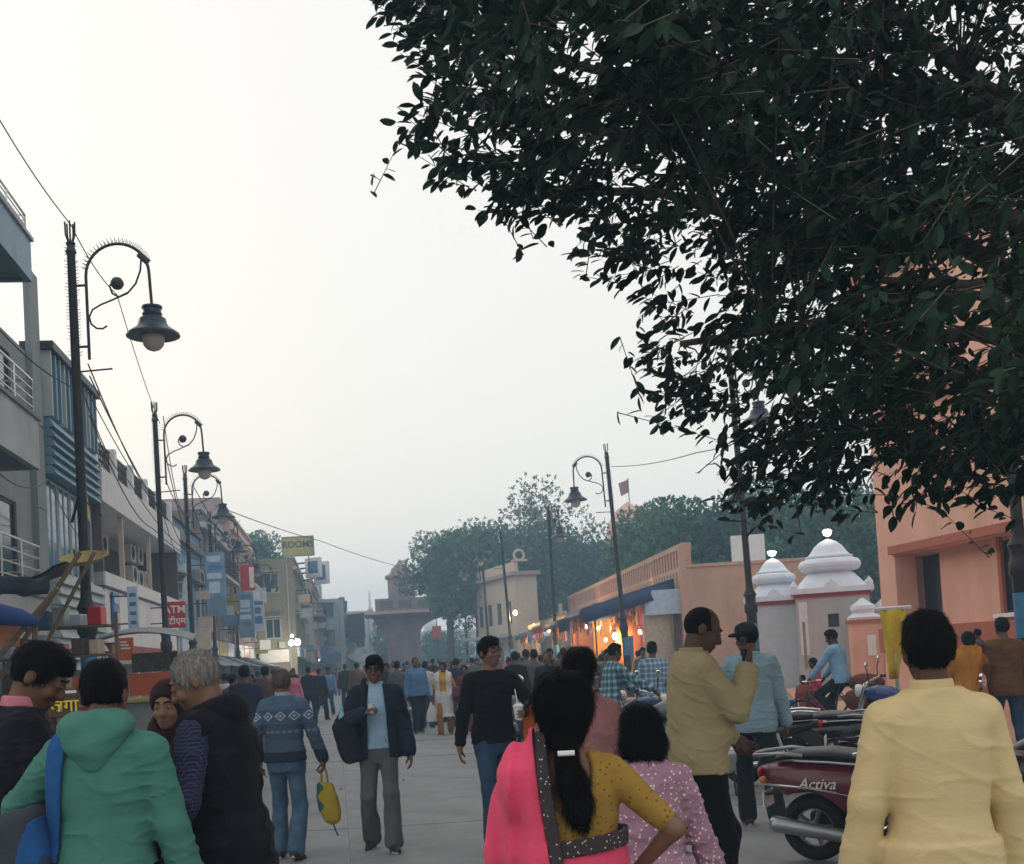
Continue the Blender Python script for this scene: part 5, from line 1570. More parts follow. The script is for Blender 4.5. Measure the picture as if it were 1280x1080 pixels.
# ------------------------------------------------------------------ people
def skin(name, col):
    return mat(name, col, rough=0.55, var=0.10, scale=14, bump=0.12, bscale=180, spec=0.35)
SK1 = skin('skin_brown', (0.135, 0.068, 0.042)); SK2 = skin('skin_tan', (0.20, 0.108, 0.07)); SK3 = skin('skin_dark', (0.088, 0.044, 0.029))
def hairmat(name, col):
    return mat(name, col, rough=0.6, var=0.6, scale=40, bump=1.0, bscale=110, stretch=(3, 3, 0.35), spec=0.1)
HB = hairmat('black_hair', (0.006, 0.005, 0.005)); HG = hairmat('grey_hair', (0.30, 0.29, 0.28)); HD = hairmat('dark_brown_hair', (0.03, 0.02, 0.016))
M_eye = mat('eye_white', (0.28, 0.26, 0.25), rough=0.2, var=0.02, bump=0); M_iris = mat('iris', (0.015, 0.01, 0.008), rough=0.1, bump=0)
M_lips = mat('lips', (0.2, 0.07, 0.06), rough=0.45, bump=0)
M_shoe = mat('black_shoe', (0.02, 0.02, 0.022), rough=0.45, var=0.2); M_sole = mat('pale_sole', (0.4, 0.4, 0.4), rough=0.7)
M_sandal = mat('brown_sandal', (0.06, 0.035, 0.02), rough=0.6)

def ik(a, b, l1, l2, pole):
    """joint between a and b for limb lengths l1, l2, bent towards pole"""
    a, b = Vector(a), Vector(b)
    d = b - a
    L = d.length
    if L > (l1 + l2) * 0.995:
        b = a + d * ((l1 + l2) * 0.995 / L); d = b - a; L = d.length
    u = d / L
    x = (l1 * l1 - l2 * l2 + L * L) / (2 * L)
    h = math.sqrt(max(0, l1 * l1 - x * x))
    p = Vector(pole); p = p - u * p.dot(u)
    p = p.normalized() if p.length > 1e-6 else u.orthogonal().normalized()
    return a + u * x + p * h, b

def strands(o, n, length, seed, flow, m, width=.0009):
    """short hairs lying on a hair mesh along flow(points) and lifting off it a little"""
    me = o.data
    N = len(me.vertices)
    v = np.empty(N * 3, np.float32); me.vertices.foreach_get('co', v); v = v.reshape(-1, 3)
    nn = np.empty(N * 3, np.float32); me.vertex_normals.foreach_get('vector', nn); nn = nn.reshape(-1, 3)
    r = np.random.RandomState(seed)
    i = r.randint(0, N, n)
    p, q = v[i] + r.randn(n, 3) * .003, nn[i]
    d = flow(p)
    d = d / (np.linalg.norm(d, axis=1)[:, None] + 1e-9) + r.randn(n, 3) * .22
    d = d - q * (d * q).sum(1)[:, None]
    d /= np.linalg.norm(d, axis=1)[:, None] + 1e-9
    L = length * r.uniform(.5, 1.3, n)[:, None]
    side = np.cross(d, q) * width
    a, b, c = p - q * .002, p + d * L * .5 + q * L * .07, p + d * L + q * L * r.uniform(-.06, .10, n)[:, None]
    vs = np.stack([a - side, a + side, b - side, b + side, c], 1).reshape(-1, 3)
    k = np.arange(n)[:, None] * 5
    fs = np.concatenate([k + [0, 1, 3], k + [0, 3, 2], k + [2, 3, 4]])
    s = link_mesh('strands', np_mesh('strands', vs, fs, m, False), o)
    s['kind'] = 'stuff'
    return s

class Person:
    """Faces +y; x is its right hand side. Every length is for a height of 1.72 m and scaled to H."""
    def __init__(s, name, H, loc, yaw, label, group=None, girth=1.0, lean=0.0, head=(0, 0, 0), hands=None, feet=None, h=0.009, female=False, sit=None, cat='person', skinm=SK1, fingers=True, shoulder=1.0, pelvis=None, tuck=0.0):
        s.k = H / 1.72; s.g = girth; s.h = h; s.fem = female; s.name = name; s.sk = skinm; s.fing = fingers
        s.root = empty(name, loc, yaw, label, cat, group)
        s.lean = lean
        k = s.k
        pel = Vector(pelvis) if pelvis else Vector((0, 0, 0.93 * k))
        s.pel = pel
        s.ca, s.sa = math.cos(lean), math.sin(lean)
        sw = (0.145 if female else 0.163) * k * shoulder
        s.sh = {sd: s.up((sd * sw, 0, 1.388 * k)) for sd in (-1, 1)}
        s.hip = {sd: pel + Vector((sd * 0.080 * k, 0, -0.03 * k)) for sd in (-1, 1)}
        hands = hands or {}
        s.elb, s.wri, s.hd = {}, {}, {}
        for sd in (-1, 1):
            hp = hands.get(sd, {})
            t = Vector(hp.get('at', (sd * 0.27, 0.06, 0.83))) * k
            pole = hp.get('pole', (sd * 0.5, -1, -0.1))
            s.elb[sd], s.wri[sd] = ik(s.sh[sd], t, 0.285 * k, 0.255 * k, pole)
            s.hd[sd] = (Vector(hp['dir']).normalized() if 'dir' in hp else ((s.wri[sd] - s.elb[sd]).normalized() * 0.8 + Vector((0, 0.15, -0.3))).normalized(), hp.get('curl', 0.5), Vector(hp.get('palm', (-sd, 0.2, 0))))
        feet = feet or {}
        s.knee, s.ank, s.fd = {}, {}, {}
        for sd in (-1, 1):
            fp = feet.get(sd, {})
            t = Vector(fp.get('at', (sd * 0.095, 0.0, 0.085))) * k
            s.knee[sd], s.ank[sd] = ik(s.hip[sd], t, 0.43 * k, 0.42 * k, fp.get('pole', (sd * 0.12, 1, 0)))
            s.fd[sd] = (fp.get('yaw', -sd * 0.15), fp.get('pitch', 0.0))
        # head frame
        s.nb = s.up((0, -0.015 * k, 1.45 * k))
        hy, hpit, hr = head
        s.HM = np.array(Matrix.Rotation(hy, 3, 'Z') @ Matrix.Rotation(-lean * 0.6 + hpit, 3, 'X') @ Matrix.Rotation(hr, 3, 'Y'), np.float32)
        base = np.array(s.nb) + np.array((0, 0.01 * k, 0.055 * k))
        s.hc = base + s.HM @ np.array((0, 0.012, 0.098), np.float32) * k
    def up(s, p):
        """a point of the upright trunk after the forward lean about the pelvis"""
        k = s.k
        x, y, z = p
        z0 = 0.93 * k
        dz = z - z0
        return Vector((x + s.pel.x, s.pel.y + y * s.ca + dz * s.sa, s.pel.z + dz * s.ca - y * s.sa))
    def unlean(s, f):
        px, py, pz, ca, sa, k = s.pel.x, s.pel.y, s.pel.z, s.ca, s.sa, s.k
        def g(P):
            x = P[:, 0] - px; y = P[:, 1] - py; z = P[:, 2] - pz
            t = np.clip(z / (0.3 * k) + 0.3, 0, 1)
            c2 = 1 + (ca - 1) * t; s2 = sa * t
            return f(np.stack([x, y * c2 - z * s2, z * c2 + y * s2 + 0.93 * k], 1).astype(np.float32))
        return g
    def torso(s, infl=0.0, z0=0.80, z1=1.475, bust=None, belly=0.0, taper=0.0):
        k, g = s.k, s.g
        if s.fem:
            rows = [(0.74, 0, 0, .15, .10), (0.84, 0, -.01, .175, .118), (0.93, 0, -.012, .178, .122), (1.07, 0, 0, .128, .096), (1.18, 0, .0, .130, .096), (1.27, 0, .01, .142, .112), (1.36, 0, 0, .140, .095), (1.415, 0, -.012, .115, .074), (1.45, 0, -.016, .074, .058), (1.485, 0, -.016, .052, .048)]
        else:
            rows = [(0.74, 0, 0, .14, .10), (0.84, 0, -.006, .164, .116), (0.93, 0, -.006, .162, .115), (1.07, 0, .004 + belly * .5, .138, .102 + belly), (1.18, 0, .004 + belly * .4, .145, .106 + belly * .8), (1.28, 0, .004, .155, .112), (1.36, 0, -.004, .155, .100), (1.415, 0, -.012, .130, .078), (1.45, 0, -.016, .088, .062), (1.485, 0, -.016, .058, .053)]
        out = []
        for (z, cx_, cy_, a, b) in rows:
            out.append((z * k, 0, cy_ * k, (a * g) * k + infl, (b * (0.35 + 0.65 * g) * (g ** 0.5)) * k + infl))
        f = loft(out, 2.3)
        tr = .048 * k * (0.85 if s.fem else 1.0) + infl
        sw = (0.12 if s.fem else 0.135) * k
        f = smin(.04 * k, f, *[cap((sd * .03 * k, -.016 * k, 1.438 * k), (sd * sw, -.008 * k, 1.388 * k), tr, tr) for sd in (-1, 1)])
        return s.unlean(isect(f, lambda P: z0 * k - P[:, 2], lambda P: P[:, 2] - z1 * k))
    def arm(s, sd, infl=0.0, to=1.0, wrist=0.0):
        """to: 0..1 of the arm covered, 0.5 = elbow"""
        k, g = s.k, s.g ** 0.5 * (0.86 if s.fem else 1.0)
        fs = [cap(s.sh[sd], s.sh[sd].lerp(s.elb[sd], min(1, to * 2)), .053 * k * g + infl, .042 * k * g + infl)]
        if to > 0.5:
            fs.append(cap(s.elb[sd], s.elb[sd].lerp(s.wri[sd], (to - 0.5) * 2), .042 * k * g + infl, (.028 * k * g + infl + wrist)))
        return smin(0.02, *fs)
    def leg(s, sd, infl=0.0, bottom=0.0):
        k, g = s.k, s.g ** 0.5
        return smin(0.03, cap(s.hip[sd], s.knee[sd], .074 * k * g + infl, .056 * k * g + infl), cap(s.knee[sd], s.ank[sd], .054 * k * g + infl, .036 * k * g + infl + bottom))
    def headf(s):
        k = s.k * (0.96 if s.fem else 1.0)
        f = smin(0.03, ell((0, -.012, .03), (.074, .094, .092)), ell((0, .03, -.035), (.058, .066, .075)), ell((0, .062, -.088), (.026, .024, .022)))
        f = smin(0.014, f, cap((0, .088, .022), (0, .112, -.022), .008, .013), ell((0, .1, -.026), (.019, .012, .010)), cap((-.03, .082, .035), (.03, .082, .035), .012), ell((-.04, .068, -.028), (.022, .022, .022)), ell((.04, .068, -.028), (.022, .022, .022)))
        f = sub(sub(f, ell((-.031, .103, .014), (.019, .014, .012)), .012), ell((.031, .103, .014), (.019, .014, .012)), .012)
        f = smin(0.008, f, ell((0, .090, -.054), (.023, .010, .006)), ell((0, .089, -.064), (.020, .010, .007)), ell((-.031, .083, .013), (.015, .012, .011)), ell((.031, .083, .013), (.015, .012, .011)))
        e = umin(ell((-.077, -.012, -.005), (.010, .020, .031)), ell((.077, -.012, -.005), (.010, .020, .031)))
        f = smin(0.008, f, e)
        return s.tohead(f, k)
    def tohead(s, f, k=None):
        k = k or s.k * (0.96 if s.fem else 1.0)
        hc, HM = s.hc.astype(np.float32), s.HM
        return lambda P: f(((P - hc) @ HM / k).astype(np.float32)) * k
    def handf(s, sd):
        k = s.k * (0.9 if s.fem else 1)
        d, curl, palm = s.hd[sd]
        w = Vector(s.wri[sd])
        y = d
        pn = palm - y * palm.dot(y); pn = pn.normalized() if pn.length > 1e-5 else y.orthogonal().normalized()
        x = y.cross(pn)                        # across the palm
        B = lambda a, b, c: w + (x * a + y * b + pn * c) * k
        M = np.array([[x[i], y[i], pn[i]] for i in range(3)], np.float32)
        fs = [ell(B(0, .055, 0), np.array((.042, .058, .017)) * k, M), cap(w, B(0, .03, 0), .026 * k, .024 * k)]
        tx = -1 if sd > 0 else 1
        fs = [smin(0.02 * k, *fs)]
        for i, (fx, L) in enumerate(((-.033, .072), (-.011, .082), (.0115, .078), (.033, .062))):
            fx = fx * -tx if tx > 0 else fx
            a = B(fx, .095, 0)
            ang = curl * (1.0 + 0.1 * i)
            p = a; dirv = (math.cos(ang * 0.5), math.sin(ang * 0.5))
            q1 = p + (y * dirv[0] + pn * dirv[1] + x * fx * 1.6) * (L * 0.46 * k)
            d2 = (math.cos(ang * 1.4), math.sin(ang * 1.4)); q2 = q1 + (y * d2[0] + pn * d2[1] + x * fx * 1.2) * (L * 0.31 * k)
            d3 = (math.cos(ang * 2.1), math.sin(ang * 2.1)); q3 = q2 + (y * d3[0] + pn * d3[1]) * (L * 0.23 * k)
            fs.append(umin(cap(a, q1, .0098 * k, .009 * k), cap(q1, q2, .009 * k, .0082 * k), cap(q2, q3, .0082 * k, .007 * k)))
        t0, t1, t2 = B(tx * .03, .03, .004), B(tx * .055, .065, .018), B(tx * .054, .098, .03 + .02 * curl)
        fs.append(umin(cap(t0, t1, .0135 * k, .0115 * k), cap(t1, t2, .0112 * k, .0085 * k)))
        return smin(0.006 * k, *fs)
    def bounds(s, m=0.12):
        pts = [s.hc, *[np.array(v) for dct in (s.sh, s.elb, s.wri, s.hip, s.knee, s.ank) for v in dct.values()]]
        A = np.array([np.array(p) for p in pts])
        lo, hi = A.min(0) - m * s.k, A.max(0) + m * s.k
        for sd in (-1, 1):
            w = np.array(s.wri[sd] + s.hd[sd][0] * 0.12 * s.k)
            lo = np.minimum(lo, w - 0.07 * s.k); hi = np.maximum(hi, w + 0.07 * s.k)
        hi[2] = max(hi[2], s.hc[2] + 0.15 * s.k)
        return lo, hi
    def body(s, barefoot=True):
        fs = [s.torso(-0.012), cap(s.nb - Vector((0, 0.01, 0.04)), tuple(s.hc + s.HM @ np.array((0, -.02, -.05), np.float32)), .056 * s.k * (0.85 if s.fem else 1), .050 * s.k * (0.85 if s.fem else 1))]
        for sd in (-1, 1):
            fs += [s.arm(sd, -0.004), s.leg(sd, -0.010)]
        f = smin(0.045 * s.k, *fs)
        f = smin(0.012, f, s.headf(), *([s.handf(sd) for sd in (-1, 1)] if s.fing else [cap(s.wri[sd], s.wri[sd] + s.hd[sd][0] * 0.13 * s.k, .03 * s.k, .025 * s.k) for sd in (-1, 1)]))
        if barefoot:
            f = smin(0.02, f, *[s.footf(sd, 0.0) for sd in (-1, 1)])
        lo, hi = s.bounds()
        o = solid('body', f, lo, hi, s.h, s.sk, s.root)
        return o
    def footf(s, sd, infl):
        k = s.k
        a = s.ank[sd]; yw, pt = s.fd[sd]
        M = rot3(pt, 0, yw)
        def B(x, y, z): return tuple(np.array(a) + M @ np.array((x, y, z)) * k)
        return smin(0.03, cap(B(0, -.045, -.05), B(0, .05, -.045), .034 * k + infl, .036 * k + infl), cap(B(0, .05, -.05), B(sd * .01, .14, -.062), .036 * k + infl, .024 * k + infl), cap(B(0, 0, -.03), B(0, 0, .02), .036 * k + infl, .036 * k + infl))
    def eyes(s, glasses=None):
        k = s.k * (0.96 if s.fem else 1)
        W = lambda p: Vector(s.hc + s.HM @ (np.array(p, np.float32) * k))
        for sd in (-1, 1):
            q = MB(); c = W((sd * .031, .0862, .012))
            q.lathe([(.001, -.006 * k), (.008 * k, -.004 * k), (.0105 * k, 0), (.008 * k, .004 * k), (.001, .006 * k)], 10, c); e = q.build('eye', M_eye, s.root, 'all')
            q = MB(); c = W((sd * .031, .0965, .013)); q.lathe([(.001, -.0045 * k), (.0045 * k, 0), (.001, .0045 * k)], 8, c); q.build('iris', M_iris, e, 'all')
            q = MB(); q.tube([W((sd * .013, .0955, .036)), W((sd * .03, .0955, .040)), W((sd * .049, .082, .035))], .0042 * k, 6); q.build('eyebrow', HB, s.root, 'all')
        q = MB(); q.tube([W((-.022, .0925, -.058)), W((0, .1005, -.0585)), W((.022, .0925, -.058))], .0045 * k, 6); q.build('lips', M_lips, s.root, 'all')
        if glasses:
            g = MB()
            for sd in (-1, 1):
                g.tube([W((sd * .034 + .023 * math.cos(t), .112 - .02 * max(0, sd * math.cos(t)), .012 + .017 * math.sin(t))) for t in np.linspace(0, 6.283, 17)[:-1]], .0028, 5, closed=True)
                g.tube([W((sd * .057, .092, .016)), W((sd * .076, .02, .014)), W((sd * .078, -.02, .005))], .0025, 5)
            g.tube([W((-.012, .113, .016)), W((.012, .113, .016))], .0025, 5)
            go = g.build('glasses', M_black, s.root)
            if glasses == 'dark':
                for sd in (-1, 1):
                    l_ = MB(); l_.add([W((sd * .034 + .022 * math.cos(t), .112 - .02 * max(0, sd * math.cos(t)), .012 + .016 * math.sin(t))) for t in np.linspace(0, 6.283, 17)[:-1]], [tuple(range(16))]); l_.build('lens', mat('dark_lens', (0.01, 0.01, 0.012), rough=0.1, spec=0.7), go)
    def hair(s, style='short', m=HB):
        k = s.k
        skull = ell((0, -.014, .034), (.083, .102, .098))
        face = ell((0, .105, -.025), (.078, .088, .098))
        if style == 'short':
            f = sub(skull, face, .012)
            f = isect(f, plane((0, -.02, -.045), (0, .35, -1)))
            top = ell((0, .015, .085), (.07, .085, .055))
            f = smin(.02, f, top)
        elif style == 'bald':
            f = sub(ell((0, -.013, .029), (.0765, .0965, .0935)), ell((0, .075, .075), (.075, .10, .10)), .01)
            f = isect(f, plane((0, -.02, -.055), (0, .3, -1)))
        elif style == 'crop':
            f = sub(sub(ell((0, -.014, .032), (.0785, .0975, .0945)), face, .01), ell((0, .12, .07), (.06, .075, .06)), .01)
            f = isect(f, plane((0, -.02, -.05), (0, .35, -1)))
        elif style == 'long':
            f = smin(.03, sub(ell((0, -.014, .034), (.090, .106, .100)), face, .012), ell((0, -.045, -.055), (.108, .08, .115)))
        else:
            f = smin(.02, sub(ell((0, -.014, .034), (.088, .106, .101)), face, .012), ell((0, -.05, -.02), (.080, .07, .09)))
        f = grow(f, 0.0, 0.0012 if style in ('crop', 'bald') else 0.0042, 4, 75, (1.6, 1, 0.45))
        lo, hi = s.hc - 0.26 * k, s.hc + 0.2 * k
        o = solid('hair', s.tohead(f), lo, hi, min(s.h, 0.008) if s.h < 0.015 else s.h * 0.8, m, s.root)
        if s.h < 0.0095 and style != 'bald':
            cr = (s.hc + s.HM @ np.array((0, -.05, .12), np.float32) * k).astype(np.float32)
            strands(o, 5200, .022 if style in ('short', 'crop') else .06, 3, lambda Q: (Q - cr) + np.array((0, 0, -.05)), m)
        return o
    def top(s, m, name='shirt', hem=0.82, sleeve=0.97, infl=0.016, folds=0.004, cuff=0.012, neck=1.478, belly=0.0, flare=0.0, open_front=0.0, seed=1, freq=13.0, h=None, arms=(-1, 1), vneck=0.0):
        k = s.k
        infl *= 0.62; folds *= 0.75; flare *= 0.7
        f = s.torso(infl, hem, neck, belly=belly)
        if flare:
            f = umin(f, s.unlean(loft([(hem * k, 0, 0, (.2 * s.g + flare) * k, (.14 * s.g + flare * .8) * k), (0.98 * k, 0, 0, .185 * s.g * k + infl * .5, .13 * s.g * k + infl * .5), (1.05 * k, 0, 0, .12 * k, .08 * k)], 2.2)))
        for sd in arms:
            f = smin(0.022 * k, f, s.arm(sd, infl * 0.9, sleeve, cuff * 0.8))
        def fold(P, a=f):
            d = a(P)
            # creases: diagonal over the back, rings round elbows and waist
            w = _nz(P * np.array((1.0, 1.0, 1.6), np.float32), seed, freq)
            w2 = np.abs(_nz(P * np.array((0.6, 0.6, 2.2), np.float32), seed + 9, freq * 1.3))
            return d + folds * w - folds * 1.3 * np.exp(-(w2 / 0.11) ** 2)
        f = fold
        if open_front:
            f = sub(f, s.unlean(loft([(0.5 * k, 0, .2 * k, open_front * k * 1.25, .2 * k), (1.2 * k, 0, .2 * k, open_front * k, .2 * k), (1.5 * k, 0, .2 * k, open_front * .7 * k, .24 * k)], 4)), .012)
        if vneck:
            f = sub(f, s.unlean(ell((0, -vneck * k, 1.46 * k), (.098 * k, .10 * k, .20 * k))), .01)
        lo, hi = s.bounds(0.16)
        lo[2] = max(lo[2], (hem - 0.12) * k + s.pel.z - 0.93 * k - (0.3 if s.lean > 0.3 else 0))
        lo[2] = min(lo[2], min(s.wri[-1].z, s.wri[1].z) - 0.05)
        return solid(name, f, lo, hi, h or s.h, m, s.root)
    def trousers(s, m, name='trousers', top=1.0, infl=0.014, bottom=0.022, folds=0.006, seed=3, cutz=0.07):
        k = s.k
        f = s.torso(0.000, 0.78, top)
        f = smin(0.04 * k, f, s.leg(-1, infl, bottom), s.leg(1, infl, bottom))
        f = grow(f, 0.0, folds, seed, 15, (0.8, 0.8, 1.5))
        lo, hi = s.bounds(0.15)
        hi[2] = s.up((0, 0, top * k)).z + 0.06
        if cutz: f = isect(f, lambda P: 0.035 * k - P[:, 2])
        return solid(name, f, lo, hi, s.h * 1.1, m, s.root)
    def skirt(s, m, name='skirt', z0=0.06, z1=1.02, bottom=0.26, folds=0.02, nf=9, infl=0.02, seed=2):
        k = s.k
        p = s.pel
        base = loft([(z0 * k, p.x, p.y, bottom * k, bottom * .8 * k), (0.5 * k, p.x, p.y, (.17 + bottom) * .5 * k, (.13 + bottom * .8) * .5 * k), (0.85 * k, p.x, p.y - .01 * k, .185 * s.g * k + infl, .13 * s.g * k + infl), (0.95 * k, p.x, p.y - .008 * k, .18 * s.g * k + infl, .125 * s.g * k + infl), (z1 * k, p.x, p.y, .15 * s.g * k + infl, .108 * s.g * k + infl)], 2.1)
        def f(P):
            d = base(P)
            a = np.arctan2(P[:, 1] - p.y, P[:, 0] - p.x)
            amp = folds * np.clip((0.95 * k - P[:, 2]) / (0.8 * k), 0, 1)
            return d + amp * (np.sin(a * nf + 2.2 * np.sin(a * 2 + seed) + P[:, 2] * 3) * 0.7 + 0.4 * np.sin(a * nf * 2.3 + 1)) + 0.004 * _nz(P, seed, 10)
        lo = (p.x - bottom - .05, p.y - bottom - .05, z0 * k); hi = (p.x + bottom + .05, p.y + bottom + .05, z1 * k)
        return solid(name, f, lo, hi, s.h * 1.1, m, s.root)
    def shoes(s, m=M_shoe, sole=M_sole):
        for sd in (-1, 1):
            a = np.array(s.ank[sd])
            f = isect(s.footf(sd, 0.009), lambda P: P[:, 2] - (a[2] + 0.012 * s.k))
            o = solid('shoe', f, a - 0.24 * s.k, a + 0.24 * s.k, s.h, m, s.root)
            M = rot3(s.fd[sd][1], 0, s.fd[sd][0])
            q = MB(); q.prism([(.04 * math.cos(t) * (1.0 if math.sin(t) > 0 else .85) * s.k, (.045 + .135 * math.sin(t)) * s.k) for t in np.linspace(0, 6.283, 19)[:-1]], 'z', -.018 * s.k, .0)
            so_ = q.build('sole', sole, o)
            so_.location = tuple(a + M @ np.array((0, 0, -.078 * s.k + 0.011)))
            so_.rotation_euler = (s.fd[sd][1], 0, s.fd[sd][0])
    def patch(s, name, m, region, infl=0.03, th=0.012, arms=True, folds=0.0, seed=3, nf=0, h=None, extra=()):
        """cloth or strap lying on the clothes: a shell round the body, cut to a region"""
        k = s.k
        infl = infl * 0.75
        f = s.torso(0.0, 0.3, 1.5)
        fs = [s.arm(sd, 0.0) for sd in (-1, 1)] if arms else []
        f = smin(0.05 * k, f, *fs, *extra) if (fs or extra) else f
        def g(P):
            d = f(P)
            if nf: d = d + folds * .6 * np.sin(P[:, 0] * nf + 1.5 * np.sin(P[:, 2] * 4 + seed))
            if folds: d = d + folds * _nz(P * np.array((1.6, 1, 0.35), np.float32), seed, 20)
            return np.maximum(np.maximum(d - infl - th, infl - d), region(P))
        lo, hi = s.bounds(0.2)
        return solid(name, g, lo, hi, h or s.h * 0.8, m, s.root)

def spot(px, D, y=830):
    p = at(px, y, D)
    return (p.x, D, 0.0)

# ---- patterned cloths
def _knit(x, y, z, mt, mix, old, n, l, tc):
    def row(zc, hh, per):
        u = mt('SUBTRACT', mt('FRACT', mt('DIVIDE', mt('ADD', x, 5.0), per)), 0.5)
        v = mt('ABSOLUTE', mt('DIVIDE', mt('SUBTRACT', z, zc), hh))
        d = mt('ADD', mt('MULTIPLY', mt('ABSOLUTE', u), 2.0), v)
        ring = mt('LESS_THAN', mt('ABSOLUTE', mt('SUBTRACT', d, 0.72)), 0.13)
        core = mt('LESS_THAN', d, 0.26)
        return mt('MULTIPLY', mt('MAXIMUM', ring, core), mt('LESS_THAN', v, 1.0))
    band = mt('LESS_THAN', mt('ABSOLUTE', mt('SUBTRACT', z, 1.235)), 0.055)
    a = mix(band, old, (0.06, 0.10, 0.17))
    low = mt('LESS_THAN', z, 1.17)
    a = mix(low, a, (0.055, 0.085, 0.125))
    a = mix(row(1.235, 0.05, 0.115), a, (0.36, 0.42, 0.48))
    a = mix(row(1.10, 0.018, 0.05), a, (0.2, 0.25, 0.3))
    return mix(mt('LESS_THAN', z, 0.925), a, (0.02, 0.03, 0.05))
M_knit = pattern_fabric('patterned_knit', (0.075, 0.125, 0.19), _knit)
def _check(per, wdt, col, base2=None):
    def fn(x, y, z, mt, mix, old, n, l, tc):
        a = mt('LESS_THAN', mt('FRACT', mt('DIVIDE', mt('ADD', z, 5.0), per)), wdt)
        b = mt('LESS_THAN', mt('FRACT', mt('DIVIDE', mt('ADD', mt('ADD', x, mt('MULTIPLY', y, 0.8)), 5.0), per)), wdt)
        o = mix(mt('MAXIMUM', a, b), old, col)
        return mix(mt('MULTIPLY', a, b), o, base2) if base2 else o
    return fn
M_check = pattern_fabric('navy_check', (0.018, 0.02, 0.05), _check(0.014, 0.2, (0.05, 0.055, 0.11)))
M_plaid = pattern_fabric('teal_plaid', (0.05, 0.13, 0.18), _check(0.09, 0.42, (0.14, 0.27, 0.32), (0.38, 0.5, 0.52)))
M_plaid2 = pattern_fabric('blue_plaid', (0.12, 0.22, 0.34), _check(0.08, 0.4, (0.28, 0.38, 0.5), (0.5, 0.58, 0.66)))
def _sequin(scale, thr, col):
    def fn(x, y, z, mt, mix, old, n, l, tc):
        v = n.new('ShaderNodeTexVoronoi'); v.inputs['Scale'].default_value = scale
        l.new(tc.outputs['Object'], v.inputs['Vector'])
        return mix(mt('LESS_THAN', v.outputs['Distance'], thr), old, col)
    return fn
M_sequin = pattern_fabric('sequinned_pink', (0.40, 0.235, 0.31), _sequin(60, 0.26, (0.85, 0.74, 0.78)))
M_blouse = pattern_fabric('mustard_blouse_cloth', (0.33, 0.20, 0.042), _sequin(48, 0.22, (0.2, 0.09, 0.02)))
M_border = pattern_fabric('dark_saree_border', (0.055, 0.045, 0.05), _sequin(70, 0.18, (0.65, 0.6, 0.55)))
M_saree = fabric('pink_saree_cloth', (0.74, 0.075, 0.16), sheen=0.1)
M_pinkdots = pattern_fabric('dotted_pink_cloth', (0.33, 0.155, 0.155), _sequin(26, 0.14, (0.2, 0.08, 0.09)))
M_teal = fabric('green_hoodie_cloth', (0.065, 0.205, 0.165), var=0.08)
M_khaki = fabric('khaki_shirt_cloth', (0.36, 0.30, 0.165), var=0.06)
M_kurta = fabric('pale_yellow_kurta_cloth', (0.66, 0.515, 0.27), var=0.05, rough=0.6, bump=0.1)
M_blueshirt = fabric('pale_blue_shirt_cloth', (0.25, 0.36, 0.43), var=0.08)
M_navyj = fabric('navy_jacket_cloth', (0.018, 0.024, 0.04), var=0.2)
M_blacks = fabric('black_shirt_cloth', (0.007, 0.007, 0.009), var=0.3)
M_darkbr = fabric('dark_brown_jacket_cloth', (0.011, 0.010, 0.016), var=0.3)
M_jeans = fabric('blue_jeans', (0.065, 0.115, 0.18), var=0.25)
M_jeansd = fabric('dark_blue_jeans', (0.03, 0.06, 0.11), var=0.3)
M_greytr = fabric('grey_trouser_cloth', (0.10, 0.10, 0.11), var=0.15)
M_blacktr = fabric('black_trouser_cloth', (0.007, 0.007, 0.009), var=0.2)
M_navytr = fabric('dark_trouser_cloth', (0.018, 0.021, 0.028), var=0.2)
M_polo = fabric('sky_blue_polo_cloth', (0.30, 0.45, 0.60), var=0.08)
M_bagblk = fabric('black_bag_cloth', (0.02, 0.022, 0.03), var=0.2)
M_bagblue = fabric('blue_strap_webbing', (0.02, 0.09, 0.26), var=0.12)
M_baggrey = fabric('dark_grey_bag_cloth', (0.05, 0.06, 0.075), var=0.2)
M_white_c = fabric('white_cloth', (0.6, 0.6, 0.6), var=0.06)
M_orange_c = fabric('orange_cloth', (0.55, 0.12, 0.025), var=0.12)
M_yellow_c = fabric('yellow_cloth', (0.55, 0.30, 0.02), var=0.12)
M_rust_c = fabric('rust_orange_cloth', (0.40, 0.13, 0.02), var=0.15)
M_brown_c = fabric('brown_jacket_cloth', (0.13, 0.065, 0.03), var=0.15)
M_maroon_c = fabric('maroon_scarf_cloth', (0.03, 0.012, 0.014), var=0.2)
M_pinkcol = fabric('pink_collar_cloth', (0.55, 0.2, 0.25), var=0.08)
M_plast = mat('white_plastic_cup', (0.7, 0.72, 0.72), rough=0.35, var=0.04, bump=0.03)

def collar(P, m, infl=0.02, z0=1.44, z1=1.50, name='collar'):
    k = P.k
    f = P.unlean(isect(loft([(1.43 * k, 0, -.015 * k, .088 * k, .075 * k), (1.47 * k, 0, -.014 * k, .072 * k, .068 * k), (1.52 * k, 0, -.012 * k, .066 * k, .064 * k)], 2.2), lambda Q: z0 * k - Q[:, 2], lambda Q: Q[:, 2] - z1 * k))
    lo, hi = P.bounds()
    lo = np.array(P.nb) - .2; hi = np.array(P.nb) + .2
    return solid(name, f, lo, hi, P.h * 0.8, m, P.root)

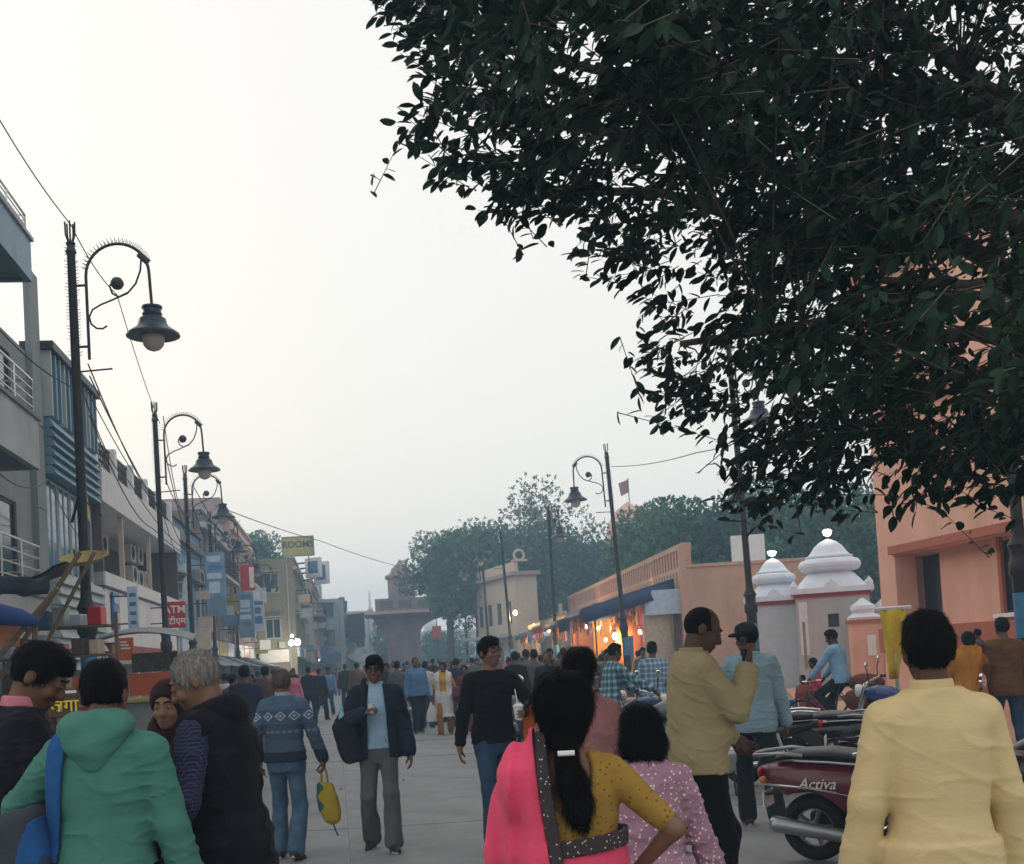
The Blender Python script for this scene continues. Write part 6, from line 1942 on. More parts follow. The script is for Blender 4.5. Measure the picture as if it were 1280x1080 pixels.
# ---- the hooded man in green, back to the camera
P = Person('person', 1.69, spot(122, 4.3), R(-4), 'person in green hoodie seen from behind with blue shoulder strap', girth=1.06, lean=0.05, head=(R(8), R(-14), 0), h=0.008,
           hands={-1: dict(at=(-.30, .22, .98), pole=(-1, -.35, .15)), 1: dict(at=(.29, .07, .86))})
P.body(); P.hair('short'); P.trousers(M_navytr); P.shoes()
P.top(M_teal, 'hoodie', hem=0.985, infl=0.034, folds=0.0065, cuff=0.018, seed=5, freq=11, neck=1.475)
k = P.k
hf = P.unlean(smin(0.05, ell((0, -.085 * k, 1.475 * k), (.125 * k, .055 * k, .062 * k)), ell((0, -.10 * k, 1.43 * k), (.10 * k, .05 * k, .07 * k)), cap((-.09 * k, -.04 * k, 1.49 * k), (-.05 * k, .09 * k, 1.45 * k), .042 * k, .03 * k), cap((.09 * k, -.04 * k, 1.49 * k), (.05 * k, .09 * k, 1.45 * k), .042 * k, .03 * k), ell((0.01, -.12 * k, 1.38 * k), (.05 * k, .035 * k, .06 * k))))
solid('hood', grow(hf, 0.004, 0.009, 8, 15, (1, 1, 1.8)), np.array(P.nb) - .3, np.array(P.nb) + .25, 0.008, M_teal, P.root)
P.patch('bag_strap', M_bagblue, lambda Q: np.maximum(np.maximum(np.abs(Q[:, 0] + .128 + .10 * np.clip(1.36 - Q[:, 2], 0, 1)) - .036, 1.0 - Q[:, 2]), Q[:, 1] - .06), 0.036, 0.014, arms=False)
bag = empty('satchel', P.root.location, P.root.rotation_euler.z, 'grey satchel with blue stripe hanging at the hooded person\'s side', 'bag')
solid('pouch', grow(rbox((-.25, -.03, .92), (.115, .17, .27), .06, rot3(0, R(-16), 0)), 0, .006, 3, 9), (-.6, -.3, .5), (-.1, .4, 1.3), 0.012, M_baggrey, bag)
solid('stripe', isect(grow(rbox((-.25, -.03, .92), (.115, .17, .27), .06, rot3(0, R(-16), 0)), .006, .006, 3, 9), lambda Q: np.abs(Q[:, 0] + .225 - .28 * (Q[:, 2] - .92)) - .04), (-.6, -.3, .5), (-.1, .4, 1.3), 0.01, M_bagblue, bag)

# ---- dark man at the left edge, looking down to the right
P = Person('person', 1.80, spot(3, 4.6), R(-62), 'person in dark jacket and pink collar looking down at left edge', girth=1.08, lean=0.12, head=(R(-18), R(-30), 0), h=0.008,
           hands={-1: dict(at=(-.1, .34, 1.0), pole=(-1, -.6, -.4)), 1: dict(at=(.12, .34, 1.02), pole=(1, -.6, -.4))})
P.body(); P.hair('short'); P.eyes(); P.trousers(M_blacktr); P.shoes(); P.top(M_darkbr, 'jacket', hem=0.84, infl=0.034, folds=0.007, cuff=0.016, seed=7); collar(P, M_pinkcol, z1=1.515)

# ---- woman between the hooded and the grey haired man
P = Person('person', 1.60, spot(209, 5.6), R(168), 'person with dark scarf over head, face between hooded and grey haired people', girth=1.0, head=(R(10), R(-8), 0), h=0.0096, female=True, skinm=SK2,
           hands={-1: dict(at=(-.1, .2, 1.0)), 1: dict(at=(.1, .22, 1.0))})
P.body(); P.hair('bun'); P.eyes(); P.top(M_maroon_c, 'kurta', hem=0.55, flare=.05, infl=.02); P.trousers(M_blacktr); P.shoes(M_sandal)
solid('scarf', P.tohead(smin(.04, sub(ell((0, -.018, .035), (.094, .112, .11)), ell((0, .115, -.03), (.076, .09, .105)), .012), sub(ell((0, -.03, -.14), (.13, .11, .12)), ell((0, .02, -.03), (.068, .1, .1)), .01))), P.hc - .32, P.hc + .2, 0.009, M_maroon_c, P.root)

# ---- grey haired man looking down to the left
P = Person('person', 1.735, spot(276, 4.75), R(78), 'grey haired person in dark padded vest and checked sleeves, facing left', girth=1.08, lean=0.10, head=(R(12), R(-24), 0), h=0.008, skinm=SK2,
           hands={-1: dict(at=(-.25, .16, .93), pole=(-1, -.8, -.1)), 1: dict(at=(.10, .30, 1.0), pole=(1, -.8, -.3))})
P.body(); P.hair('crop', HG); P.eyes(); P.trousers(M_blacktr); P.shoes(); P.top(M_check, 'checked_shirt', hem=0.85, infl=.022, seed=3)
P.top(M_darkbr, 'padded_vest', hem=0.83, arms=(), infl=0.05, folds=0.008, seed=9, freq=9)
k = P.k
solid('vest_collar', P.unlean(smin(.04, cap((-.075 * k, -.05 * k, 1.47 * k), (-.06 * k, .07 * k, 1.44 * k), .045 * k), cap((.08 * k, -.05 * k, 1.47 * k), (.06 * k, .07 * k, 1.44 * k), .045 * k), ell((0, -.095 * k, 1.46 * k), (.11 * k, .05 * k, .075 * k)))), np.array(P.nb) - .3, np.array(P.nb) + .25, .009, M_darkbr, P.root)

# ---- man in the patterned sweater walking away
P = Person('person', 1.64, spot(351, 10.5), R(-3), 'person in blue patterned sweater and jeans walking away, bag in hand', girth=1.06, lean=0.02, h=0.009, skinm=SK1, head=(0, R(4), 0),
           hands={1: dict(at=(.36, .07, .80), pole=(.6, -1, 0), dir=(0, .05, -1), curl=1.1, palm=(-1, 0.1, 0)), -1: dict(at=(-.27, .08, .9))},
           feet={-1: dict(at=(-.10, .05, .085)), 1: dict(at=(.10, -.16, .10), pitch=-.25)})
P.body(); P.hair('crop', hairmat('thin_grey_hair', (0.16, 0.13, 0.12))); P.trousers(M_jeans, bottom=.03); P.shoes(); P.top(M_knit, 'sweater', hem=0.88, infl=.03, folds=.005, cuff=.012, seed=4); collar(P, fabric('pale_collar', (.32, .36, .38)), z1=1.512)
bg_ = empty('carry_bag', P.root.location, P.root.rotation_euler.z, 'yellow green printed cloth bag held by the sweater wearer', 'bag')
w = P.wri[1] + P.hd[1][0] * .09
M_bagyel = pattern_fabric('yellow_green_print', (0.36, 0.27, 0.03), lambda x, y, z, mt, mix, old, n, l, tc: mix(mt('LESS_THAN', mt('ADD', mt('MULTIPLY', x, 9.0), mt('MULTIPLY', mt('SINE', mt('MULTIPLY', z, 40.0)), .25)), 2.6), old, (0.03, 0.12, 0.08)))
solid('sack', grow(loft([(.26, w.x + .06, w.y, .02, .02), (.30, w.x + .055, w.y, .07, .05), (.38, w.x + .04, w.y, .095, .06), (.5, w.x + .02, w.y, .1, .06), (.62, w.x + .005, w.y, .075, .045), (w.z - .12, w.x, w.y, .05, .03)], 2.2), 0, .006, 3, 16), (w.x - .2, w.y - .15, .22), (w.x + .25, w.y + .15, w.z), .009, M_bagyel, bg_)
q = MB(); 
for o_ in (-.02, .02): q.tube([(w.x + .03, w.y + o_, w.z - .14), (w.x + .02, w.y + o_, w.z - .02), (w.x, w.y + o_, w.z + .01), (w.x - .02, w.y + o_, w.z - .02), (w.x - .03, w.y + o_, w.z - .14)], .006, 6)
q.build('handle', M_bagyel, bg_); q = MB(); q.tube([(w.x + .06, w.y, .27), (w.x + .08, w.y, .2), (w.x + .1, w.y, .16)], .006, 5); q.build('drawstring', M_bagblk, bg_)

# ---- man in navy jacket walking towards the camera
P = Person('person', 1.70, spot(468, 10.7), R(184), 'person in open navy jacket and sky blue shirt walking this way', girth=1.05, h=0.009, head=(R(-6), R(-4), 0), skinm=SK1,
           hands={1: dict(at=(.10, .24, 1.22), pole=(1, -.3, -.8), dir=(-.6, .3, .4), curl=1.2, palm=(-.6, .2, -.3)), -1: dict(at=(-.28, .03, .84))},
           feet={1: dict(at=(.11, -.10, .10), pitch=-.2), -1: dict(at=(-.10, .20, .085))})
P.body(); P.hair('short'); P.eyes('dark'); P.trousers(M_greytr, bottom=.034, folds=.009); P.shoes(); P.top(M_polo, 'polo_shirt', hem=.90, sleeve=.08, infl=.024); P.top(M_navyj, 'jacket', hem=.82, infl=.052, folds=.007, cuff=.014, open_front=.085, seed=8)
collar(P, M_polo, z1=1.5)
k = P.k
P.patch('bag_strap', M_bagblk, lambda Q: np.maximum(np.maximum(np.abs(Q[:, 0] - .11 + .0 * Q[:, 2]) - .022, .95 - Q[:, 2]), -1), .052, .012, arms=False)
bg_ = empty('sling_bag', P.root.location, P.root.rotation_euler.z, 'black sling bag at the navy jacket wearer\'s side', 'bag')
solid('pouch', grow(rbox((.255, .02, .98), (.11, .15, .2), .07, rot3(0, R(14), 0)), 0, .008, 6, 10), (.0, -.3, .6), (.5, .3, 1.35), .011, M_bagblk, bg_)
solid('water_bottle', smin(.01, cap((.30, .13, 1.12), (.30, .13, 1.2), .032), cap((.30, .13, 1.2), (.30, .13, 1.27), .018)), (.2, .0, 1.0), (.4, .25, 1.35), .008, mat('teal_bottle', (.2, .45, .45), rough=.2), bg_)
cp = empty('paper_cup', P.root.location, P.root.rotation_euler.z, 'small white cup in the navy jacket wearer\'s hand', 'cup')
w = P.wri[1] + P.hd[1][0] * .085
q = MB(); q.lathe([(.022, -.045), (.03, .04), (.032, .045), (.028, .046), (.02, -.04)], 14, w); q.build('cup', M_plast, cp, 40)

# ---- tall man in black with a drink
P = Person('person', 1.80, spot(612, 10.4), R(196), 'tall person in black sweater and jeans walking with a straw cup', girth=1.04, h=0.009, head=(R(24), R(2), 0), skinm=SK2,
           hands={1: dict(at=(.31, .05, .84), dir=(0.05, .1, -1)), -1: dict(at=(-.17, .27, 1.10), pole=(-1, -.4, -.6), dir=(.15, .9, .1), curl=1.2, palm=(1, 0, 0))},
           feet={1: dict(at=(.10, .18, .085)), -1: dict(at=(-.09, -.22, .12), pitch=-.35)})
P.body(); P.hair('short'); P.eyes(True); P.trousers(M_jeansd, bottom=.022, top=.94); P.shoes(); P.top(M_blacks, 'sweater', hem=.86, infl=.024, folds=.006, cuff=.006, seed=6, neck=1.46)
cp = empty('straw_cup', P.root.location, P.root.rotation_euler.z, 'clear white cup with straw held by the tall person in black', 'cup')
w = P.wri[-1] + P.hd[-1][0] * .08 + Vector((.035, 0, 0))
q = MB(); q.lathe([(.03, -.06), (.042, .05), (.046, .052), (.046, .06), (.03, .075), (.005, .078)], 16, w); q.build('cup', M_plast, cp, 40)
q = MB(); q.tube([w + Vector((0, 0, .06)), w + Vector((.02, 0, .2))], .005, 6); q.build('straw', M_letter, cp)
sc_ = empty('orange_shawl', P.root.location, P.root.rotation_euler.z, 'orange cloth bag hanging from the tall person\'s forearm', 'bag')
w = P.elb[-1].lerp(P.wri[-1], .45)
drape([[(w.x - .02 + .03 * math.sin(u * 7 + v * 2), w.y - .10 + u * .2, w.z + .03 - v * .62) for u in np.linspace(0, 1, 8)] for v in np.linspace(0, 1, 9)], M_orange_c, 'cloth', sc_, 5, .008, .03)
q = MB(); q.tube([w + Vector((0, -.05, -.1)), w + Vector((0, -.03, .05)), w + Vector((0, .03, .05)), w + Vector((0, .05, -.1))], .01, 6); q.build('handle', M_orange_c, sc_)

# ---- woman in pink saree, back to the camera
P = Person('person', 1.56, spot(701, 3.7), R(-6), 'person in pink saree and mustard blouse with long ponytail, seen from behind', girth=1.12, h=0.008, female=True, skinm=SK2, head=(R(4), R(6), 0),
           hands={1: dict(at=(.20, .12, 1.02), pole=(1, -.35, -.1), dir=(-.5, .6, -.3)), -1: dict(at=(-.24, .14, .86))})
P.body()
k = P.k
hb = smin(.03, sub(ell((0, -.022, .03), (.106, .122, .112)), ell((0, .115, -.03), (.08, .09, .1)), .012), ell((0, -.065, -.04), (.078, .07, .09)), cap((0, -.10, -.08), (0, -.125, -.14), .042, .036))
tail = smin(.02, cap((0, -.125, -.14), (.015, -.155, -.22), .034, .046), cap((.015, -.155, -.22), (.03, -.165, -.32), .046, .042), cap((.03, -.165, -.30), (.05, -.16, -.36), .042, .016), cap((.03, -.165, -.28), (.02, -.165, -.36), .03, .012))
ho_ = solid('hair', P.tohead(grow(smin(.02, hb, tail), 0, .005, 6, 60, (2, 1, .3))), P.hc - .55, P.hc + .2, .008, HB, P.root)
cr_ = (P.hc + np.array((0, .02, .14))).astype(np.float32); tie_ = P.hc + P.HM @ np.array((0, -.13, -.12), np.float32)
strands(ho_, 9000, .06, 5, lambda Q: np.where((Q[:, 2] > tie_[2])[:, None], (tie_ - Q) * np.array((1, .4, 1)) + np.array((0, 0, -.05)), np.array((0.02, 0, -1.0))), HB)
q = MB(); q.tube([tuple(P.hc + P.HM @ np.array((x, -.172 + .5 * x * x, -.105), np.float32)) for x in (-.025, 0, .025)], .008, 6); q.build('hair_clip', M_letter, P.root)
tb = P.top(M_blouse, 'blouse', hem=1.14, sleeve=.40, infl=.014, folds=.003, cuff=.0, neck=1.46, vneck=.12)
P.skirt(M_saree, 'saree_skirt', z1=1.155, bottom=.28, infl=.012)
P.patch('saree_drape', M_saree, lambda Q: np.maximum(np.maximum(Q[:, 0] + .085 - .10 * np.clip(1.28 - Q[:, 2], -.1, 1), .62 - Q[:, 2]), Q[:, 1] - .02 - .1 * (Q[:, 2] > 1.18)), .03, .02, folds=.013, seed=4, nf=85)
P.patch('saree_border', M_border, lambda Q: np.maximum(np.maximum(np.abs(Q[:, 0] + .065 - .10 * np.clip(1.28 - Q[:, 2], -.1, 1)) - .02, .62 - Q[:, 2]), Q[:, 1] - .1), .034, .018, arms=False)
P.patch('waist_border', M_border, lambda Q: np.maximum(np.abs(Q[:, 2] - 1.045 - .12 * Q[:, 0]) - .026, -.03 - Q[:, 0]), .026, .014, arms=False)

# ---- woman in dotted pink, ahead of her
P = Person('person', 1.65, spot(724, 6.2), R(10), 'person in dusty pink dotted tunic, dark hair tied low, seen from behind', girth=1.1, h=0.009, female=True, skinm=SK2, head=(R(-28), 0, 0),
           hands={-1: dict(at=(-.25, .18, .95), pole=(-1, -.5, 0)), 1: dict(at=(.27, .1, .88))})
P.body(); P.hair('bun'); P.top(M_pinkdots, 'tunic', hem=.5, flare=.06, infl=.022, folds=.006, sleeve=.85); P.trousers(M_white_c); P.shoes(M_sandal)

# ---- girl in sequinned pink
P = Person('person', 1.42, spot(797, 4.5), R(-8), 'child with bobbed black hair in sequinned pink dress, seen from behind', girth=1.06, h=0.008, female=True, skinm=SK2, head=(R(10), 0, 0),
           hands={1: dict(at=(.30, .10, .86), pole=(.6, -1, 0)), -1: dict(at=(-.27, .12, .9))})
P.body(); P.hair('long'); P.top(M_sequin, 'dress_top', hem=.92, sleeve=.8, infl=.03, folds=.008, cuff=.02, freq=16); P.skirt(M_sequin, 'dress_skirt', z0=.3, z1=1.04, bottom=.30, folds=.025, infl=.03, nf=11); P.shoes(M_sandal)

# ---- man in khaki shirt, profile to the right
P = Person('person', 1.86, spot(866, 6.9), R(-82), 'person in khaki shirt and black trousers looking down at raised hand', girth=1.14, lean=0.02, h=0.0085, skinm=SK3, head=(R(-6), R(-26), 0),
           hands={1: dict(at=(.08, .27, 1.36), pole=(.35, -.1, -1), dir=(-.1, .25, .9), curl=1.0, palm=(-.4, -1, 0)), -1: dict(at=(-.16, .24, 1.0), pole=(-.5, -.4, -1), curl=.8)},
           feet={1: dict(at=(.1, -.06, .085)), -1: dict(at=(-.1, .1, .085))})
P.body(); P.hair('bald', HB); P.eyes(); P.top(M_khaki, 'shirt', hem=.84, infl=.03, folds=.007, cuff=.02, belly=.035, seed=11, freq=12); P.trousers(M_blacktr, bottom=.03); P.shoes(); collar(P, M_khaki)
ph = empty('mobile_phone', P.root.location, P.root.rotation_euler.z, 'dark mobile phone in the khaki shirt wearer\'s hand', 'phone')
w = P.wri[1] + P.hd[1][0] * .10
q = MB(); q.bbox(w.x - .085, w.x - .015, w.y - .02, w.y - .011, w.z - .05, w.z + .1, .003); q.build('casing', M_black, ph); q = MB(); q.box(w.x - .08, w.x - .02, w.y - .0225, w.y - .0205, w.z - .04, w.z + .09); q.build('screen', M_pane, ph)

# ---- man in pale blue shirt and cap walking away
P = Person('person', 1.80, spot(938, 10.8), R(-10), 'person in pale blue shirt and dark cap walking away by scooters', girth=1.08, lean=.03, h=0.009, skinm=SK1, head=(R(48), R(-6), 0),
           hands={1: dict(at=(.27, .10, .86)), -1: dict(at=(-.20, .26, 1.0), pole=(-1, -.5, -.2))}, feet={-1: dict(at=(-.10, .08, .085)), 1: dict(at=(.13, -.32, .13), pitch=-.5)})
P.body(); P.hair('short'); P.top(M_blueshirt, 'shirt', hem=.80, infl=.034, folds=.008, cuff=.014, seed=12); P.trousers(M_navytr, bottom=.03); P.shoes(M_sandal)
solid('cap', P.tohead(umin(isect(ell((0, -.012, .04), (.09, .108, .104)), lambda Q: .042 - Q[:, 2]), isect(ell((0, .105, .05), (.07, .085, .02)), lambda Q: .04 - Q[:, 1]))), P.hc - .25, P.hc + .25, .009, M_bagblk, P.root)

# ---- man in pale yellow kurta, nearest at the right
P = Person('person', 1.675, spot(1161, 3.9), R(3), 'person in long pale yellow kurta seen from behind, nearest at right', girth=1.02, h=0.008, skinm=SK3, head=(R(-6), R(4), 0),
           hands={-1: dict(at=(-.275, .07, .85), pole=(-.6, -1, 0)), 1: dict(at=(.275, .07, .85), pole=(.6, -1, 0))})
P.body(); P.hair('short'); P.top(M_kurta, 'kurta', hem=.42, infl=.032, folds=.0042, cuff=.022, flare=.05, seed=14, freq=8, sleeve=.96, neck=1.488); P.trousers(M_white_c); P.shoes(M_sandal); collar(P, M_kurta, z1=1.515)

# ---- by the terracotta building
P = Person('person', 1.62, spot(1212, 15), R(-8), 'person in orange saree carrying a child near terracotta wall', girth=1.08, h=0.014, female=True, head=(R(10), 0, 0), hands={1: dict(at=(.16, .26, 1.1), pole=(1, -.4, -.3)), -1: dict(at=(-.1, .28, 1.1), pole=(-1, -.4, -.3))}, fingers=False)
P.body(); P.hair('bun'); P.top(M_rust_c, 'blouse', hem=1.0, sleeve=.45); P.skirt(M_rust_c, 'saree_skirt', bottom=.26); P.patch('saree_drape', fabric('ochre_orange_cloth', (.45, .19, .03)), lambda Q: np.maximum(Q[:, 0] - .12 + .3 * (1.3 - Q[:, 2]), .55 - Q[:, 2]), .03, .03, folds=.01)
lc = P.root.location
ch = Person('person', 0.95, (lc[0] + .18, lc[1] + .16, .70), R(60), 'small child carried at the orange saree wearer\'s shoulder', girth=1.15, h=0.013, head=(0, 0, 0), fingers=False, hands={1: dict(at=(.15, .3, 1.2)), -1: dict(at=(-.15, .3, 1.2))}, feet={1: dict(at=(.12, .2, .35)), -1: dict(at=(-.12, .2, .35))})
ch.body(); ch.hair('crop'); ch.top(M_greytr, 'shirt', hem=.8, infl=.03); ch.trousers(M_navytr)
P = Person('person', 1.76, spot(1256, 15), R(-6), 'person in brown jacket walking away along the terracotta building', girth=1.12, h=0.013, head=(R(6), 0, 0), fingers=False, feet={1: dict(at=(.12, -.18, .1)), -1: dict(at=(-.1, .18, .085))})
P.body(); P.hair('short'); P.top(M_brown_c, 'jacket', hem=.78, infl=.04, folds=.008); P.trousers(M_jeansd); P.shoes()

# ---- woman in yellow top with white skirt, farther up the road
P = Person('person', 1.62, spot(553, 27), R(175), 'person in mustard tunic and white shawl carrying bags up the road', girth=1.08, h=0.014, female=True, fingers=False, hands={1: dict(at=(.27, .02, .84)), -1: dict(at=(-.24, .12, .95))}, feet={1: dict(at=(.1, .12, .085)), -1: dict(at=(-.1, -.15, .1))})
P.body(); P.hair('bun'); P.top(M_yellow_c, 'tunic', hem=.95, sleeve=.5, infl=.02); P.skirt(M_white_c, 'white_skirt', z0=.42, bottom=.24); P.trousers(fabric('ochre_trouser_cloth', (.32, .15, .03))); P.shoes(M_sandal)
P.patch('shawl', M_white_c, lambda Q: np.maximum(np.abs(np.abs(Q[:, 0]) - .13) - .06, .6 - Q[:, 2]), .03, .02, folds=.01)
b2 = empty('handbag', P.root.location, P.root.rotation_euler.z, 'maroon handbag on the mustard tunic wearer\'s arm', 'bag')
solid('pouch', rbox((-.30, .08, .95), (.07, .13, .11), .04), (-.5, -.2, .7), (-.1, .4, 1.2), .014, mat('maroon_leather', (.15, .03, .04), rough=.45), b2)
b2 = empty('shopping_bag', P.root.location, P.root.rotation_euler.z, 'white shopping bag in the mustard tunic wearer\'s hand', 'bag')
solid('pouch', loft([(.3, .29, .03, .14, .07), (.5, .29, .03, .12, .06), (.74, .29, .03, .03, .02)], 3), (.0, -.2, .2), (.6, .3, .85), .014, M_white_c, b2)

# ------------------------------------------------------------------ the crowd farther down the street
ARCH = []
def arch(i, H, topm, trm, hm, hairs, fem=False, skirt=False, walk=.15, jacket=.02, yaw=0, hem=.84, hands=None, skinm=SK1, girth=1.05):
    P = Person('person', H, (0, 0, 0), 0, 'person', 'people farther down the street', girth=girth, h=0.02, female=fem, fingers=False, skinm=skinm, hands=hands, feet={1: dict(at=(.1, walk, .085)), -1: dict(at=(-.1, -walk, .1))})
    P.body(); P.hair(hairs, hm); P.top(topm, 'shirt' if not fem else 'tunic', hem=hem, infl=jacket, folds=.006, flare=.05 if hem < .7 else 0)
    if skirt: P.skirt(trm, 'skirt', bottom=.25)
    else: P.trousers(trm)
    P.shoes(); P.eyes() if False else None
    ARCH.append(P.root)
C_ = lambda nm, c: fabric(nm, c)
arch(0, 1.70, M_navyj, M_navytr, HB, 'short', jacket=.03)
arch(1, 1.66, M_polo, M_jeansd, HB, 'short', walk=.05)
arch(2, 1.58, M_rust_c, M_rust_c, HB, 'bun', fem=True, skirt=True, walk=.0)
arch(3, 1.72, M_greytr, M_blacktr, HD, 'crop', jacket=.035, walk=.2, girth=1.15)
arch(4, 1.60, M_maroon_c, M_white_c, HB, 'long', fem=True, hem=.5, walk=.1)
arch(5, 1.68, M_white_c, M_greytr, HB, 'short', walk=.12, hands={1: dict(at=(.2, .3, 1.1), pole=(1, -.5, -.3))})
TOPS = [(C_('crowd_navy', (.025, .03, .055)), 'navy'), (C_('crowd_black', (.015, .015, .018)), 'black'), (C_('crowd_grey', (.11, .11, .12)), 'grey'), (C_('crowd_white', (.5, .5, .5)), 'white'), (C_('crowd_maroon', (.14, .03, .04)), 'maroon'),
        (C_('crowd_blue', (.1, .2, .36)), 'blue'), (C_('crowd_brown', (.11, .065, .04)), 'brown'), (C_('crowd_orange', (.5, .16, .03)), 'orange'), (C_('crowd_yellow', (.5, .34, .06)), 'yellow'), (C_('crowd_pink', (.45, .14, .2)), 'pink'), (C_('crowd_green', (.07, .16, .1)), 'green'), (C_('crowd_teal', (.06, .2, .24)), 'teal')]
BASE_TOP = [M_navyj, M_polo, M_rust_c, M_greytr, M_maroon_c, M_white_c]
# (column, distance, turned towards us, kind, colour, extra words)
CR = [(385, 36, 0, 0, 1, 'walking away with black handbag near the middle of the road'), (431, 45, 0, 3, 1, 'walking away with white cloth on the shoulder'), (305, 17.5, 0, 0, 0, 'seen from behind, just past the sweater wearer'),
      (289, 22, 0, 1, 2, 'left of the navy coat wearer by the shops'), (331, 24, 0, 5, 6, 'with head showing over the sweater wearer'), (341, 40, 0, 5, 5, 'in the row beside the left shops'), (356, 44, 1, 3, 2, 'coming up along the left shops'), (366, 52, 0, 0, 0, 'far along the left shops'),
      (398, 50, 0, 4, 2, 'walking beside the pair in black'), (408, 58, 1, 0, 4, 'coming between the walkers in black'), (420, 70, 0, 1, 6, 'far behind the white cloth walker'), (447, 52, 0, 0, 2, 'right of the white cloth walker'), (455, 62, 1, 4, 7, 'far ahead left of the navy jacket wearer'),
      (440, 85, 0, 3, 1, 'very far in mid street'), (470, 88, 0, 0, 2, 'very far below the gate'), (462, 75, 1, 2, 9, 'far left of the gate pier'), (498, 60, 0, 5, 3, 'right of the navy jacket wearer'), (505, 48, 1, 0, 1, 'behind the parked motorcycles'),
      (516, 70, 0, 3, 2, 'before the gate pier'), (524, 55, 0, 4, 10, 'left of the mustard tunic wearer'), (535, 66, 1, 1, 5, 'behind the mustard tunic wearer'), (541, 46, 0, 0, 1, 'close behind the mustard tunic wearer'), (566, 34, 1, 4, 3, 'right of the mustard tunic wearer'), (575, 50, 0, 3, 6, 'under the gate arch'),
      (584, 62, 1, 5, 3, 'left of the tall person in black'), (590, 40, 0, 0, 2, 'at the shoulder of the tall person in black'), (556, 80, 0, 1, 4, 'far under the gate arch'), (600, 72, 0, 2, 7, 'far before the right lamps'), (636, 30, 1, 5, 9, 'just right of the tall person in black'), (648, 36, 0, 0, 1, 'by the yellow cloth stall'),
      (658, 26, 0, 3, 2, 'right of the straw cup'), (667, 44, 1, 4, 9, 'at the stalls left of the saree wearer'), (676, 33, 0, 1, 0, 'left above the saree wearer'), (688, 28, 1, 0, 1, 'over the saree wearer'), (700, 46, 0, 5, 8, 'before the brass stall'), (664, 60, 1, 2, 7, 'far at the orange goods'), (652, 52, 0, 3, 6, 'far by the warm lamp'),
      (628, 58, 1, 4, 4, 'far by the cream building'), (716, 38, 0, 3, 1, 'in the dark group at the stalls'), (740, 42, 1, 2, 7, 'shopping at the warm stall'), (752, 36, 0, 4, 8, 'between the plaid shirts and the stall'), (798, 40, 0, 2, 8, 'in front of the blue upright board'), (804, 30, 1, 1, 2, 'right of the upright blue board'),
      (731, 30, 0, 0, 1, 'taller than the crowd by the lit bulbs'), (480, 66, 0, 4, 4, 'left in the crowd by the motorcycles'), (489, 78, 1, 1, 0, 'deep in the crowd by the gate pier'), (549, 58, 0, 5, 3, 'pale in the crowd under the arch'), (610, 50, 0, 0, 6, 'behind the head of the tall person'), (621, 42, 1, 3, 2, 'behind the tall person in black'),
      (424, 96, 1, 5, 3, 'farthest on the left by the low bulb'), (378, 66, 1, 2, 9, 'at the lit shop below the lodge'), (350, 60, 0, 4, 4, 'below the blue banner'), (412, 80, 0, 0, 1, 'small and far in mid street'), (313, 30, 1, 2, 7, 'by the left shutters'), (322, 34, 0, 3, 1, 'at the left kerb'), (280, 28, 0, 5, 3, 'by the snack cart'), (530, 40, 1, 2, 4, 'near the parked motorcycles'), (512, 84, 0, 4, 2, 'very far beside the gate pier'), (570, 92, 0, 1, 0, 'very far inside the gate arch'), (595, 88, 1, 3, 1, 'very far right of the arch'), (938, 22, 0, 1, 5, 'dark head behind the pale blue shirt by the booth')]
CR += [(483, 33, 1, 0, 1, 'standing at the left of the parked motorcycles'), (496, 29, 0, 5, 2, 'just behind the navy jacket wearer by the motorcycles'), (519, 28, 1, 3, 5, 'standing over the parked motorcycles'), (531, 30, 0, 1, 3, 'left beside the mustard tunic wearer'), (570, 30, 0, 0, 0, 'between the mustard tunic and the tall person in black'), (580, 27, 1, 2, 4, 'just left of the arm of the tall person in black'),
       (644, 24, 0, 1, 1, 'close right of the straw cup'), (655, 30, 1, 4, 9, 'behind the orange cloth bag'), (668, 25, 0, 0, 2, 'close above the saree shoulder'), (684, 22, 1, 3, 1, 'left of the dusty pink tunic'), (410, 42, 1, 1, 5, 'coming forward in mid street'), (445, 40, 0, 5, 6, 'left of the navy jacket wearer in mid street'), (365, 34, 1, 4, 9, 'right of the sweater wearer, by the kerb'), (398, 38, 0, 3, 1, 'beside the handbag carrier'), (705, 27, 0, 3, 6, 'behind the dusty pink tunic'), (760, 24, 1, 1, 2, 'standing behind the teal plaid rider')]
ZN = [((335, 475), (40, 105), 'small in the crowd beside the far left shops'), ((478, 545), (38, 95), 'small in the packed crowd before the gate pier'), ((546, 625), (36, 95), 'small in the packed crowd under the gate arch'), ((632, 760), (27, 62), 'in the packed crowd along the warm lit stalls')]
rc_ = random.Random(17)
for (x0, x1), (d0, d1), zw in ZN:
    for ci in range(12):
        CR.append((rc_.uniform(x0, x1), rc_.uniform(d0, d1), rc_.randrange(2), rc_.randrange(6), ci, zw))
used = set()
LAB = set()
for (px, D, tw_, kd, ci, words) in CR:
    tm, cn = TOPS[ci]
    src = ARCH[kd]
    rc = {BASE_TOP[kd].name: tm}
    if kd not in used:
        o = src; used.add(kd)
        for c in src.children:
            if c.data.materials[0] == BASE_TOP[kd]:
                c.material_slots[0].link = 'OBJECT'; c.material_slots[0].material = tm
    else:
        o = copy_tree(src, None)
        for c, s0 in zip(o.children, src.children):
            if s0.data.materials[0] == BASE_TOP[kd]:
                c.material_slots[0].link = 'OBJECT'; c.material_slots[0].material = tm
    o.location = spot(px, D)
    o.rotation_euler = (0, 0, (math.pi if tw_ else 0) + rng.uniform(-.4, .4))
    sc_ = rng.uniform(.96, 1.05)
    o.scale = (sc_, sc_, sc_)
    o['label'] = f'person in {cn} {words}'
b2 = empty('handbag', spot(385, 36), 0, 'black handbag carried by the walker in black mid road', 'bag')
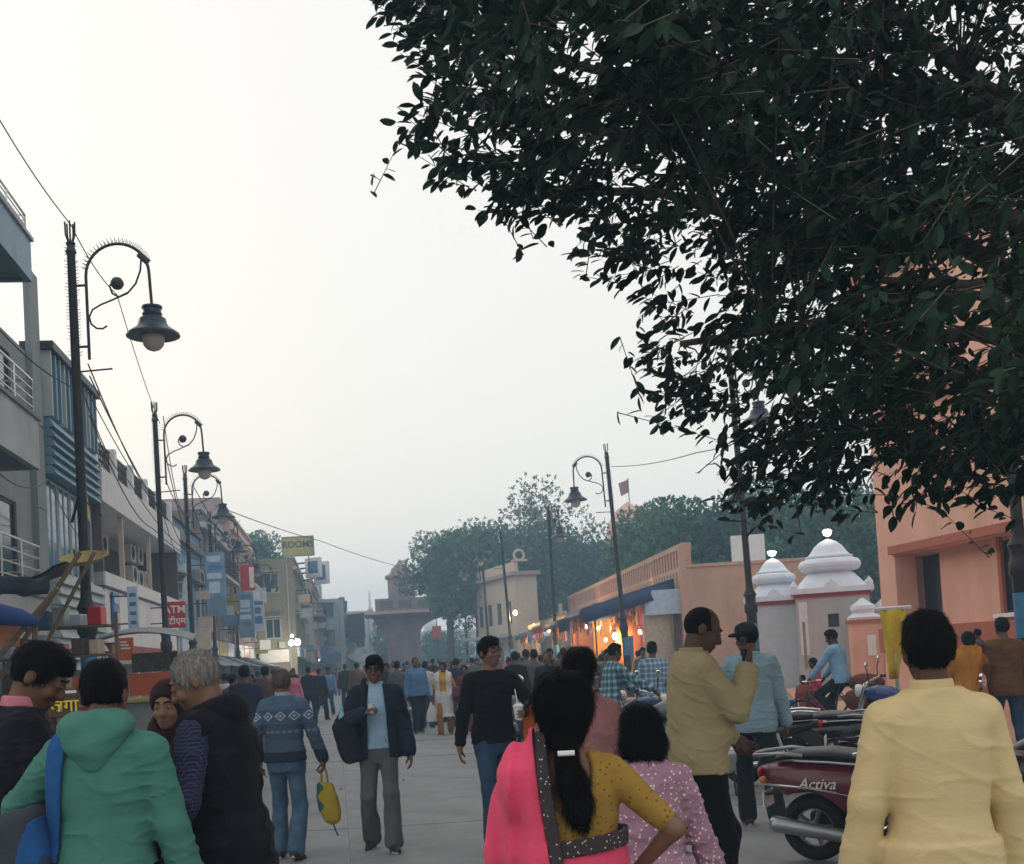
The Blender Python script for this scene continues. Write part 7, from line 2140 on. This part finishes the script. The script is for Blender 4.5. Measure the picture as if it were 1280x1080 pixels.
solid('pouch', rbox((.30, .05, .62), (.09, .06, .1), .03), (.1, -.1, .4), (.5, .2, .8), .02, M_bagblk, b2); q = MB(); q.tube([(.24, .05, .7), (.28, .05, .84), (.33, .05, .7)], .01, 5); q.build('handle', M_bagblk, b2)

# ------------------------------------------------------------------ scooters and motorcycles
def paint(name, col, rough=0.25):
    return mat(name, col, rough=rough, var=0.08, scale=4, bump=0.02, bscale=30, spec=0.6, dirt=0.25, dirt_col=(0.12, 0.11, 0.10), dscale=5)
M_marpaint = paint('maroon_enamel', (0.125, 0.016, 0.028)); M_blkpaint = paint('black_enamel', (0.012, 0.012, 0.014)); M_bluepaint2 = paint('blue_enamel', (0.02, 0.06, 0.2)); M_greypaint = paint('grey_enamel', (0.12, 0.13, 0.14))
M_tyre = mat('tyre_rubber', (0.02, 0.02, 0.02), rough=0.85, var=0.2, bump=0.4, bscale=90); M_alloy = mat('alloy', (0.35, 0.36, 0.37), rough=0.35, metal=0.8, var=0.1)
M_chrome = mat('chrome', (0.7, 0.7, 0.7), rough=0.12, metal=1.0, var=0.05, bump=0); M_seat = mat('black_vinyl', (0.018, 0.018, 0.02), rough=0.4, var=0.2, bump=0.2, bscale=120)
M_plasticb = mat('black_plastic', (0.025, 0.025, 0.027), rough=0.5, var=0.15); M_redlens = mat('red_lens', (0.35, 0.01, 0.01), rough=0.15, bump=0); M_clear = mat('clear_lens', (0.6, 0.62, 0.62), rough=0.1, bump=0); M_mirror = mat('mirror_glass', (0.75, 0.78, 0.8), rough=0.03, metal=1.0, bump=0)
M_plate = mat('number_plate', (0.7, 0.7, 0.68), rough=0.5)

def wheel(parent, y, r_, wdt, spokes=5):
    t = MB(); c = []
    t.tube([(0, y + (r_ - wdt * .5) * math.cos(a), r_ + (r_ - wdt * .5) * math.sin(a)) for a in np.linspace(0, 2 * math.pi, 33)[:-1]], wdt * .5, 10, closed=True)
    w = t.build('wheel', M_tyre, parent, 'all')
    q = MB(); rr = r_ - wdt * .95
    q.tube([(0, y + rr * math.cos(a), r_ + rr * math.sin(a)) for a in np.linspace(0, 2 * math.pi, 33)[:-1]], .018, 6, closed=True)
    for i in range(spokes):
        a = i * 2 * math.pi / spokes
        q.tube([(0, y + .04 * math.cos(a), r_ + .04 * math.sin(a)), (0, y + rr * math.cos(a), r_ + rr * math.sin(a))], .02, 6)
    q.tube([(-.06, y, r_), (.06, y, r_)], .05, 12)
    q.build('rim', M_alloy, w, 40)
    return w

def make_scooter(pm, pm2):
    root = empty('parked_scooter', (0, 0, 0), 0, 'scooter', 'scooter', 'parked two wheelers')
    wheel(root, -.62, .25, .11); wheel(root, .62, .25, .10)
    f = loft([(-.98, 0, .66, .05, .05), (-.9, 0, .64, .12, .09), (-.75, 0, .60, .165, .14), (-.5, 0, .56, .18, .17), (-.25, 0, .52, .175, .19), (-.08, 0, .46, .14, .19), (.0, 0, .40, .10, .14)], 2.6, axis=1)
    f = sub(f, cap((-.4, -.62, .25), (.4, -.62, .25), .29), .02)
    solid('side_panels', f, (-.25, -1.05, .2), (.25, .1, .85), .012, pm, root)
    f = loft([(-.86, 0, .765, .08, .02), (-.7, 0, .80, .13, .035), (-.45, 0, .80, .15, .045), (-.2, 0, .775, .14, .04), (-.02, 0, .76, .09, .03), (.05, 0, .75, .04, .02)], 2.6, axis=1)
    solid('seat', f, (-.2, -.95, .7), (.2, .1, .9), .012, M_seat, root)
    f = smin(.04, rbox((0, .18, .30), (.17, .26, .045), .03), rbox((0, .43, .58), (.19, .045, .36), .04, rot3(R(-16), 0, 0)))
    solid('leg_shield', f, (-.25, -.15, .15), (.25, .75, 1.05), .012, pm, root)
    box_part('foot_mat', M_plasticb, root, -.14, .14, -.02, .4, .346, .352)
    f = smin(.02, ell((0, .66, .42), (.085, .22, .09)), ell((0, .56, .4), (.08, .12, .09)))
    f = isect(f, lambda P: .23 + .25 - np.sqrt((P[:, 1] - .62) ** 2 + (P[:, 2] - .25) ** 2) - .22)
    solid('front_fender', f, (-.12, .35, .25), (.12, .95, .6), .011, pm, root)
    f = smin(.03, ell((0, .36, 1.02), (.15, .10, .085)), cap((-.14, .36, 1.02), (.14, .36, 1.02), .045))
    hb = solid('handlebar_cowl', f, (-.25, .2, .88), (.25, .5, 1.15), .011, pm, root)
    q = MB(); q.lathe([(.001, 0), (.075, .005), (.07, .03), (.03, .045)], 16); o = q.build('headlight', M_clear, hb, 40); o.location = (0, .43, 1.02); o.rotation_euler = (R(-90), 0, 0)
    for sd in (-1, 1):
        q = MB(); q.tube([(sd * .15, .35, 1.03), (sd * .33, .27, 1.03)], .02, 8); q.build('grip', M_plasticb, hb)
        q = MB(); q.tube([(sd * .2, .33, 1.05), (sd * .24, .33, 1.2), (sd * .3, .32, 1.25)], .008, 6); m_ = q.build('mirror', M_plasticb, hb)
        q = MB(); q.lathe([(.001, -.006), (.055, -.004), (.06, .012), (.04, .025)], 16); o = q.build('mirror_glass', M_mirror, m_, 40); o.location = (sd * .32, .32, 1.28); o.rotation_euler = (R(90), 0, 0); o.scale = (1.2, .8, 1)
    q = MB(); q.tube([(-.14, -.62, .80), (-.15, -.8, .82), (-.12, -1.0, .80), (0, -1.03, .80), (.12, -1.0, .80), (.15, -.8, .82), (.14, -.62, .80)], .015, 8); q.build('grab_rail', M_alloy, root, 'all')
    f = ell((0, -.985, .66), (.10, .03, .05)); solid('tail_light', f, (-.15, -1.05, .55), (.15, -.9, .75), .01, M_redlens, root)
    for sd in (-1, 1):
        q = MB(); q.tube([(sd * .185, -.92, .60), (sd * .195, -.55, .57), (sd * .19, -.15, .50)], .008, 6); q.build('chrome_strip', M_chrome, root)
        f = ell((sd * .13, -.94, .62), (.04, .03, .03)); solid('turn_signal', f, (sd * .13 - .06, -1, .55), (sd * .13 + .06, -.88, .7), .01, mat('amber_lens', (.5, .18, .02), rough=.15, bump=0), root)
    q = MB(); q.box(-.1, .1, -.97, -.96, .40, .52); q.build('number_plate', M_plate, root)
    f = loft([(-.98, 0, .5, .07, .02), (-.8, 0, .53, .075, .03), (-.6, 0, .535, .07, .02)], 2.4, axis=1); solid('rear_fender', f, (-.12, -1.02, .42), (.12, -.55, .6), .011, M_plasticb, root)
    f = smin(.02, cap((.15, -.35, .22), (.17, -.85, .30), .05, .06), cap((.12, -.3, .25), (.1, -.1, .25), .03)); solid('exhaust', f, (0, -1, .1), (.3, .0, .45), .012, M_alloy, root)
    f = rbox((-.1, -.42, .27), (.06, .26, .09), .04); solid('engine_cover', f, (-.2, -.75, .12), (.05, -.1, .4), .012, M_plasticb, root)
    q = MB(); q.tube([(-.12, -.1, .26), (-.15, -.15, .02)], .014, 6); q.tube([(.12, -.1, .26), (.15, -.15, .02)], .014, 6); q.tube([(-.15, -.15, .015), (.15, -.15, .015)], .014, 6); q.build('centre_stand', M_darkmetal, root)
    q = MB(); q.tube([(0, .60, .25), (0, .46, .75)], .03, 8); q.build('fork', M_darkmetal, root)
    lettering('lettering', 'Activa', M_letter, root, .11, (.176, -.52, .60), (R(90), 0, R(90)), depth=.012, shear=.35)
    return root

def make_motorcycle(pm):
    root = empty('parked_motorcycle', (0, 0, 0), 0, 'motorcycle', 'motorcycle', 'parked two wheelers')
    wheel(root, -.64, .30, .10, 6); wheel(root, .66, .30, .085, 6)
    f = loft([(-.05, 0, .82, .10, .07), (.1, 0, .85, .14, .11), (.28, 0, .87, .14, .12), (.42, 0, .88, .08, .07), (.46, 0, .88, .04, .04)], 2.4, axis=1); solid('fuel_tank', f, (-.2, -.1, .65), (.2, .5, 1.05), .012, pm, root)
    f = loft([(-.92, 0, .83, .07, .03), (-.7, 0, .83, .11, .045), (-.4, 0, .80, .12, .05), (-.1, 0, .78, .11, .05), (.02, 0, .80, .08, .04)], 2.6, axis=1); solid('seat', f, (-.2, -1, .7), (.2, .1, .95), .012, M_seat, root)
    f = loft([(-.98, 0, .76, .04, .03), (-.8, 0, .72, .10, .06), (-.5, 0, .66, .12, .10), (-.2, 0, .62, .10, .10)], 2.5, axis=1); solid('tail_panel', f, (-.2, -1.05, .5), (.2, -.1, .9), .012, pm, root)
    f = smin(.03, rbox((0, .08, .38), (.14, .2, .13), .05), cap((0, .14, .48), (0, .2, .66), .09)); solid('engine', f, (-.25, -.2, .2), (.25, .4, .8), .012, M_alloy, root)
    f = smin(.02, cap((.14, .1, .26), (.16, -.35, .30), .03), cap((.16, -.35, .30), (.17, -.85, .40), .05, .045)); solid('exhaust', f, (.05, -1, .15), (.3, .3, .55), .012, M_chrome, root)
    q = MB(); q.tube([(0, .44, .78), (0, .15, .72), (0, -.3, .7), (0, -.64, .72)], .03, 8); q.tube([(0, .4, .75), (0, .2, .25), (0, -.3, .28), (0, -.5, .68)], .028, 8); q.tube([(-.1, -.3, .3), (-.1, -.64, .3)], .022, 6); q.tube([(.1, -.3, .3), (.1, -.64, .3)], .022, 6); q.build('frame', M_darkmetal, root, 60)
    for sd in (-1, 1):
        q = MB(); q.tube([(sd * .075, .66, .30), (sd * .075, .44, .98)], .022, 8); q.build('fork', M_chrome, root)
        q = MB(); q.tube([(sd * .11, -.64, .34), (sd * .11, -.55, .68)], .025, 8); q.build('shock', M_chrome, root)
    q = MB(); q.tube([(-.36, .25, 1.06), (-.3, .3, 1.07), (-.12, .42, 1.02), (.12, .42, 1.02), (.3, .3, 1.07), (.36, .25, 1.06)], .016, 8); hb = q.build('handlebar', M_chrome, root, 60)
    for sd in (-1, 1):
        q = MB(); q.tube([(sd * .36, .25, 1.06), (sd * .29, .31, 1.07)], .02, 8); q.build('grip', M_plasticb, hb)
        q = MB(); q.tube([(sd * .26, .33, 1.07), (sd * .29, .33, 1.22), (sd * .34, .32, 1.27)], .008, 6); m_ = q.build('mirror', M_plasticb, hb)
        q = MB(); q.lathe([(.001, -.006), (.06, -.004), (.065, .012), (.04, .025)], 16); o = q.build('mirror_glass', M_mirror, m_, 40); o.location = (sd * .36, .32, 1.30); o.rotation_euler = (R(90), 0, 0); o.scale = (1.1, .75, 1)
    q = MB(); q.lathe([(.001, 0), (.085, .005), (.09, -.03), (.07, -.1), (.02, -.13)][::-1], 18); o = q.build('headlight', M_clear, root, 40); o.location = (0, .56, .92); o.rotation_euler = (R(-90), 0, 0)
    f = isect(ell((0, .66, .34), (.07, .34, .31)), lambda P: .31 - np.sqrt((P[:, 1] - .66) ** 2 + (P[:, 2] - .30) ** 2), lambda P: .46 - P[:, 2]); solid('front_fender', f, (-.1, .3, .4), (.1, 1.02, .7), .011, pm, root)
    f = ell((0, -.99, .74), (.07, .03, .04)); solid('tail_light', f, (-.1, -1.05, .65), (.1, -.92, .82), .01, M_redlens, root)
    q = MB(); q.tube([(-.1, -.5, .88), (-.11, -.8, .90), (-.07, -1.0, .88), (.07, -1.0, .88), (.11, -.8, .90), (.1, -.5, .88)], .013, 8); q.build('grab_rail', M_chrome, root, 'all')
    f = isect(ell((0, -.7, .44), (.08, .36, .30)), lambda P: .33 - np.sqrt((P[:, 1] + .64) ** 2 + (P[:, 2] - .30) ** 2), lambda P: P[:, 1] + .55); solid('rear_fender', f, (-.12, -1.1, .3), (.12, -.5, .8), .011, M_plasticb, root)
    q = MB(); q.box(-.09, .09, -1.04, -1.03, .50, .61); q.build('number_plate', M_plate, root)
    q = MB(); q.tube([(-.1, -.05, .3), (-.2, -.08, .01)], .013, 6); q.tube([(-.2, -.08, .01), (-.22, 0, .01)], .013, 6); q.build('side_stand', M_darkmetal, root)
    return root

sco = make_scooter(M_marpaint, None)
sco.location = spot(1112, 8.6); sco.rotation_euler = (0, R(4), R(-123)); sco['label'] = 'maroon scooter parked beside the yellow kurta wearer'
moto = make_motorcycle(M_blkpaint)
def put(src, px, D, yaw, label, pm=None, old=None, lean=-6):
    o = copy_tree(src, None, {old.name: pm} if pm else None)
    o.location = spot(px, D); o.rotation_euler = (0, R(lean), R(yaw)); o['label'] = label
    return o
moto.location = spot(1268, 7.5); moto.rotation_euler = (0, R(-5), R(-98)); moto['label'] = 'black motorcycle in front of the maroon scooter, half hidden by kurta'
put(moto, 1296, 6.6, 62, 'black motorcycle with round mirror at the right edge')
put(moto, 905, 13.2, 70, 'black motorcycle between khaki shirt and pale blue shirt')
put(sco, 985, 13.6, 55, 'dark scooter behind the pale blue shirt wearer', M_blkpaint, M_marpaint)
put(moto, 1124, 16, 60, 'blue motorcycle past the yellow banner', M_bluepaint2, M_blkpaint)
put(moto, 512, 31, 100, 'dark motorcycle leftmost of the group in mid street', M_greypaint, M_blkpaint)
put(sco, 524, 32.5, 110, 'grey scooter in the group in mid street', M_greypaint, M_marpaint)
put(moto, 498, 34, 80, 'black motorcycle behind the group in mid street')
put(moto, 536, 36, 95, 'black motorcycle right of the grey scooter in mid street')
put(sco, 545, 33.5, 70, 'dark blue scooter beside the mustard tunic wearer', M_bluepaint2, M_marpaint)
put(moto, 486, 40, 105, 'grey motorcycle farthest left of the mid street group', M_greypaint, M_blkpaint)
put(moto, 652, 21, 120, 'motorcycle parked right of the tall person in black', M_greypaint, M_blkpaint)
put(sco, 676, 19, 130, 'dark scooter left of the saree wearer', M_bluepaint2, M_marpaint)
put(moto, 812, 15.2, -100, 'motorcycle beyond the child\'s head', M_greypaint, M_blkpaint)
ride = put(moto, 782, 16.5, -72, 'motorcycle ridden by the teal plaid shirt wearer', M_bluepaint2, M_blkpaint, 0)
put(moto, 745, 19, -60, 'black motorcycle behind the dusty pink tunic')
# riders
P = Person('person', 1.70, (ride.location.x, ride.location.y, 0), R(-72), 'person in teal plaid shirt sitting on a motorcycle', girth=1.06, lean=.22, h=.012, fingers=False, pelvis=(0, -.28, .96), head=(R(8), 0, 0),
           hands={-1: dict(at=(-.34, .26, 1.08), pole=(-1, -.2, -.8)), 1: dict(at=(.34, .26, 1.08), pole=(1, -.2, -.8))}, feet={-1: dict(at=(-.26, .02, .09), pole=(-.5, 1, .2)), 1: dict(at=(.26, .02, .09), pole=(.5, 1, .2))})
P.body(); P.hair('short'); P.top(M_plaid, 'shirt', hem=.86, infl=.03); P.trousers(M_jeansd, cutz=0); P.shoes()
P = Person('person', 1.74, spot(816, 19), R(-20), 'person in pale blue plaid shirt walking by the blue stall', girth=1.06, h=.013, fingers=False)
P.body(); P.hair('short'); P.top(M_plaid2, 'shirt', hem=.82, infl=.03); P.trousers(M_navytr); P.shoes()

# ------------------------------------------------------------------ loaded bicycle, its rider and two children
BY = empty('bicycle', spot(1036, 19), R(48), 'old bicycle loaded with brown sacks before the white booths', 'bicycle')
for y in (.52, -.5):
    q = MB(); q.tube([(0, y + .33 * math.cos(a), .34 + .33 * math.sin(a)) for a in np.linspace(0, 2 * math.pi, 33)[:-1]], .018, 8, closed=True); w = q.build('wheel', M_tyre, BY, 'all')
    q = MB()
    for i in range(14): q.tube([(0, y, .34), (0, y + .32 * math.cos(i * .449), .34 + .32 * math.sin(i * .449))], .004, 4)
    q.tube([(-.04, y, .34), (.04, y, .34)], .02, 8); q.build('spokes', M_chrome, w)
q = MB(); q.tube([(0, .36, .82), (0, -.12, .8)], .016, 8); q.tube([(0, .38, .76), (0, -.02, .32)], .016, 8); q.tube([(0, -.02, .32), (0, -.15, .88)], .016, 8)
for sd in (-.05, .05): q.tube([(sd, -.02, .32), (sd, -.5, .34)], .01, 6); q.tube([(sd, -.14, .8), (sd, -.5, .34)], .01, 6); q.tube([(sd, .4, .78), (sd, .52, .34)], .01, 6)
q.build('frame', mat('green_frame', (.03, .08, .05), rough=.4), BY, 60)
q = MB(); q.tube([(-.26, .2, .98), (-.22, .36, .98), (0, .36, .98), (.22, .36, .98), (.26, .2, .98)], .012, 8); q.tube([(0, .36, .98), (0, .38, .76)], .014, 8); q.build('handlebar', M_chrome, BY, 60)
f = loft([(-.3, 0, .92, .09, .03), (-.15, 0, .92, .07, .03), (.0, 0, .92, .02, .02)], 2.2, axis=1); solid('saddle', f, (-.15, -.35, .85), (.15, .05, 1), .012, M_seat, BY)
q = MB(); 
for sd in (-.08, .08): q.tube([(sd, -.2, .72), (sd, -.85, .72)], .008, 6)
q.tube([(0, -.5, .36), (.08, -.8, .72)], .007, 5); q.tube([(0, -.5, .36), (-.08, -.8, .72)], .007, 5); q.build('carrier', M_darkmetal, BY)
for sd in (-1, 1):
    q = MB(); q.tube([(0, -.02, .32), (sd * .1, -.02 + sd * .1, .32 - sd * .1)], .01, 6); q.bbox(sd * .1 - .04, sd * .1 + .04, -.05 + sd * .1, .01 + sd * .1, .3 - sd * .1, .33 - sd * .1, .004); q.build('pedal', M_darkmetal, BY)
M_sack = fabric('brown_sack_cloth', (.12, .045, .035), var=.25)
for (nm, x, y, z, a, b, c, lab) in (('cloth_sack', .22, -.56, .66, .13, .26, .2, 'brown cloth sack hanging on near side of the bicycle'), ('cloth_sack', -.2, -.56, .68, .13, .24, .18, 'brown cloth sack hanging on far side of the bicycle'), ('cloth_sack', 0, -.6, .92, .22, .28, .14, 'brown cloth sack tied on top of the bicycle carrier')):
    e = empty(nm, BY.location, BY.rotation_euler.z, lab, 'sack', 'sacks on the bicycle')
    solid('sack', grow(ell((x, y, z), (a, b, c)), 0, .018, int(100 * (z + x)), 9), (x - .35, y - .4, z - .3), (x + .35, y + .4, z + .3), .014, M_sack, e)
P = Person('person', 1.66, tuple(BY.location), R(48), 'person in sky blue shirt sitting on the loaded bicycle', girth=1.04, lean=.16, h=.012, fingers=False, pelvis=(0, -.2, 1.02), head=(R(10), R(-14), 0), skinm=SK3,
           hands={-1: dict(at=(-.25, .24, 1.04), pole=(-1, -.2, -.6)), 1: dict(at=(.25, .24, 1.04), pole=(1, -.2, -.6))}, feet={-1: dict(at=(-.11, -.12, .46), pole=(-.2, 1, .2)), 1: dict(at=(.12, .1, .28), pole=(.2, 1, .2))})
P.body(); P.hair('short'); P.top(fabric('sky_shirt_cloth', (.22, .40, .56)), 'shirt', hem=.84, infl=.03); P.trousers(M_navytr, cutz=0); P.shoes(M_sandal)
P = Person('person', 1.08, spot(1003, 19.6), R(150), 'small child in dull red dress standing by the bicycle wheel', girth=1.1, h=.012, fingers=False, female=True, head=(R(-30), R(-15), 0))
P.body(); P.hair('crop'); P.top(fabric('dull_red_cloth', (.28, .07, .05)), 'dress', hem=.35, flare=.1, sleeve=.4); P.shoes(M_sandal)
P = Person('person', 1.34, spot(1018, 20.2), R(100), 'child in bright pink top standing behind the small child', girth=1.0, h=.012, fingers=False, female=True, head=(R(10), R(-20), 0))
P.body(); P.hair('long'); P.top(fabric('bright_pink_cloth', (.55, .05, .16)), 'top', hem=.5, flare=.04, sleeve=.5); P.trousers(M_maroon_c); P.shoes(M_sandal)
TB = empty('blue_tub', spot(990, 24), 0, 'bright blue plastic tub on ground by the booths', 'tub')
q = MB(); q.lathe([(.17, 0), (.22, .42), (.245, .44), (.245, .47), (.215, .46), (.16, .04), (.02, .03)], 20); q.build('shell', mat('blue_plastic', (.02, .16, .42), rough=.35), TB, 40)
q = MB(); q.tube(arc((0, 0, .44), .24, 20, 160, 12), .008, 6); q.build('handle', M_chrome, TB)
DB = empty('road_rubbish', spot(521, 38), 0, 'small dark rubbish heap on the open road', 'rubbish')
solid('scraps', grow(ell((0, 0, .02), (.25, .2, .12)), 0, .05, 4, 9), (-.5, -.5, 0), (.5, .5, .3), .03, M_bagblk, DB)

# ------------------------------------------------------------------ haze over the street
hz_m = bpy.data.materials.new('haze_air')
hz_m.use_nodes = True
hn = hz_m.node_tree.nodes
hn.clear()
pv = hn.new('ShaderNodeVolumePrincipled')
pv.inputs['Color'].default_value = (0.46, 0.73, 1.0, 1)
pv.inputs['Density'].default_value = 0.0034
pv.inputs['Anisotropy'].default_value = 0.2
ho = hn.new('ShaderNodeOutputMaterial')
hz_m.node_tree.links.new(pv.outputs[0], ho.inputs['Volume'])
q = MB(); q.box(-60, 60, -6, 240, -1.1, 16.5)
hz = q.build('haze', hz_m)
tag(hz, 'thin bluish evening haze filling the street', 'haze', kind='stuff')
